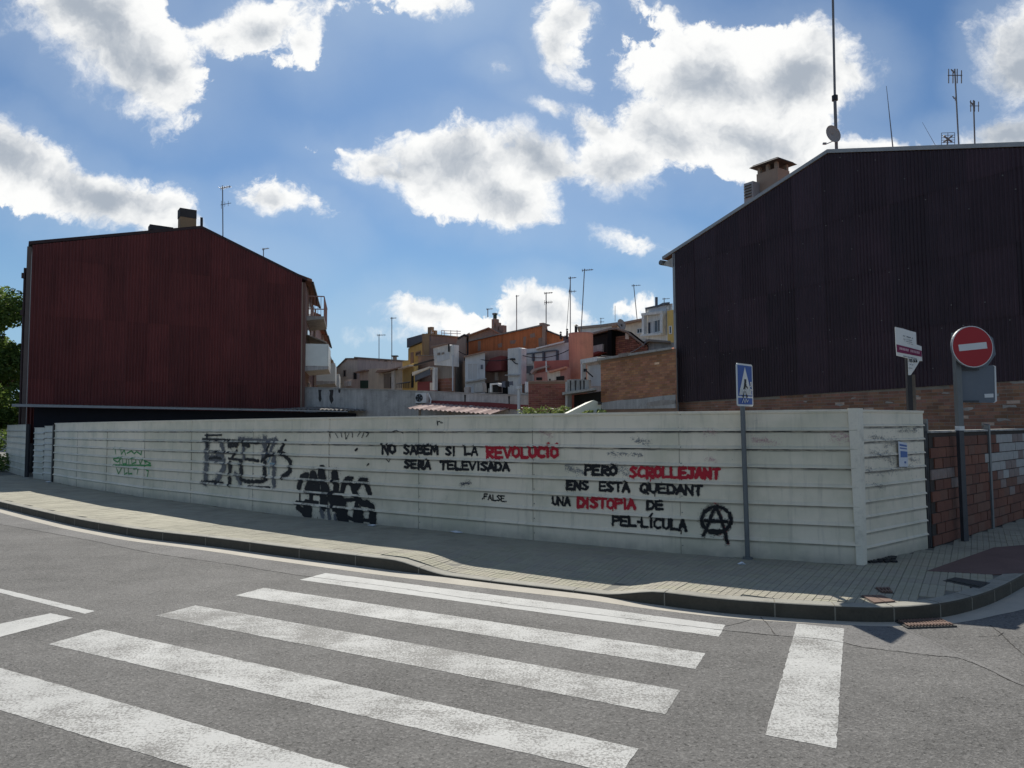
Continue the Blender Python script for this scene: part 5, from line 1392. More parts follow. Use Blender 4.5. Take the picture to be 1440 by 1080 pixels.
for (u0, z0_, u1, z1_) in ((-.12, zl, ua_, za_), (ua_, za_, LB + .25, zr - .25 * (za_ - zr) / (LB - ua_))):
    r_ = MB(); r_.prism([W3(B0, tB, nB, u0, z0_ - .02, .07), W3(B0, tB, nB, u1, z1_ - .02, .07), W3(B0, tB, nB, u1, z1_ + .10, .07), W3(B0, tB, nB, u0, z0_ + .10, .07)], (-nB.x * 6.2, -nB.y * 6.2, 0)); obj('roof', r_, M_COPE, red)
ncol = 13; cw = LB / ncol; lev = [1.2, 3.6, 6.0, 8.2, 20]
for lv in range(4):
    for c in range(ncol):
        u0 = c * cw; u1 = u0 + cw; zb = lambda u, lv=lv: lev[lv]; zt2 = lambda u, lv=lv: min(lev[lv + 1] + .06, roofB(u) - .02)
        if max(zt2(u0), zt2(u1)) - lev[lv] < .05: continue
        zb2 = lambda u, zt2=zt2, zb=zb: min(zb(u), zt2(u))
        corr_sheet('cladding_sheet', B0, tB, nB, u0 + .004, u1 + .016, zb2, zt2, .035 + .007 * lv + .002 * (c % 2), M_CLAD_R, red, pitch=.11, amp=.019, tint=random.uniform(.82, 1.15))
mb = MB(); mb.prism([W3(B0, tB, nB, -.16, .2, .05), W3(B0, tB, nB, -.02, .2, .05), W3(B0, tB, nB, -.02, zl - .1, .05), W3(B0, tB, nB, -.16, zl - .1, .05)], (-nB.x * .12, -nB.y * .12, 0)); obj('edge_trim', mb, mat('brown_edge_trim', (.13, .10, .09), var=.2), red)
for zz in (zl - 1.2, zl - 2.6): 
    mb = MB(); mb.box(W3(B0, tB, nB, -.22, zz, -.1), (.13, .13, .2)); obj('wall_bracket', mb, M_COPE, red)
mb = MB(); mb.tube([W3(B0, tB, nB, -.20, .3, -.1), W3(B0, tB, nB, -.20, zl - .9, -.1)], .045, 8); obj('downpipe', mb, M_COPE, red)
mb = MB(); mb.prism([W3(B0, tB, nB, LB + .01, .3, .03), W3(B0, tB, nB, LB + .07, .3, .03), W3(B0, tB, nB, LB + .07, zr - .2, .03), W3(B0, tB, nB, LB + .01, zr - .2, .03)], (-nB.x * .2, -nB.y * .2, 0)); obj('edge_trim', mb, M_CHIM, red)
def onB(x, y, bk): return VP(x, y, B0 - nB * bk, B1 - nB * bk)
c0 = onB(263, 322, 1.2); c1 = onB(263, 308, 1.2); c2 = onB(263, 296, 1.2); w_ = (onB(276, 310, 1.2) - onB(250, 310, 1.2)).length * .86; rzB = math.atan2(tB.y, tB.x)
M_SAND = mat('sand_render', (.32, .21, .12), var=.2, scale=3)
mb = MB(); mb.box((c0.x, c0.y, (c0.z - .4 + c1.z) / 2), (w_, w_ * .8, c1.z - c0.z + .4), rzB); co = obj('chimney', mb, M_SAND, red)
mb = MB(); mb.box((c1.x, c1.y, (c1.z + c2.z) / 2 + .002), (w_ * 1.04, w_ * .84, c2.z - c1.z), rzB); obj('chimney_head', mb, M_DARKCAP, co)
a = onB(283.5, 320, .8); b = onB(283.5, 306, .8); mb = MB(); mb.tube([a, b], .06, 8); obj('flue', mb, M_DKPOST, red)
a = onB(226, 322, 1.0); mb = MB(); mb.box((a.x, a.y, a.z - .03), (.9, .5, .22), rzB); obj('roof_hatch', mb, M_DARKCAP, red)
yagi('tv_antenna', 313.5, 334, 261, 30.5, 'tall aerial with two booms on the red gabled house, right of its chimney', boom=(17, 'r'), levels=((0.04, 6), (.36, 3)), tilt=-.5, r=.022, group=None)
yagi('tv_antenna', 370.5, 362, 349, 31.5, 'short aerial low on the right roof slope of the red gabled house', boom=(11, 'r'), levels=((0.06, 4),), r=.02, group=None)

# low lean-to canopy in front of it
K0 = DP(22, 569, 25.2); K1 = DP(516, 578.5, 31.5); K1.z = K0.z = (K0.z + K1.z) / 2
K0 = VP(22, 569, K0, K1); K1 = VP(516, 578.5, K0, K1)
tK, nK = wall_basis(K0, K1); LK_ = (Vector(K1[:2]) - Vector(K0[:2])).length
can = thing('lean_to_shed', 'long low lean-to roof with a thin pale edge running below the red gabled wall', 'shed', (K0.x + tK.x * 6, K0.y + tK.y * 6, .13))
M_FC = mat('fibre_cement', (.20, .19, .175), var=.35, scale=1.5, fine=20, dirt=(.12, .11, .10), dirt_amt=.6)
npan = 14; K02 = Vector(K0[:2])
zK = lambda u: K0.z + (K1.z - K0.z) * u / LK_
for i in range(npan):
    u0 = LK_ * i / npan; u1 = LK_ * (i + 1) / npan; mb = MB(); k = int((u1 - u0) / .177 * 4)
    dep = 1.3 + 3.2 * max(0, i / npan - .55)
    for j in range(k + 1):
        u = u0 + (u1 - u0) * j / k; w = .025 * math.sin(2 * math.pi * u / .177)
        mb.v.append(W3(K02, tK, nK, u, zK(u) + .03 + w * (.3 if i < npan * .7 else 1), .06)); mb.v.append(W3(K02, tK, nK, u, zK(u) + .03 + w * (.3 if i < npan * .7 else 1) + .03 + .26 * max(0, (u / LK_ - .7) / .3), -dep))
    for j in range(k): mb.f.append((2 * j, 2 * j + 2, 2 * j + 3, 2 * j + 1)); mb.c.append(None)
    o = obj('roof_sheet', mb, M_FC, can); o.modifiers.new('s', 'SOLIDIFY').thickness = .01
mb = MB(); mb.prism([W3(K02, tK, nK, -.1, zK(0) - .075, .09), W3(K02, tK, nK, LK_ * .93, zK(LK_ * .93) - .05, .09), W3(K02, tK, nK, LK_ * .93, zK(LK_ * .93) - .0, .09), W3(K02, tK, nK, -.1, zK(0) + .02, .09)], (nK.x * .03, nK.y * .03, 0)); obj('fascia', mb, M_TRIM, can)
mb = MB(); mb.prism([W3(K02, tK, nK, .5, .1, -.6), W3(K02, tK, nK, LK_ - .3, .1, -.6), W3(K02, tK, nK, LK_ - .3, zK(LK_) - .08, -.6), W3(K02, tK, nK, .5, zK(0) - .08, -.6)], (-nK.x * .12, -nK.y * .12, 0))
M_NAVY = mat('dark_navy_wall', (.008, .009, .016), rough=.7, var=.3)  # near-black wall below the lean-to roof
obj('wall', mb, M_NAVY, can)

# ------------------------------------------------------------------ the backs of the town behind the lot
class Fac:
    """a building face: photo columns xl..xr at given distances; helpers to put pieces on it"""
    def __init__(s, xl, dl, xr, dr):
        s.a = Vector(DP(xl, 540, dl)[:2]); s.b = Vector(DP(xr, 540, dr)[:2])
        s.t = (s.b - s.a).normalized(); s.n = Vector((s.t.y, -s.t.x))
        if s.n.dot(-s.a) < 0: s.n = -s.n
        s.L = (s.b - s.a).length; s.rz = math.atan2(s.t.y, s.t.x)
    def uz(s, x, y): p = VP(x, y, s.a, s.b); return (Vector(p[:2]) - s.a).dot(s.t), p.z
    def W(s, u, z, o=0): return W3(s.a, s.t, s.n, u, z, o)
    def P(s, x, y, o=0): u, z = s.uz(x, y); return s.W(u, z, o)
    def back(s, depth):
        r = ((s.a + s.b) / 2).normalized() if depth >= 1 else -s.n        # party walls run back from the street at a slant
        return (r.x * depth, r.y * depth, 0)
    def poly(s, pts, o, depth):
        mb = MB(); mb.prism([s.P(x, y, o) for x, y in pts], s.back(depth)); return mb
    def uzpoly(s, pts, o, depth):
        mb = MB(); mb.prism([s.W(u, z, o) for u, z in pts], s.back(depth)); return mb
    def body(s, tops, depth, m, parent, name='wall', z0=-.05):
        P = [s.uz(x, y) for x, y in tops]
        return obj(name, s.uzpoly([(P[0][0], z0)] + P + [(P[-1][0], z0)], 0, depth), m, parent)
    def roof(s, x0, y0, x1, y1, depth, m, parent, th=.16, over=.25, name='roof'):
        (u0, z0), (u1, z1) = s.uz(x0, y0), s.uz(x1, y1)
        return obj(name, s.uzpoly([(u0, z0), (u1, z1), (u1, z1 + th), (u0, z0 + th)], over, depth + over), m, parent)
    def window(s, x0, y0, x1, y1, parent, fm, gm=None, bars=1, name='window', label=None, w=.06):
        (u0, z0), (u1, z1) = s.uz(x0, y1), s.uz(x1, y0); mb = MB()
        for a, b, c, d in ((u0, z0, u1, z0 + w), (u0, z1 - w, u1, z1), (u0, z0 + w, u0 + w, z1 - w), (u1 - w, z0 + w, u1, z1 - w)):
            mb.prism([s.W(a, b, .05), s.W(c, b, .05), s.W(c, d, .05), s.W(a, d, .05)], (-s.n.x * .048, -s.n.y * .048, 0))
        for k in range(bars):
            um = u0 + (u1 - u0) * (k + 1) / (bars + 1); mb.prism([s.W(um - w * .3, z0 + w, .045), s.W(um + w * .3, z0 + w, .045), s.W(um + w * .3, z1 - w, .045), s.W(um - w * .3, z1 - w, .045)], (-s.n.x * .04, -s.n.y * .04, 0))
        wo_ = obj(name, mb, fm, parent, label)
        g_ = MB(); g_.prism([s.W(a, b, .012) for a, b in ((u0 + w, z0 + w), (u1 - w, z0 + w), (u1 - w, z1 - w), (u0 + w, z1 - w))], (-s.n.x * .01, -s.n.y * .01, 0))
        obj('pane', g_, gm or glass_mat(), wo_)
        return wo_
    def slab(s, name, pts, o, depth, m, parent, label=None): return obj(name, s.poly(pts, o, depth), m, parent, label)
def TH(name, label, cat, f, group=None):
    c = (f.a + f.b) / 2; return thing(name, label, cat, (c.x, c.y, 0), group)
M_CREAM = mat('cream_render', (0.651, 0.574, 0.480), var=.15, scale=.8, streak=.25, dirt=(.2, .17, .14), dirt_amt=.3)
M_BEIGE = mat('beige_render', (0.558, 0.480, 0.434), var=.15, scale=.6, streak=.3, dirt=(.18, .15, .13), dirt_amt=.4)
M_WHT = mat('white_render', (.70, .69, .66), var=.15, scale=1, streak=.25, dirt=(.28, .26, .24), dirt_amt=.4)
M_YEL = mat('yellow_render', (0.651, 0.449, 0.155), var=.15, scale=1, streak=.2)
M_ORA = mat('orange_wall', (0.558, 0.178, 0.070), var=.3, scale=.7, streak=.4, dirt=(.16, .07, .04), dirt_amt=.5)
M_SALM = mat('salmon_render', (0.651, 0.287, 0.194), var=.18, scale=1, streak=.2, dirt=(.26, .14, .11), dirt_amt=.3)
M_PINKW = mat('dusty_pink_render', (0.496, 0.240, 0.202), var=.2, scale=1, streak=.25)
M_MAR = mat('maroon', (0.202, 0.054, 0.054), var=.2, scale=2)
M_BRWN = mat('brown_render', (0.310, 0.209, 0.163), var=.25, scale=1, streak=.3)
M_GRBR = mat('grey_brown_render', (0.264, 0.225, 0.194), var=.25, scale=1, streak=.35)
M_SLATE = mat('slate_blue_sheet', (0.116, 0.132, 0.163), var=.2, scale=1)
M_METAL = mat('pale_sheet_metal', (0.558, 0.574, 0.589), rough=.5, var=.2, scale=1.5, streak=.2)
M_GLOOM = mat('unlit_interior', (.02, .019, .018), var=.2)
M_BRIKD = mat('dark_brick', (0.232, 0.109, 0.078), var=.35, scale=2, attr=True)
M_BRICKB = mat('orange_brown_brick', (0.419, 0.209, 0.121), var=.3, scale=1.2, fine=30, attr=True)
M_MORTB = mat('brown_mortar', (0.295, 0.194, 0.139), var=.3, scale=1.5)
M_BLIND = mat('white_blind', (.50, .50, .50), rough=.7, var=.1)
M_PATH = mat('lot_earth', (.16, .14, .11), var=.3, scale=1)

# hillside under the town, rising away
hm = MB(); nx, ny = 26, 22
for j in range(ny):
    for i in range(nx):
        x = -90 + 180 * i / (nx - 1); y = 45 + 160 * j / (ny - 1)
        hm.v.append((x, y, -.03 + 9 * sstep(50, 130, y) * sstep(-30, 40, x) + .3 * math.sin(x * .3) * math.cos(y * .2) * sstep(50, 90, y)))
for j in range(ny - 1):
    for i in range(nx - 1): hm.f.append((j * nx + i, j * nx + i + 1, (j + 1) * nx + i + 1, (j + 1) * nx + i)); hm.c.append(None)
tag(obj('hillside', hm, M_EARTH), kind='structure')

# -- rear rendered yard wall with damp streaks
f = Fac(419, 33.0, 748, 29.5)
T = TH('yard_wall', 'long grey rendered yard wall with black damp streaks, across the back of the lot', 'wall', f)
w_ = f.body([(419, 545), (560, 549), (606, 551), (650, 553), (748, 557)], .25, M_RENDER_G, T)
mb = f.poly([(419, 543.6), (606, 549.8), (748, 555.8), (748, 557), (606, 551), (419, 545)], .04, .33); obj('coping', mb, M_CONC, T)
M_DAMP = mat('damp_stain', (.055, .05, .048), var=.4, scale=3)
for x, y0, y1, w0 in ((450, 547, 566, 5), (466, 547, 568, 6), (654, 554, 578, 3), (716, 556, 580, 3), (477, 546.5, 553, 4)):
    pts = [(x - w0 / 2, y0 + 1)] + [(x - w0 / 2 * random.uniform(.5, 1.1), y0 + (y1 - y0) * k / 4) for k in range(1, 4)] + [(x, y1)] + [(x + w0 / 2 * random.uniform(.5, 1.1), y0 + (y1 - y0) * k / 4) for k in range(3, 0, -1)] + [(x + w0 / 2, y0 + 1)]
    f.slab('damp_streak', pts, .006, .004, M_DAMP, T)
f.slab('brown_band', [(603, 563), (605, 569), (690, 574), (748, 577), (748, 570), (690, 566)], .03, .02, M_MAR, T)
# pinkish lean-to roof on it
mb = MB(); k = 60
A_ = [f.P(604 + (716 - 604) * i / k, 570 + (577.5 - 570) * i / k, .0) for i in range(k + 1)]
for i, p in enumerate(A_):
    w0 = .03 * math.sin(i * 1.9); mb.v.append((p[0], p[1], p[2] + .10 + w0)); mb.v.append((p[0] + f.n.x * 2.2, p[1] + f.n.y * 2.2, p[2] - .05 + w0 - .12))
for i in range(k): mb.f.append((2 * i, 2 * i + 2, 2 * i + 3, 2 * i + 1)); mb.c.append(None)
M_PINKROOF = mat('pink_grey_roof_tile', (.40, .29, .26), var=.35, scale=4, fine=20)
t2 = thing('lean_to_roof', 'low pinkish corrugated lean-to roof just above the fence, right of the air conditioner', 'roof', tuple(A_[30][:2]) + (2.0,))
o = obj('roof_sheet', mb, M_PINKROOF, t2); o.modifiers.new('s', 'SOLIDIFY').thickness = .02
for i in (4, 26, 50):
    mb = MB(); p = A_[i]; mb.box((p[0] + f.n.x * 1.5, p[1] + f.n.y * 1.5, (p[2] - .2) / 2), (.1, .1, p[2] - .2)); obj('post', mb, M_GRBR, t2)
# air conditioner on the wall
c = f.P(597.5, 560, .28); T = thing('air_conditioner', 'white outdoor air-conditioning unit with a round fan, on the grey yard wall', 'air conditioner', c)
mb = MB(); mb.box((c[0], c[1], c[2]), (.50, .28, .43), f.rz); cs = obj('casing', mb, M_WHITE, T)
q = Vector(c) + Vector((f.n.x * .145 - f.t.x * .07, f.n.y * .145 - f.t.y * .07, 0))
mb = MB(); mb.tube([q, q + Vector((f.n.x * .01, f.n.y * .01, 0))], .17, 20); fo_ = obj('fan_grille', mb, M_DKPOST, T)
mb = MB()
for k in range(5):
    a = k * 2 * math.pi / 5; mb.prism([tuple(q + Vector((f.n.x * .016, f.n.y * .016, 0)) + Vector((f.t.x * r * math.cos(a + d), f.t.y * r * math.cos(a + d), r * math.sin(a + d)))) for r, d in ((.04, 0), (.15, -.2), (.155, .25))], (f.n.x * .004, f.n.y * .004, 0))
obj('fan_blades', mb, M_GREYBACK, fo_, kind='stuff')
mb = MB(); a = Vector(f.P(606, 553, .3)); b = Vector(f.P(610, 562, .3)); c3 = Vector(f.P(609, 568, .3)); mb.tube([a, b, c3], .035, 6); obj('pipe', mb, M_WHITE, T)
for sgn in (-1, 1):
    mb = MB(); mb.box((c[0] + f.t.x * .18 * sgn - f.n.x * .02, c[1] + f.t.y * .18 * sgn - f.n.y * .02, c[2] - .25), (.03, .5, .03), f.rz); obj('bracket', mb, M_DKPOST, T)
f2 = f; lp = f.P(664, 572, .12); T = thing('bulkhead_light', 'tiny white bulkhead lamp low on the grey yard wall above the pinkish roof', 'lamp', lp); mb = MB(); mb.box(lp, (.12, .14, .10)); obj('lamp_shade', mb, M_WHITE, T); mb = MB(); mb.box((lp[0], lp[1], lp[2] - .09), (.05, .06, .09)); obj('bracket', mb, M_GALV, T)

# -- row houses with balconies receding behind the red house
RD = Vector((-.222, 1)).normalized()
def rp(s_, o=0.0): q = Vector((B1.x, B1.y)) + RD * s_; return q
RN = Vector((RD.y, -RD.x))          # facade normal, to the right
M_ROW = [mat('row_house_%s' % n_, c, var=.15, scale=1, streak=.2) for n_, c in (('brown', (.23, .135, .11)), ('pink', (.36, .22, .19)), ('tan', (.40, .30, .24)), ('rose', (.30, .16, .14)), ('buff', (.38, .29, .24)), ('grey', (.33, .29, .27)))]
M_PALEPANEL = mat('pale_balcony_panel', (.76, .78, .72), rough=.5, var=.1)
eave = [zr - .15, zr - .35, zr - .5, zr - .65, zr - .8, zr - .95]
for i in range(6):
    s0 = .25 + i * 7.2; s1 = s0 + 7.1; ze = eave[i] - .35 * (i > 0); off = .18 + .12 * ((i * 37) % 3) - .02 * i
    T = thing('row_house', ['nearest row house with a pale panelled balcony, right behind the red gable', 'second row house behind the red gable, under the stepped eaves', 'third row house along the receding row of balconies', 'fourth row house along the receding row of balconies', 'fifth row house, small, near the far end of the balcony row', 'farthest row house at the end of the receding balcony row'][i], 'house', (*rp((s0 + s1) / 2), 0), 'row houses with balconies')
    def RP(s_, o, z): q = rp(s_) + RN * (off + o); return (q.x, q.y, z)
    mb = MB(); mb.prism([RP(s0, 0, 0), RP(s1, 0, 0), RP(s1, 0, ze), RP(s0, 0, ze)], (-RN.x * 8, -RN.y * 8, 0)); obj('wall', mb, M_ROW[i], T)
    mb = MB(); P = [RP(s0 - .05, .28, ze + .02), RP(s0 - .05, .28, ze + .16), RP(s0 - .05, -2.2, ze + 1.05), RP(s0 - .05, -2.2, ze + .85)]; mb.prism(P, (RD.x * 7.15, RD.y * 7.15, 0)); obj('roof', mb, M_ROOFT, T)
    mb = MB(); mb.prism([RP(s0, .26, ze - .05), RP(s0, .36, ze - .05), RP(s0, .36, ze + .05), RP(s0, .26, ze + .05)], (RD.x * 7.1, RD.y * 7.1, 0)); obj('eaves_gutter', mb, M_DARKCAP, T)
    for lvl, zb in ((1, 2.0), (0, 4.55), (1, 7.0)) if i == 0 else ((0, 2.0), (0, 4.45), (1, 6.7)):
        zb -= .10 * i; bd = 1.05 if (lvl == 0) else .8
        sa, sb_ = (s0 + .15, s0 + 3.3) if i == 0 and lvl == 0 else (s0 + .8, s0 + 4.6)
        if zb > ze - 1.4: continue
        mb = MB(); mb.prism([RP(sa, .0, zb - .22), RP(sa, bd, zb - .12), RP(sa, bd, zb), RP(sa, 0, zb)], (RD.x * (sb_ - sa), RD.y * (sb_ - sa), 0)); bo_ = obj('balcony', mb, M_CONC if lvl else M_RENDER_G, T)
        if lvl == 0:
            mb = MB(); mb.prism([RP(sa, bd - .04, zb + .02), RP(sa, bd, zb + .02), RP(sa, bd, zb + 1.05), RP(sa, bd - .04, zb + 1.05)], (RD.x * (sb_ - sa), RD.y * (sb_ - sa), 0)); obj('balcony_panel', mb, M_PALEPANEL, bo_)
            mb = MB(); mb.prism([RP(sa, .02, zb + .02), RP(sa, bd - .045, zb + .02), RP(sa, bd - .045, zb + 1.05), RP(sa, .02, zb + 1.05)], (RD.x * .04, RD.y * .04, 0)); obj('balcony_panel', mb, M_PALEPANEL, bo_)
        else:
            rl = MB()
            rl.tube([RP(sa, .03, zb + .95), RP(sa, bd, zb + .95), RP(sb_, bd, zb + .95), RP(sb_, .03, zb + .95)], .03, 5)
            obj('handrail', rl, M_ROW[1], bo_); bl_2 = MB()
            nn_ = int((sb_ - sa) / .16)
            for k in range(nn_ + 1): s_ = sa + (sb_ - sa) * k / nn_; bl_2.tube([RP(s_, bd, zb), RP(s_, bd, zb + .95)], .012, 4)
            for k in range(5): bl_2.tube([RP(sa, .1 + (bd - .1) * k / 5, zb), RP(sa, .1 + (bd - .1) * k / 5, zb + .95)], .012, 4)
            obj('balusters', bl_2, M_ROW[1], bo_, kind='stuff')
        mb = MB(); mb.prism([RP(sa + .8, .0, zb + .05), RP(sa + .8, .04, zb + .05), RP(sa + .8, .04, zb + 2.0), RP(sa + .8, .0, zb + 2.0)], (RD.x * 1.6, RD.y * 1.6, 0)); wd_ = obj('balcony_door', mb, M_BRWN, T)
        mb = MB(); mb.prism([RP(sa + .9, .042, zb + .15), RP(sa + .9, .05, zb + .15), RP(sa + .9, .05, zb + 1.9), RP(sa + .9, .042, zb + 1.9)], (RD.x * 1.4, RD.y * 1.4, 0)); obj('pane', mb, glass_mat(), wd_)
    if i in (0, 1, 2):
        zc = 6.05 - .2 * i; mb = MB(); mb.prism([RP(s0 + .5, .02, zc), RP(s0 + .5, .95, zc - .35), RP(s0 + .5, .95, zc - .30), RP(s0 + .5, .02, zc + .05)], (RD.x * 3.4, RD.y * 3.4, 0)); obj('awning', mb, M_ROW[2] if i else M_GRBR, T)
    mb = MB(); mb.tube([RP(s1 - .1, .08, .2), RP(s1 - .1, .08, ze - .1)], .045, 6); obj('downpipe', mb, M_ROW[2], T)

# -- pale block far left of the middle
f = Fac(487, 62, 583, 54)
T = TH('apartment_house', 'long pale beige house with flat stepped top, between balcony row and yellow house', 'house', f)
f.body([(503, 503.5), (576, 508.5), (583, 509)], 9, M_BEIGE, T)
f.slab('upper_edge', [(500, 501.8), (576, 507), (576, 508.6), (500, 503.5)], .15, 9, M_GRBR, T)
f3 = Fac(474, 63, 504, 61)
T2 = TH('gable_end_block', 'paler low wing with a sloping left shoulder beside the balcony row', 'house', f3)
f3.body([(474, 517), (488, 505), (504, 505)], 6, M_CREAM, T2)
f3.slab('roof_edge', [(472.5, 518.5), (487.5, 503.5), (504, 503.5), (504, 505), (488, 505), (474, 518.5)], .12, 6.2, M_GRBR, T2)
f3.window(497, 523, 502.5, 545, T2, M_GRBR, bars=0); f3.window(483, 520, 487, 530, T2, M_GRBR, bars=0)
f.window(541, 506.8, 545, 508.4, T, M_GRBR, bars=0, w=.05)
c = f.P(526, 503, -2); T = thing('roof_chimney', 'small dark capped chimney on the roof of the long pale house', 'chimney', c); mb = MB(); mb.box((c[0], c[1], c[2] - .1), (.3, .3, .6)); obj('stack', mb, M_GRBR, T); mb = MB(); mb.box((c[0], c[1], c[2] + .25), (.55, .5, .09)); obj('cap', mb, M_DARKCAP, T)
f = Fac(505, 46, 568, 44)
T = TH('outbuilding', 'low white-washed outbuildings with brown eaves below the long pale house', 'house', f)
f.body([(518, 519), (535, 518), (540, 519), (568, 517)], 4, M_CREAM, T)
f.slab('eaves', [(533, 524.5), (536, 521), (553, 520), (567, 516.3), (567, 518), (553, 522), (540, 524.8)], .35, .4, M_BRWN, T)
f.slab('doorway', [(540, 526), (552, 524), (552, 546), (540, 546)], .02, .015, M_GRBR, T); f.slab('door', [(549.5, 530), (552, 530), (552, 546), (549.5, 546)], .03, .008, M_GLOOM, T)
f.slab('pillar', [(552, 522), (556.5, 521), (556.5, 548), (552, 548)], .12, .2, M_WHT, T)
f = Fac(483, 47, 520, 45.5)
T = TH('outbuilding', 'small grey lean-to with a green shutter between pale walls, left of the white outbuildings', 'house', f)
f.body([(487, 534), (505, 533), (506, 524), (519, 522)], 3, M_BEIGE, T); f.slab('eaves', [(505, 523), (519, 520), (519, 522.3), (505, 525)], .3, .8, M_BRWN, T)
M_GREENSH = mat('green_shutter', (.035, .075, .06), rough=.6); f.slab('shutter', [(507, 535), (518, 535), (518, 546), (507, 546)], .04, .03, M_GREENSH, T); f.slab('vent_box', [(488, 536), (494, 536), (494, 543), (488, 543)], .25, .25, M_WHT, T)

# -- yellow house
f = Fac(574, 41, 599, 38); fB = Fac(598, 38, 652, 40)
T = TH('yellow_house', 'yellow rendered house with a slate-blue roof parapet and a brown brick flank', 'house', f)
f.body([(574, 490), (599, 480)], 6, M_YEL, T); fB.body([(598, 470), (620, 472), (651, 475)], 5.8, M_BRWN, T, 'flank_wall')
f.slab('parapet', [(574.5, 476), (598, 469.5), (598, 479), (574.5, 489)], .10, .4, M_SLATE, T)
f.slab('corner_strip', [(597, 469.5), (599.5, 469.3), (599.5, 505), (597, 505)], .14, .3, M_SAND, T)
fB.slab('coping', [(598, 468.8), (651, 474), (651, 475.5), (598, 470.5)], .08, 1.0, M_SAND, T)
f.window(585.5, 493, 592, 501, T, M_BRWN, bars=0); f.slab('dark_opening', [(577.5, 496), (582, 495), (582, 515), (577.5, 515)], .02, .015, M_BRWN, T)
f2 = Fac(566, 39, 588, 36)
T2 = TH('yellow_terrace', 'yellow two-storey terrace wing with dark open bays, in front of the yellow house', 'house', f2)
f2.body([(566, 508), (576, 506), (577, 512), (588, 508)], 2.0, M_YEL, T2)
f2.slab('open_bay', [(567.5, 517), (581.5, 513.5), (581.5, 546), (567.5, 546)], .02, .015, mat('ochre_shade_wall', (0.403, 0.279, 0.109), var=.2), T2); f2.slab('white_beam', [(566, 518), (582, 513), (582, 515), (566, 520)], .25, .3, M_CREAM, T2)
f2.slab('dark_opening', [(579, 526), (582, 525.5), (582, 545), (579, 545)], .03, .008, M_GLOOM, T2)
rl = MB(); rl.tube([f2.P(566, 540, .35), f2.P(586, 537.5, .35)], .035, 5); 
for k in range(8): x_ = 566 + k * 2.6; rl.tube([f2.P(x_, 540 - k * .35, .35), f2.P(x_, 546, .35)], .015, 4)
obj('railing', rl, M_DKPOST, T2)
c = fB.P(627.5, 471, -1.2); c1 = fB.P(625.5, 457, -1.2)
mb = MB(); mb.box((c1[0], c1[1], (c[2] - .3 + c1[2]) / 2), (.21, .3, c1[2] - c[2] + .3), fB.rz); obj('chimney', mb, M_SAND, T)
c1 = fB.P(630.5, 462, -1.2); mb = MB(); mb.box((c1[0], c1[1], (c[2] - .3 + c1[2]) / 2), (.17, .3, c1[2] - c[2] + .3), fB.rz); obj('chimney', mb, M_SAND, T)
rl = MB()
for y0, y1 in ((463, 464), (466.5, 467.5)): rl.tube([fB.P(634, y0, -.8), fB.P(661, y1, -.8)], .02, 5)
for x_ in (620, 634, 638, 647, 656): rl.tube([fB.P(x_, 474, -.8), fB.P(x_, 462.5, -.8)], .02, 5)
rl.tube([fB.P(619, 466, -.8), fB.P(623, 466, -.8)], .02, 5)
obj('roof_railing', rl, M_METAL, T)

# -- slate and maroon lean-to between yellow and white blocks
f = Fac(586, 34.5, 615, 33.5)
T = TH('covered_terrace', 'covered terrace with a slate awning over a maroon wall, under the white box wall', 'terrace', f)
f.body([(587, 537), (614, 536)], 1.5, M_MAR, T); f.slab('awning', [(590, 527), (612, 517), (612, 527), (590, 536)], .3, 1.2, M_SLATE, T); f.slab('awning_edge', [(588.5, 524), (613, 516), (613, 518), (588.5, 529)], .4, .3, M_CREAM, T)
f.slab('white_pillar', [(611.5, 517), (614.5, 517), (614.5, 549), (611.5, 549)], .15, .2, M_WHT, T); f.slab('pale_side', [(605, 538), (611, 538), (611, 549), (605, 549)], .02, .02, M_BEIGE, T)
f.slab('roof_rail', [(586, 513), (612, 505.5), (612, 507), (586, 515)], .2, .15, M_DARKCAP, T)
f = Fac(588, 37, 614, 36); T = TH('brown_wall', 'plain brown wall behind the slate awning, right of the yellow pillar', 'wall', f); f.body([(588, 500.5), (613, 500)], .3, M_BRWN, T); f.slab('coping', [(588, 499.6), (613, 499), (613, 500.2), (588, 500.8)], .05, .4, M_GRBR, T)

# -- white box on a brown base
f = Fac(611, 34, 641, 33)
T = TH('white_fronted_block', 'block with a white upper wall bearing a worn painted panel, above a brown shuttered base', 'house', f)
f.body([(613, 514), (640, 514)], 4, M_GRBR, T); f.slab('white_wall', [(611, 490), (632, 484.5), (634.5, 486), (640.5, 485), (640.5, 515.5), (612.5, 513.5)], .08, .3, M_WHT, T); 
f.slab('worn_panel', [(616, 500), (634, 496), (634, 505), (617, 510)], .10, .015, M_METAL, T); f.slab('worn_mark', [(617.5, 496.5), (621.5, 496), (621.5, 499.5), (617.5, 500)], .12, .015, M_GRBR, T); f.slab('worn_mark', [(623.5, 496), (627, 495.5), (627, 498), (623.5, 499)], .12, .015, M_GRBR, T)
mb = MB(); mb.tube([f.P(611, 488.5, .2), f.P(634, 483.5, .2)], .05, 6); obj('eaves_pipe', mb, M_BRWN, T); mb = MB(); mb.tube([f.P(634.5, 484, .15), f.P(634.5, 495, .15)], .045, 6); obj('downpipe', mb, M_DKPOST, T); mb = MB(); mb.tube([f.P(640, 500, .15), f.P(640, 550, .15)], .035, 6); obj('downpipe', mb, M_METAL, T)
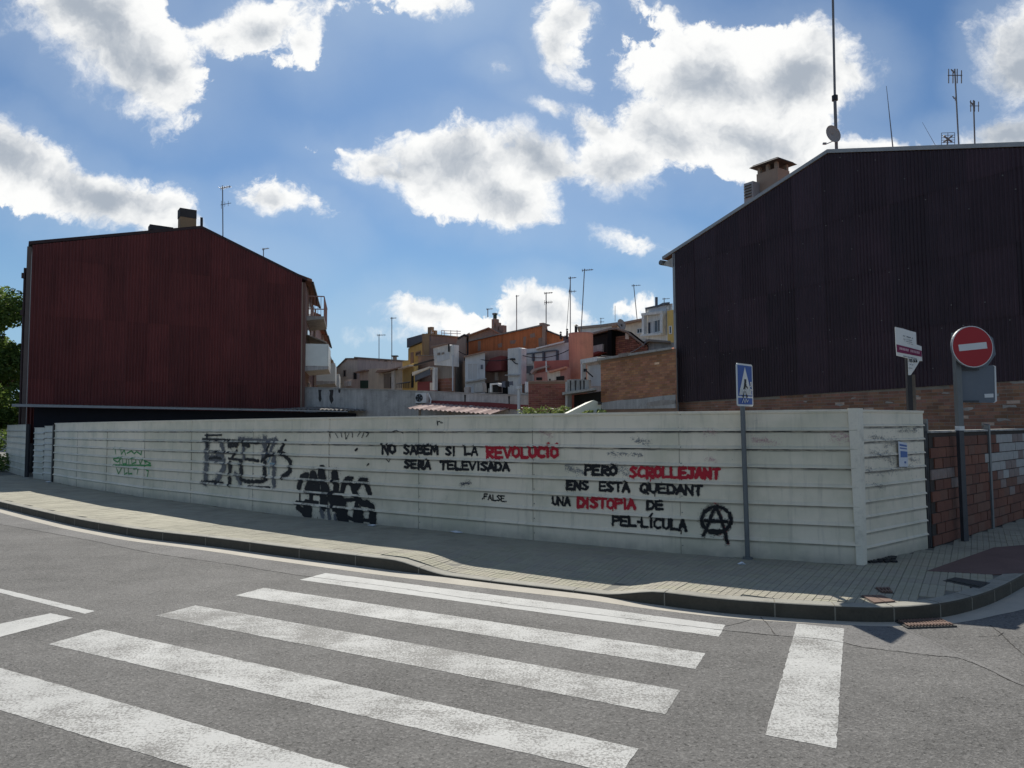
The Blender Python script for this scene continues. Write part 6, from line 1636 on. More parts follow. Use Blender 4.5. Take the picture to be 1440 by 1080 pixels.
# courses of hollow brick on the base
brick_field('brick_courses', f.a, f.t, f.n, f.uz(616, 540)[0], f.uz(639, 540)[0], 1.6, lambda u: 4.0, .30, .15, M_BRIKD, T, pale=0)
f = Fac(641, 33.5, 657, 35.5)
T = TH('dark_stair_tower', 'narrow dark grey-brown tower wall between the white block and the orange wall', 'tower', f)
f.body([(641, 487), (643, 475), (650, 471), (656, 473)], 3, M_GRBR, T); f.slab('cap', [(642, 474.5), (650, 469.5), (656.5, 471.5), (656.5, 473.5), (650, 471.5), (642, 476.5)], .1, 3, M_DARKCAP, T)
mb = MB(); mb.tube([f.P(655, 480, .1), f.P(655, 576, .1)], .05, 6); obj('downpipe', mb, M_DKPOST, T)

# -- big orange wall and the brown base below it
f = Fac(650, 39, 792, 36)
T = TH('orange_gable_house', 'house with a huge weathered orange party wall rising to a peak at its right end', 'house', f)
f.body([(650, 482), (681, 476), (735, 464), (768, 456.5), (771, 466), (792, 474)], 6, M_ORA, T)
f.slab('wall_cap', [(650, 480.8), (735, 462.8), (768.5, 455.2), (768.5, 457), (735, 464.5), (650, 482.6)], .1, .5, M_GRBR, T); f.slab('right_cap', [(768.5, 464), (792, 473), (792, 474.5), (768.5, 465.8)], .1, .5, M_DARKCAP, T)
f.slab('buttress', [(765.5, 457), (769, 457), (769, 492), (765.5, 492)], .25, .3, M_BRWN, T)
for pts in ([(717, 479), (726, 478), (724, 483), (718, 484)], [(745, 470), (752, 468), (753, 474), (746, 475)], [(736, 474), (740, 473), (739, 486), (736, 487)], [(672, 480), (676, 479), (676, 493), (672, 494)], [(700, 484), (706, 482), (706, 488), (701, 489)], [(757, 476), (763, 474), (763, 492), (758, 492)]): f.slab('wall_stain', pts, .006, .004, M_BRWN, T)
c = f.P(731.5, 468, -2.6); c1 = f.P(731.5, 452, -2.6)
mb = MB(); mb.box((c1[0], c1[1], (c[2] - 1 + c1[2]) / 2), (.28, .3, c1[2] - c[2] + 1), f.rz); ch_ = obj('chimney', mb, M_GRBR, T); mb = MB(); mb.box((c1[0], c1[1], c1[2] + .06), (.33, .35, .07), f.rz); obj('chimney_cap', mb, M_DARKCAP, ch_); mb = MB(); mb.box((c1[0], c1[1], c1[2] + .16), (.26, .28, .14), f.rz); obj('chimney_pot', mb, M_GRBR, ch_)
f = Fac(656, 35, 716, 34)
T = TH('brown_block', 'brown lower block in front of the orange wall with a maroon awning', 'house', f)
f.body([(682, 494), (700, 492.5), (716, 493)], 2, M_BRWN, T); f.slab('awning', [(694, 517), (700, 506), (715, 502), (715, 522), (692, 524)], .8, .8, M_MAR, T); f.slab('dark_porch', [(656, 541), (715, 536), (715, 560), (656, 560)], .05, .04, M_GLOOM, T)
f.slab('pale_post', [(697, 524), (701, 524), (701, 535), (697, 535)], .1, .1, M_BEIGE, T)
f.slab('small_rail', [(689, 521.5), (696, 521), (696, 522), (689, 522.5)], .1, .05, M_DKPOST, T)
f = Fac(654, 33, 683, 33)
T = TH('glazed_extension', 'grey extension with a large white-blinded window below the orange wall', 'house', f)
f.body([(654, 502), (682, 496)], 1.6, M_METAL, T); f.slab('roof_edge', [(652.5, 501.5), (683, 494.5), (683, 496), (652.5, 503)], .25, 2, M_BRWN, T)
f.window(656.5, 510, 673, 535.5, T, M_METAL, M_BLIND, bars=1); f.slab('vent', [(676, 513), (679, 513), (679, 519), (676, 519)], .06, .06, M_SLATE, T); f.slab('ledge', [(655, 537), (684, 532), (684, 534), (655, 539)], .3, .4, M_CONC, T)
f = Fac(655, 31.5, 700, 31)
T = TH('cluttered_terrace', 'shadowy terrace with grey boxes below the blinded window', 'terrace', f)
f.body([(655, 556), (700, 556)], 1, M_RENDER_G, T, z0=1.0); f.slab('grey_box', [(666, 540), (678, 538), (679, 551), (666, 552)], .0, .5, M_RENDER_G, T); f.slab('grey_box', [(684, 546), (700, 543), (700, 552), (684, 552)], -.2, .4, M_CONC, T); f.slab('grey_box', [(654, 545), (660, 544), (660, 555), (654, 555)], .1, .3, M_BEIGE, T)

# -- brown hipped roofs with chimneys behind the orange wall
f = Fac(655, 47, 708, 45)
T = TH('brown_roofed_house', 'brown house with a sloping roof and clustered chimneys behind the left of the orange wall', 'house', f)
f.body([(655, 474), (682, 464.5), (692, 461), (697, 462), (708, 471)], 4, M_GRBR, T); f.slab('roof_edge', [(655, 472.5), (663, 468), (664, 470), (690, 460.5), (708, 470), (708, 471.5), (690, 462), (655, 475)], .2, 4, M_BRWN, T)
for x_, y_, w2, lb in ((685.5, 447, .34, 0), (689, 452, .3, 0), (696, 456, .36, 0)):
    c = f.P(x_, 470, -.8); c1 = f.P(x_, y_, -.8); mb = MB(); mb.box((c[0], c[1], (c[2] + c1[2]) / 2), (w2, .35, c1[2] - c[2]), f.rz); obj('chimney', mb, M_BRWN, T)
c = f.P(685, 446, -.8)
mb = MB(); mb.tube([c, (c[0], c[1], c[2] + .12), (c[0], c[1], c[2] + .25)], .12, 8); mb.tube([(c[0], c[1], c[2] + .25), (c[0], c[1], c[2] + .38)], .20, 8, r1=.05)
T = top('chimney_cowl', mb, M_GREENSH, 'green rounded cowl on top of the brown chimney left of the orange wall', 'cowl')

# -- white tower block and clutter, middle
f = Fac(713, 33, 751, 31.5)
T = TH('white_narrow_block', 'narrow white-washed block standing against the orange wall, above hanging laundry', 'house', f)
f.body([(714, 490.5), (730, 488.5), (734, 489.5)], 2.2, M_WHT, T, z0=2.0); f.slab('grey_flank', [(730.5, 489), (734.5, 490), (734.5, 540), (730.5, 540)], .06, .3, M_METAL, T); f.slab('ledge', [(713.5, 527), (733, 527), (733, 528.5), (713.5, 528.5)], .15, .15, M_RENDER_G, T)
f.slab('wall_lamp', [(721, 504.5), (724.5, 504), (725, 506), (721.5, 506.5)], .2, .2, M_DKPOST, T)
mb = MB(); mb.tube([f.P(723, 506, .15), f.P(727, 511, .1), f.P(730, 512, .08)], .025, 5); obj('lamp_arm', mb, M_DKPOST, T)
f = Fac(698, 31, 748, 30)
T = TH('laundry_terrace', 'grey terrace parapet stained with damp below the white narrow block', 'terrace', f)
f.body([(727, 552), (745, 553), (748, 553)], .8, M_RENDER_G, T); f.slab('pale_panel', [(740, 537), (745, 537), (745, 552), (740, 552)], .1, .1, M_METAL, T)
for a, b in ((716, 719), (727, 731), (736, 738.5)): f.slab('damp_streak', [(a, 555), (b, 555), (b - .5, 577), (a + .8, 577)], .2, .1, M_DAMP, T)
for i, (a, b, c, m_, lb) in enumerate(((716.5, 721, 546, M_SLATE, 'dark grey cloth hanging left in the laundry group below the white narrow block'), (722, 726, 545, M_DKPOST, 'black cloth hanging in the middle of the laundry group'), (727, 731.5, 543, M_SLATE, 'longer dark cloth hanging right in the laundry group'))):
    mb = f.poly([(a, 537.5), (b, 537), (b + .4, c), ((a + b) / 2, c - 1), (a - .3, c)], .6, .05); top('laundry', mb, m_, lb, 'laundry', 'laundry on the terrace')
mb = f.poly([(698, 540), (709, 539), (711, 541), (711, 544), (708, 541.5), (700.5, 542), (700.5, 552), (698, 552)], .5, .4); T = top('garden_cupboard', mb, M_WHT, 'small white open cupboard with a dark inside, left of the laundry', 'cupboard')
mb = f.poly([(700.6, 542.2), (708, 541.7), (708, 552), (700.6, 552)], .42, .3); obj('dark_gap', mb, M_GLOOM, T)
# lamp post
b, t = DP(729.5, 600, 26), DP(729.5, 547, 26); b.z = .05
T = thing('lamp_post', 'slim grey lamp post with a flat pale head, in front of the damp terrace', 'street lamp', b); mb = MB(); mb.tube([b, t], .055, 8); obj('pole', mb, M_METAL, T); mb = MB(); mb.tube([t, t + Vector((0, 0, .06))], .12, 10); mb.tube([t + Vector((0, 0, .062)), t + Vector((0, 0, .10))], .09, 10); obj('lamp_head', mb, M_METAL, T)

# -- sheds, pink walls, salmon stair drum
f = Fac(733, 36, 802, 33.5)
T = TH('metal_shed', 'pale grey sheet-metal rooftop sheds with a sloping white roof edge, left of the salmon tower', 'shed', f)
f.body([(736, 491), (765, 489), (772, 486), (800, 481.5)], 2, M_METAL, T); f.slab('roof_edge', [(760, 489.5), (800, 479.8), (800, 481.8), (760, 491.5)], .3, 2, M_WHT, T); 
for pts in ([(735, 498), (784, 492), (784, 493.5), (735, 499.5)], [(784, 493), (786, 493), (786, 508), (784, 508)], [(750, 496), (752, 496), (752, 508), (750, 508)], [(765, 494), (767, 494), (767, 508), (765, 508)], [(734, 492), (737, 492), (737, 540), (734, 540)]): f.slab('frame_bar', pts, .12, .1, M_SLATE, T)
f.slab('dark_bay', [(737, 515), (750, 514), (750, 526), (737, 527)], .05, .04, M_SLATE, T); f.slab('mid_panel', [(738, 499), (750, 498), (750, 512), (738, 513)], .04, .03, M_METAL, T)
rl = MB()
for k in range(9): x_ = 737 + k * 1.6; rl.tube([f.P(x_, 527, .35), f.P(x_, 534, .35)], .02, 4)
rl.tube([f.P(735, 527, .35), f.P(751, 526.5, .35)], .025, 4); obj('railing', rl, M_METAL, T)
c = f.P(745, 508, .5); mb = MB(); dish(mb, Vector(c), .17, .13, (.7, -1, .5), 14); T = thing('satellite_dish', 'small white dish tilted on the rooftop clutter beside the pink wall', 'satellite dish', c); o = obj('reflector', mb, M_WHT, T); o.modifiers.new('s', 'SOLIDIFY').thickness = .012; mb = MB(); mb.tube([c, (c[0], c[1] + .3, c[2] - .35)], .025, 5); obj('bracket', mb, M_DKPOST, T)
f = Fac(748, 31.5, 803, 30.5)
T = TH('pink_house', 'low dusty-pink house with a maroon-red parapet and small dark openings, under the metal sheds', 'house', f)
f.body([(751, 508), (800, 506)], 2, mat('red_pink_parapet', (0.419, 0.132, 0.109), var=.2, scale=1, streak=.2), T)
f.slab('lower_wall', [(754, 526), (773, 522), (774, 521), (800, 517), (800, 537.5), (754, 537.5)], .15, .3, M_PINKW, T); f.slab('white_side', [(772, 521), (777, 524), (790, 519), (790, 533), (773, 537)], .17, .02, M_CREAM, T)
f.slab('roof_lip', [(751, 524), (754, 520), (774, 514.5), (774, 517), (757, 522), (753, 527)], .35, .3, M_PINKROOF, T); f.slab('roof_lip', [(776, 523), (800, 516), (800, 518.5), (777, 525)], .35, .3, M_SALM, T)
for pts in ([(757, 531), (765, 531), (765, 535), (757, 535)], [(785, 530), (796, 529), (796, 536), (785, 536)], [(775, 533), (777, 533), (777, 537), (775, 537)]): f.slab('dark_opening', pts, .19, .015, M_GLOOM, T)
mb = MB(); mb.tube([f.P(774, 509, .4), f.P(774.5, 524, .4)], .03, 5); obj('pipe', mb, M_METAL, T)
# maroon brick garden wall
f = Fac(743, 27.5, 798, 27.5)
T = TH('brick_wall', 'dark maroon brick garden wall in the middle, above the green shrubs', 'wall', f)
f.body([(743, 537.5), (797, 536.5)], .25, M_MORTB, T); brick_field('brick_courses', f.a, f.t, f.n, 0, f.L, 1.2, lambda u: f.uz(770, 537)[1], .26, .08, mat('maroon_brick', (0.264, 0.096, 0.078), var=.3, scale=2, attr=True), T, pale=.02)
f.slab('coping', [(743, 535.8), (797, 534.8), (797, 537), (743, 538)], .05, .35, M_BRWN, T)
# salmon drum
c0 = DP(817.5, 535, 33.5); rd_ = 17.5 / F * 33; ztop = DP(817, 468.5, 33).z
mb = MB(); n_ = 28
zt_ = lambda a: ztop + .03 * math.cos(a)
mb.v = [(c0.x + rd_ * math.cos(2 * math.pi * i / n_), c0.y + rd_ * math.sin(2 * math.pi * i / n_), z) for z in (0.0, ztop) for i in range(n_)]
mb.f = [tuple(range(n_))[::-1], tuple(range(n_, 2 * n_))] + [(i, (i + 1) % n_, n_ + (i + 1) % n_, n_ + i) for i in range(n_)]; mb.c = [None] * len(mb.f)
T = thing('salmon_stair_tower', 'smooth rounded salmon-pink stair tower in the middle of the town', 'tower', (c0.x, c0.y, 0)); obj('wall', mb, M_SALM, T)
mb = MB(); mb.tube([(c0.x, c0.y, ztop), (c0.x, c0.y, ztop + .05)], rd_ * 1.02, 28); obj('rim', mb, M_PINKW, T)
for x_, y0, y1, lb in ((810, 468, 459, 'black stovepipe with a cowl just above the salmon tower'), (797.5, 476, 465, 'thin dark flue left of the salmon tower top'), (788.5, 476, 469, 'shortest dark flue on the orange roof slope')):
    b, t = DP(x_, y0 + 1, 36), DP(x_, y1, 36); T = thing('flue_pipe', lb, 'flue', b); mb = MB(); mb.tube([b, t], .075 if x_ > 805 else .05, 7); obj('pipe', mb, M_DKPOST, T); mb = MB(); mb.tube([t + Vector((0, 0, .03)), t + Vector((0, 0, .10))], .13 if x_ > 805 else .07, 7, r1=.03); obj('cowl', mb, M_DKPOST, T)
# low roof behind salmon drum
f = Fac(780, 44, 806, 43); T = TH('small_roof', 'bit of grey-blue tiled roof between the orange wall and the salmon tower', 'roof', f); f.body([(778, 478), (796, 473), (806, 474)], 3, M_SLATE, T); f.slab('ridge', [(778, 477), (796, 472), (796, 473.2), (778, 478.2)], .1, .3, M_GRBR, T)

# -- dark brick house with terrace right of the drum
f = Fac(833, 37, 912, 34)
T = TH('dark_brick_house', 'dark brick house with a covered terrace and a low gable, right of the salmon tower', 'house', f)
f.body([(833, 472), (864, 464), (874, 463), (888, 467), (912, 486)], 5, M_BRIKD, T)
brick_field('brick_courses', f.a, f.t, f.n, f.uz(865, 480)[0], f.L, 3.0, lambda u: min(f.uz(874, 466)[1], f.uz(888, 468)[1] - max(0, u - f.uz(886, 468)[0]) * .62), .28, .10, M_BRIKD, T, pale=.02)
f.slab('roof_edge', [(833, 470), (864, 462), (874, 461), (888, 465.5), (913, 485), (913, 487), (888, 468), (874, 463.5), (864, 464.5), (833, 472.5)], .35, 5, M_GRBR, T)
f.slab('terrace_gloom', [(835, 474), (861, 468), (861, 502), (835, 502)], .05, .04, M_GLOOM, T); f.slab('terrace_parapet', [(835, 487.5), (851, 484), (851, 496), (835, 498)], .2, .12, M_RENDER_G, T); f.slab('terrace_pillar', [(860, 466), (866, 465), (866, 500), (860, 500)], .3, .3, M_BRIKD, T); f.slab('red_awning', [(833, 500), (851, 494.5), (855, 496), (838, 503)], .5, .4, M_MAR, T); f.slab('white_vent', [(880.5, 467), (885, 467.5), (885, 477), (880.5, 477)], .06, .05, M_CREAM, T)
# dish and rods on it
dcn = Vector(f.P(864.5, 455, -.5)); T = thing('satellite_dish', 'large grey dish on the gable of the dark brick house', 'satellite dish', dcn); mb = MB(); dish(mb, dcn, .26, .30, (.6, -1, .35), 18); o = obj('reflector', mb, M_DISH, T); o.modifiers.new('s', 'SOLIDIFY').thickness = .012; mb = MB(); mb.tube([dcn, dcn + Vector((.05, .2, -.45))], .035, 6); mb.tube([dcn + Vector((0, 0, -.25)), dcn + Vector((-.3, -.35, -.05))], .015, 5); obj('bracket', mb, M_DKPOST, T)

# -- far upper houses
f = Fac(816, 72, 872, 68)
T = TH('long_roofed_house', 'long low grey-roofed house on the skyline right of the salmon tower', 'house', f)
f.body([(816, 461.5), (852, 458.5), (872, 456)], 6, M_METAL, T); f.slab('roof', [(816, 459.5), (850, 456.5), (872, 453.5), (872, 456.5), (850, 459.5), (816, 462.5)], .4, 6.4, M_GRBR, T)
f = Fac(868, 60, 912, 57)
T = TH('white_house', 'white-walled house with a small dark window on the skyline', 'house', f)
f.body([(868, 458), (910, 450)], 6, M_CREAM, T); f.slab('eaves', [(866, 459), (868, 456), (911, 447.8), (911, 450.5), (868, 459)], .5, 6.5, M_BRWN, T); f.window(896, 461, 904, 469.5, T, M_METAL, bars=1); f.slab('lower_grey', [(868, 478), (910, 477), (910, 490), (868, 492)], .1, .1, M_RENDER_G, T)
f = Fac(909, 53, 946, 50)
T = TH('modern_house', 'modern white house with a big glazed balcony at the top right of the town', 'house', f)
f.body([(909, 437), (912, 432), (946, 426.5)], 6, M_WHT, T); f.slab('upper_grey', [(913, 434), (938, 429), (938, 440), (913, 443)], .06, .05, M_METAL, T); f.slab('roof_edge', [(911, 433), (930, 429), (936, 426), (946, 425), (946, 427), (936, 429), (912, 434.5)], .25, 6, M_SLATE, T)
f.window(922, 434, 930, 440, T, M_BRWN, bars=1); f.window(911.5, 447.5, 933, 470.5, T, M_WHT, mat('tinted_glass', (.055, .06, .075), rough=.12, bump=0), bars=2); f.slab('balcony_floor', [(908, 471), (937, 468.5), (937, 471), (908, 473.5)], .5, .5, M_WHT, T); f.slab('left_pier', [(908, 441), (911, 441), (911, 472), (908, 472)], .35, .3, M_WHT, T); f.slab('right_pier', [(933.5, 440), (937.5, 439), (937.5, 471), (933.5, 471)], .35, .3, M_WHT, T); f.slab('balcony_lintel', [(908, 441), (937, 437.5), (937, 441), (908, 444.5)], .4, .35, M_WHT, T)
f.slab('curtain', [(915, 452), (921, 451), (921, 469), (915, 469.5)], .02, .004, M_BLIND, T); f.slab('vent', [(939, 431), (942, 430.5), (942, 435), (939, 435)], .1, .08, M_WHT, T)
f = Fac(936, 49.5, 950, 49); T = TH('ochre_house', 'narrow ochre wall strip squeezed between the modern white house and the dark gable', 'house', f); f.body([(938, 437), (950, 435)], 3, M_YEL, T); f.window(941, 458, 945, 470, T, M_WHT, bars=0)
f = Fac(905, 42, 950, 40)
T = TH('grey_annex', 'low grey annex below the modern white house, with a sloping stone-tiled roof', 'house', f); f.body([(905, 486), (918, 479), (950, 482)], 3, M_RENDER_G, T); f.slab('roof', [(905, 484), (918, 477.5), (950, 480), (950, 482.5), (918, 480.5), (905, 488)], .4, 3, M_GRBR, T)
# orange tiled roof scrap: individual tile rolls
f = Fac(928, 31, 952, 30.5)
T = TH('tiled_roof', 'small bright orange clay-tiled roof tucked against the dark gable, above the brick wall', 'roof', f)
f.slab('wall', [(930, 497), (952, 497), (952, 507), (930, 507)], 0, .8, M_YEL, T); f.slab('white_beam', [(928.5, 496), (952, 499), (952, 501), (928.5, 498)], .12, .15, M_CREAM, T)
M_OTILE = mat('orange_clay_tile', (.42, .13, .05), var=.3, scale=5)
for k in range(6):
    for r_ in range(2):
        x0_ = 932 + k * 3.2 + r_ * 2; y0_ = 496 - r_ * 4.5 - k * .4; mb = MB(); mb.tube([f.P(x0_, y0_, .1 - r_ * .5), f.P(x0_ + 2.6, y0_ - 4.6 - k * .25, -.4 - r_ * .5)], .055, 8); obj('clay_tile', mb, M_OTILE, T)
mb = f.poly([(930, 498), (952, 499), (952, 486), (946, 486)], -.35, .2); obj('roof_deck', mb, M_ROOFT, T)

# -- big brown brick wall house at the right of the gap
f = Fac(845, 26.5, 951, 22.6)
T = TH('brick_shed', 'broad orange-brown brick wall with a concrete skirt, left against the dark gabled house', 'shed', f)
f.body([(845, 506.5), (951, 490)], 3.5, M_MORTB, T)
ztl = lambda u: f.uz(845, 508)[1] + (f.uz(951, 492)[1] - f.uz(845, 508)[1]) * u / f.L
brick_field('brick_courses', f.a, f.t, f.n, 0, f.L, f.uz(900, 566)[1], ztl, .26, .082, M_BRICKB, T, pale=.01, o=.004)
f.slab('concrete_skirt', [(845, 567), (870, 563), (900, 561), (930, 557), (951, 555), (951, 574), (845, 576)], .05, .08, M_RENDER_G, T); f.slab('patch', [(912, 566), (935, 562), (951, 563), (951, 568), (925, 571), (912, 571)], .06, .06, M_PATCH, T)
f.slab('roof_slab', [(845, 504.5), (951, 488), (951, 491), (845, 507.5)], .18, 4, M_CONC, T)
f.slab('roof_edge_beam', [(825, 507), (893, 493.5), (951, 486), (951, 488.5), (893, 497), (825, 509)], -.8, .6, M_CREAM, T)
f.slab('hatch_frame', [(876, 498), (889, 496), (889, 501), (876, 503)], .2, .15, M_GRBR, T)
f = Fac(824, 29, 848, 28)
T = TH('white_terrace', 'white-walled terrace with a bracket lamp, left of the brown brick wall', 'terrace', f)
f.body([(825, 509), (848, 506)], 2, M_BEIGE, T); f.slab('post', [(825, 509), (827, 509), (827, 545), (825, 545)], .3, .2, M_WHT, T); f.slab('beam', [(824.5, 506), (848, 502), (848, 508), (824.5, 512)], .3, .4, M_WHT, T); f.slab('shade_panel', [(828, 515), (847, 512), (847, 543), (828, 543)], .02, .015, M_METAL, T)
mb = MB(); mb.tube([f.P(832, 521, .3), f.P(842, 530, .3)], .03, 5); mb.box(f.P(831.5, 521, .3), (.14, .1, .12)); obj('bracket_lamp', mb, M_DKPOST, T)
mb = MB(); mb.tube([f.P(829, 541, .35), f.P(833, 531, .35), f.P(836, 541, .35)], .02, 5); mb.tube([f.P(833, 531, .35), f.P(835, 543, .35)], .02, 5); obj('folding_stand', mb, M_DKPOST, T)
f = Fac(796, 27, 847, 26)
T = TH('concrete_balcony', 'stained concrete balcony parapet over a dark opening, between the garden wall and the brick wall', 'balcony', f)
f.slab('parapet', [(797, 534), (812, 533), (828, 534), (828, 549), (798, 553)], .0, .15, M_CONC, T); f.slab('balcony_slab', [(797, 552), (845, 545.5), (845, 548.5), (797, 555.5)], .3, 1.4, M_CONC, T); f.slab('dark_opening', [(797, 555), (845, 548), (845, 580), (797, 580)], -.5, .5, M_GLOOM, T)
for a in (801, 808, 815, 820): f.slab('damp_streak', [(a, 535), (a + 2.5, 535), (a + 2, 550), (a + .7, 550)], .006, .004, M_DAMP, T)
f.slab('wall_pier', [(796, 537), (799, 537), (799, 578), (796, 578)], .05, .3, M_RENDER_G, T)
# cream gable roof poking over the fence
p = [DP(x_, y_, 19) for x_, y_ in ((792, 584), (835, 562.5), (845, 567), (845, 584))]
mb = MB(); mb.prism(p, (.0, 2.2, 0)); T = thing('cream_hut', 'pale cream gable of a hut just above the fence, right of the shrubs', 'hut', (p[1].x, p[1].y, .1)); obj('roof', mb, mat('cream_paint', (.60, .60, .50), rough=.6, var=.12), T)
mb = MB(); a = DP(800, 590, 19.1); b = DP(844, 590, 19.1); mb.box(((a.x + b.x) / 2, 20.1, .95), (b.x - a.x - .1, 1.9, 1.7)); obj('wall', mb, M_CREAM, T)
mb = MB(); c = DP(843.5, 567, 18.93); mb.box(c, (.10, .08, .08)); obj('dark_fitting', mb, M_DKPOST, T)
# aerials on the skyline
for args in (('tv_antenna', 533, 508, 470, 55, 'forked aerial on the long pale house, left of its tall neighbour', (12, 'r'), ((.03, 4),)), ('tv_antenna', 551, 512, 446, 50, 'tall thin aerial just left of the yellow house', (8, 'r'), ((.02, 4),)),
             ('tv_antenna', 686, 446, 434, 44, 'little aerial directly above the green cowl', (8, 'r'), ((.04, 3),)), ('tv_antenna', 694, 457, 440, 46, 'thin aerial just right of the green cowl', (7, 'r'), ((.05, 4),)),
             ('tv_antenna', 726.5, 470, 415, 40, 'aerial rising left of the dark chimney on the orange wall', (4, 'r'), ((.02, 3),)), ('tv_antenna', 768, 458, 411, 38, 'aerial with two booms at the peak of the orange wall', (10, 'r'), ((.02, 5), (.30, 4))),
             ('tv_antenna', 802, 476, 389, 40, 'tall aerial with two booms left of the leaning one, above the salmon tower', (9, 'r'), ((.02, 4), (.24, 3))), ('tv_antenna', 817, 470, 378, 41, 'tallest leaning aerial above the salmon tower', (13, 'r'), ((.02, 6),)),
             ('tv_antenna', 896, 450, 400, 52, 'leaning aerial above the white house on the skyline', (10, 'r'), ((.03, 4),)), ('tv_antenna', 845, 461, 447, 66, 'small aerial on the skyline roof just left of the large grey dish', (5, 'r'), ((.05, 3), (.4, 3))),
             ('tv_antenna', 934, 430, 419, 50, 'small aerial on the modern white house', (8, 'r'), ((.1, 3),))):
    nm, x_, y0, y1, dd3, lb, boom, lv_ = args
    tl = {817: 5, 896: -5}.get(x_, 0)
    yagi(nm, x_ if x_ != 896 else 896, y0, y1, dd3, lb, boom=boom, levels=lv_, tilt=tl, r=.03, group='roof aerials')
b, t = DP(923, 432, 50), DP(923, 418, 50); T = thing('flue_pipe', 'upright metal flue on the modern white house', 'flue', b); mb = MB(); mb.tube([b, t], .10, 7); obj('pipe', mb, M_SLATE, T)
b, t = DP(795, 487, 39), DP(802, 395, 39); T = thing('stay_rod', 'thin slanting stay beside the tall two-boom aerial', 'stay', b); mb = MB(); mb.tube([b, t], .014, 4); obj('rod', mb, M_ALU, T)
b, t = DP(865, 452, 60), DP(865, 430, 60); T = thing('whip_antenna', 'short bare rod behind the large grey dish', 'antenna', b); mb = MB(); mb.tube([b, t], .02, 4); obj('rod', mb, M_ALU, T)

# slack cables slung between the house backs
for (xa, ya, da, xb, yb, db2, sag, lb) in ((641, 492, 33.2, 716, 505, 32.8, .25, 'slack dark cable slung across the blinded extension'), (586, 519, 36, 641, 508, 33.4, .18, 'cable running along the brown wall to the dark stair tower'), (735, 500, 32, 800, 492, 33, .22, 'cable sagging in front of the metal sheds'), (845, 500, 27, 912, 478, 34, .3, 'cable rising from the brick shed to the dark brick house')):
    a = DP(xa, ya, da); b = DP(xb, yb, db2); mb = MB(); mb.tube([a.lerp(b, k / 8) - Vector((0, 0, sag * 4 * (k / 8) * (1 - k / 8))) for k in range(9)], .018, 4); top('cable', mb, M_DKPOST, lb, 'cable')
# ------------------------------------------------------------------ vegetation
def leaf_mat(name, col, col2):
    m = bpy.data.materials.new(name); m.use_nodes = True; t = m.node_tree; b = t.nodes['Principled BSDF']; b.inputs['Roughness'].default_value = .6
    a = t.nodes.new('ShaderNodeAttribute'); a.attribute_name = 'tint'
    mx = t.nodes.new('ShaderNodeMix'); mx.data_type = 'RGBA'; s = t.nodes.new('ShaderNodeSeparateColor'); t.links.new(a.outputs['Color'], s.inputs[0]); t.links.new(s.outputs[0], mx.inputs[0])
    mx.inputs[6].default_value = (*col, 1); mx.inputs[7].default_value = (*col2, 1); t.links.new(mx.outputs[2], b.inputs['Base Color'])
    tr = t.nodes.new('ShaderNodeBsdfTranslucent'); t.links.new(mx.outputs[2], tr.inputs['Color']); ms = t.nodes.new('ShaderNodeMixShader'); ms.inputs[0].default_value = .45
    t.links.new(b.outputs[0], ms.inputs[1]); t.links.new(tr.outputs[0], ms.inputs[2]); t.links.new(ms.outputs[0], t.nodes['Material Output'].inputs['Surface'])
    return m
M_LEAF = leaf_mat('tree_leaves', (.07, .13, .03), (.20, .28, .06)); M_LEAF2 = leaf_mat('shrub_leaves', (.07, .12, .03), (.22, .26, .08)); M_BARK = mat('bark', (.09, .07, .05), var=.4, scale=6)
def leaves(centers, n, size, seed=1, squash=.8):
    r = random.Random(seed); mb = MB()
    for _ in range(n):
        c, rad_ = r.choice(centers)
        d = Vector((r.gauss(0, 1), r.gauss(0, 1), r.gauss(0, 1))).normalized() * rad_ * (r.random() ** .33); d.z *= squash
        p = Vector(c) + d; a = Vector((r.gauss(0, 1), r.gauss(0, 1), r.gauss(0, .6))).normalized(); b = a.cross(Vector((r.gauss(0, 1), r.gauss(0, 1), r.gauss(0, 1)))).normalized(); s_ = size * r.uniform(.6, 1.4); k = r.random()
        mb.add([p - a * s_, p + b * s_ * .45, p + a * s_, p - b * s_ * .45], [(0, 1, 2, 3)], (k, k, k))
    return mb
def tree(base, top_z, spread, label, seed, n=7000, cz0=1.5):
    r = random.Random(seed); T = thing('street_tree', label, 'tree', base)
    tk = MB(); b = Vector(base); tk.tube([b, b + Vector((.05, 0, top_z * .35)), b + Vector((.1, .1, top_z * .75))], .16, 8, r1=.05)
    for k in range(9):
        h = top_z * r.uniform(.3, .7); a = r.uniform(0, 6.28); tk.tube([b + Vector((.05, 0, h)), b + Vector((math.cos(a) * spread * .7, math.sin(a) * spread * .7, h + top_z * .2))], .06, 5, r1=.015)
    obj('trunk', tk, M_BARK, T)
    C = []
    for k in range(48):
        a = r.uniform(0, 6.28); q = r.random(); rr2 = spread * math.sqrt(r.random()) * (1 - .5 * q); C.append(((b.x + rr2 * math.cos(a), b.y + rr2 * math.sin(a), cz0 + (top_z - cz0 - .5) * q), spread * r.uniform(.22, .4)))
    obj('crown', leaves(C, n, .085, seed), M_LEAF, T)
    return T
tb = DP(-6, 600, 31); tree((tb.x, tb.y, 0), DP(0, 414, 31).z + .1, 2.3, 'leafy green tree at the left edge beside the red gabled house', 3, 42000, 1.9)
tb = DP(-60, 600, 36); tree((tb.x, tb.y, 0), 5.8, 2.6, 'second tree mostly out of frame behind the leftmost one', 5, 9000)
tb = DP(30, 600, 40); tree((tb.x, tb.y, 0), 3.4, 1.8, 'low dark tree under the leftmost crown, against the red house edge', 9, 5000, .6)
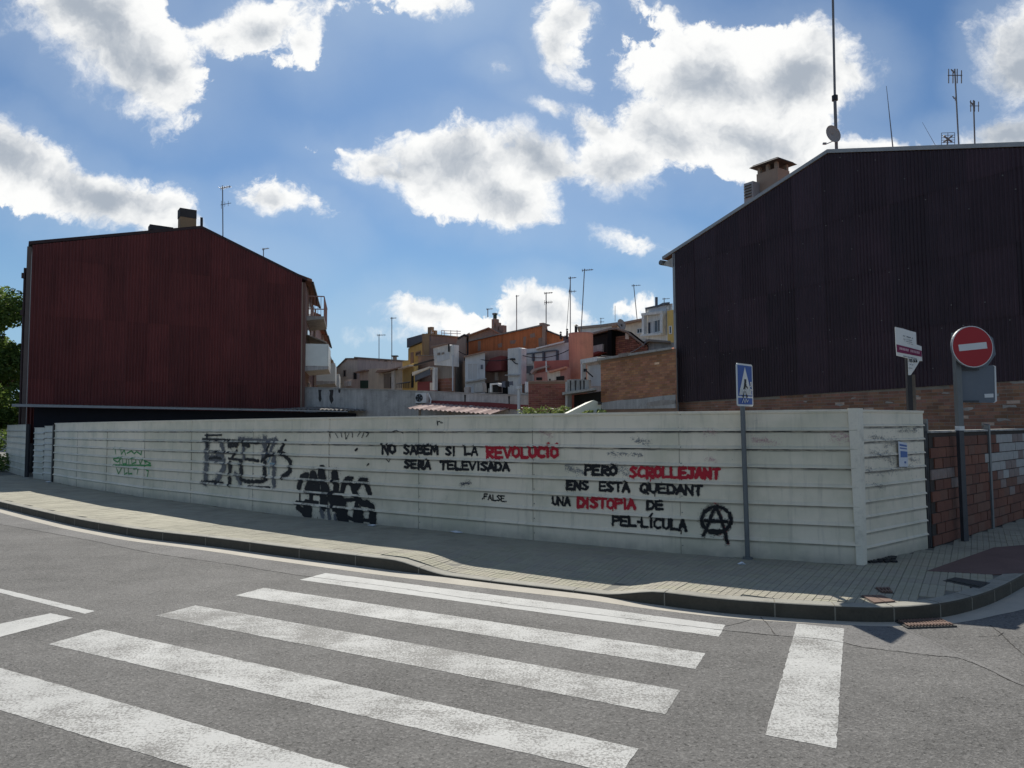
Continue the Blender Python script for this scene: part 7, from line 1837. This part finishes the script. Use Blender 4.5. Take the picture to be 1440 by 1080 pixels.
# shrubs above the fence
for i, (x_, y_, r_, lb) in enumerate(((750, 574, .35, 'leftmost green shrub showing over the fence under the maroon garden wall'), (768, 573, .42, 'middle green shrub over the fence, under the maroon garden wall'), (785, 572, .42, 'rightmost of the three shrubs under the maroon garden wall'), (838, 577, .20, 'tiny shrub at the foot of the cream hut'))):
    d3 = 23 if i < 3 else 18.6; c = DP(x_, y_, d3); T = thing('shrub', lb, 'shrub', (c.x, c.y, .1)); C = [((c.x + random.uniform(-r_, r_), c.y + random.uniform(-r_, r_), c.z - r_ * .3 - random.uniform(0, r_)), r_ * .6) for _ in range(9)]
    obj('foliage', leaves(C, 700, .05, 20 + i), M_LEAF2, T); mb = MB()
    for k in range(4): mb.tube([(c.x + .05 * k, c.y, .1), (c.x + random.uniform(-.2, .2), c.y, c.z - .1)], .012, 4)
    obj('stem', mb, M_BARK, T)
# left distance: hedge, wall, railings, pale kerbside
c = DP(8, 658, 27); hb = MB(); C = [((c.x - 3 + k * .30, c.y + random.uniform(-.3, .3), .45 + random.uniform(-.1, .15)), .38) for k in range(14)]
T = thing('hedge', 'low dark green hedge at the far left beyond the fence end', 'hedge', (c.x - 1, c.y, 0)); obj('foliage', leaves(C, 2600, .06, 40), M_LEAF, T)
f = Fac(-120, 60, 36, 52); T = TH('street_wall', 'distant low grey wall under the trees at the far left', 'wall', f); f.body([(-120, 598), (36, 600)], .4, M_RENDER_G, T); 
rl = MB()
for k in range(26): x_ = -100 + k * 5.4; rl.tube([f.P(x_, 628, 1.5), f.P(x_, 600, 1.5)], .03, 4)
rl.tube([f.P(-100, 602, 1.5), f.P(36, 603, 1.5)], .03, 4); rl.tube([f.P(-100, 612, 1.5), f.P(36, 612, 1.5)], .03, 4)
T = TH('street_railing', 'dark metal railing in front of the distant wall at the far left', 'railing', f); obj('bars', rl, M_DKPOST, T, kind='stuff')
q = [G(x_, y_, 0) for x_, y_ in ((-80, 650), (-80, 633), (26, 632), (26, 648))]; mb = MB(); mb.prism([(p.x, p.y, .02) for p in q], (0, 0, .05)); tag(obj('pavement_far', mb, M_GUT), kind='structure')
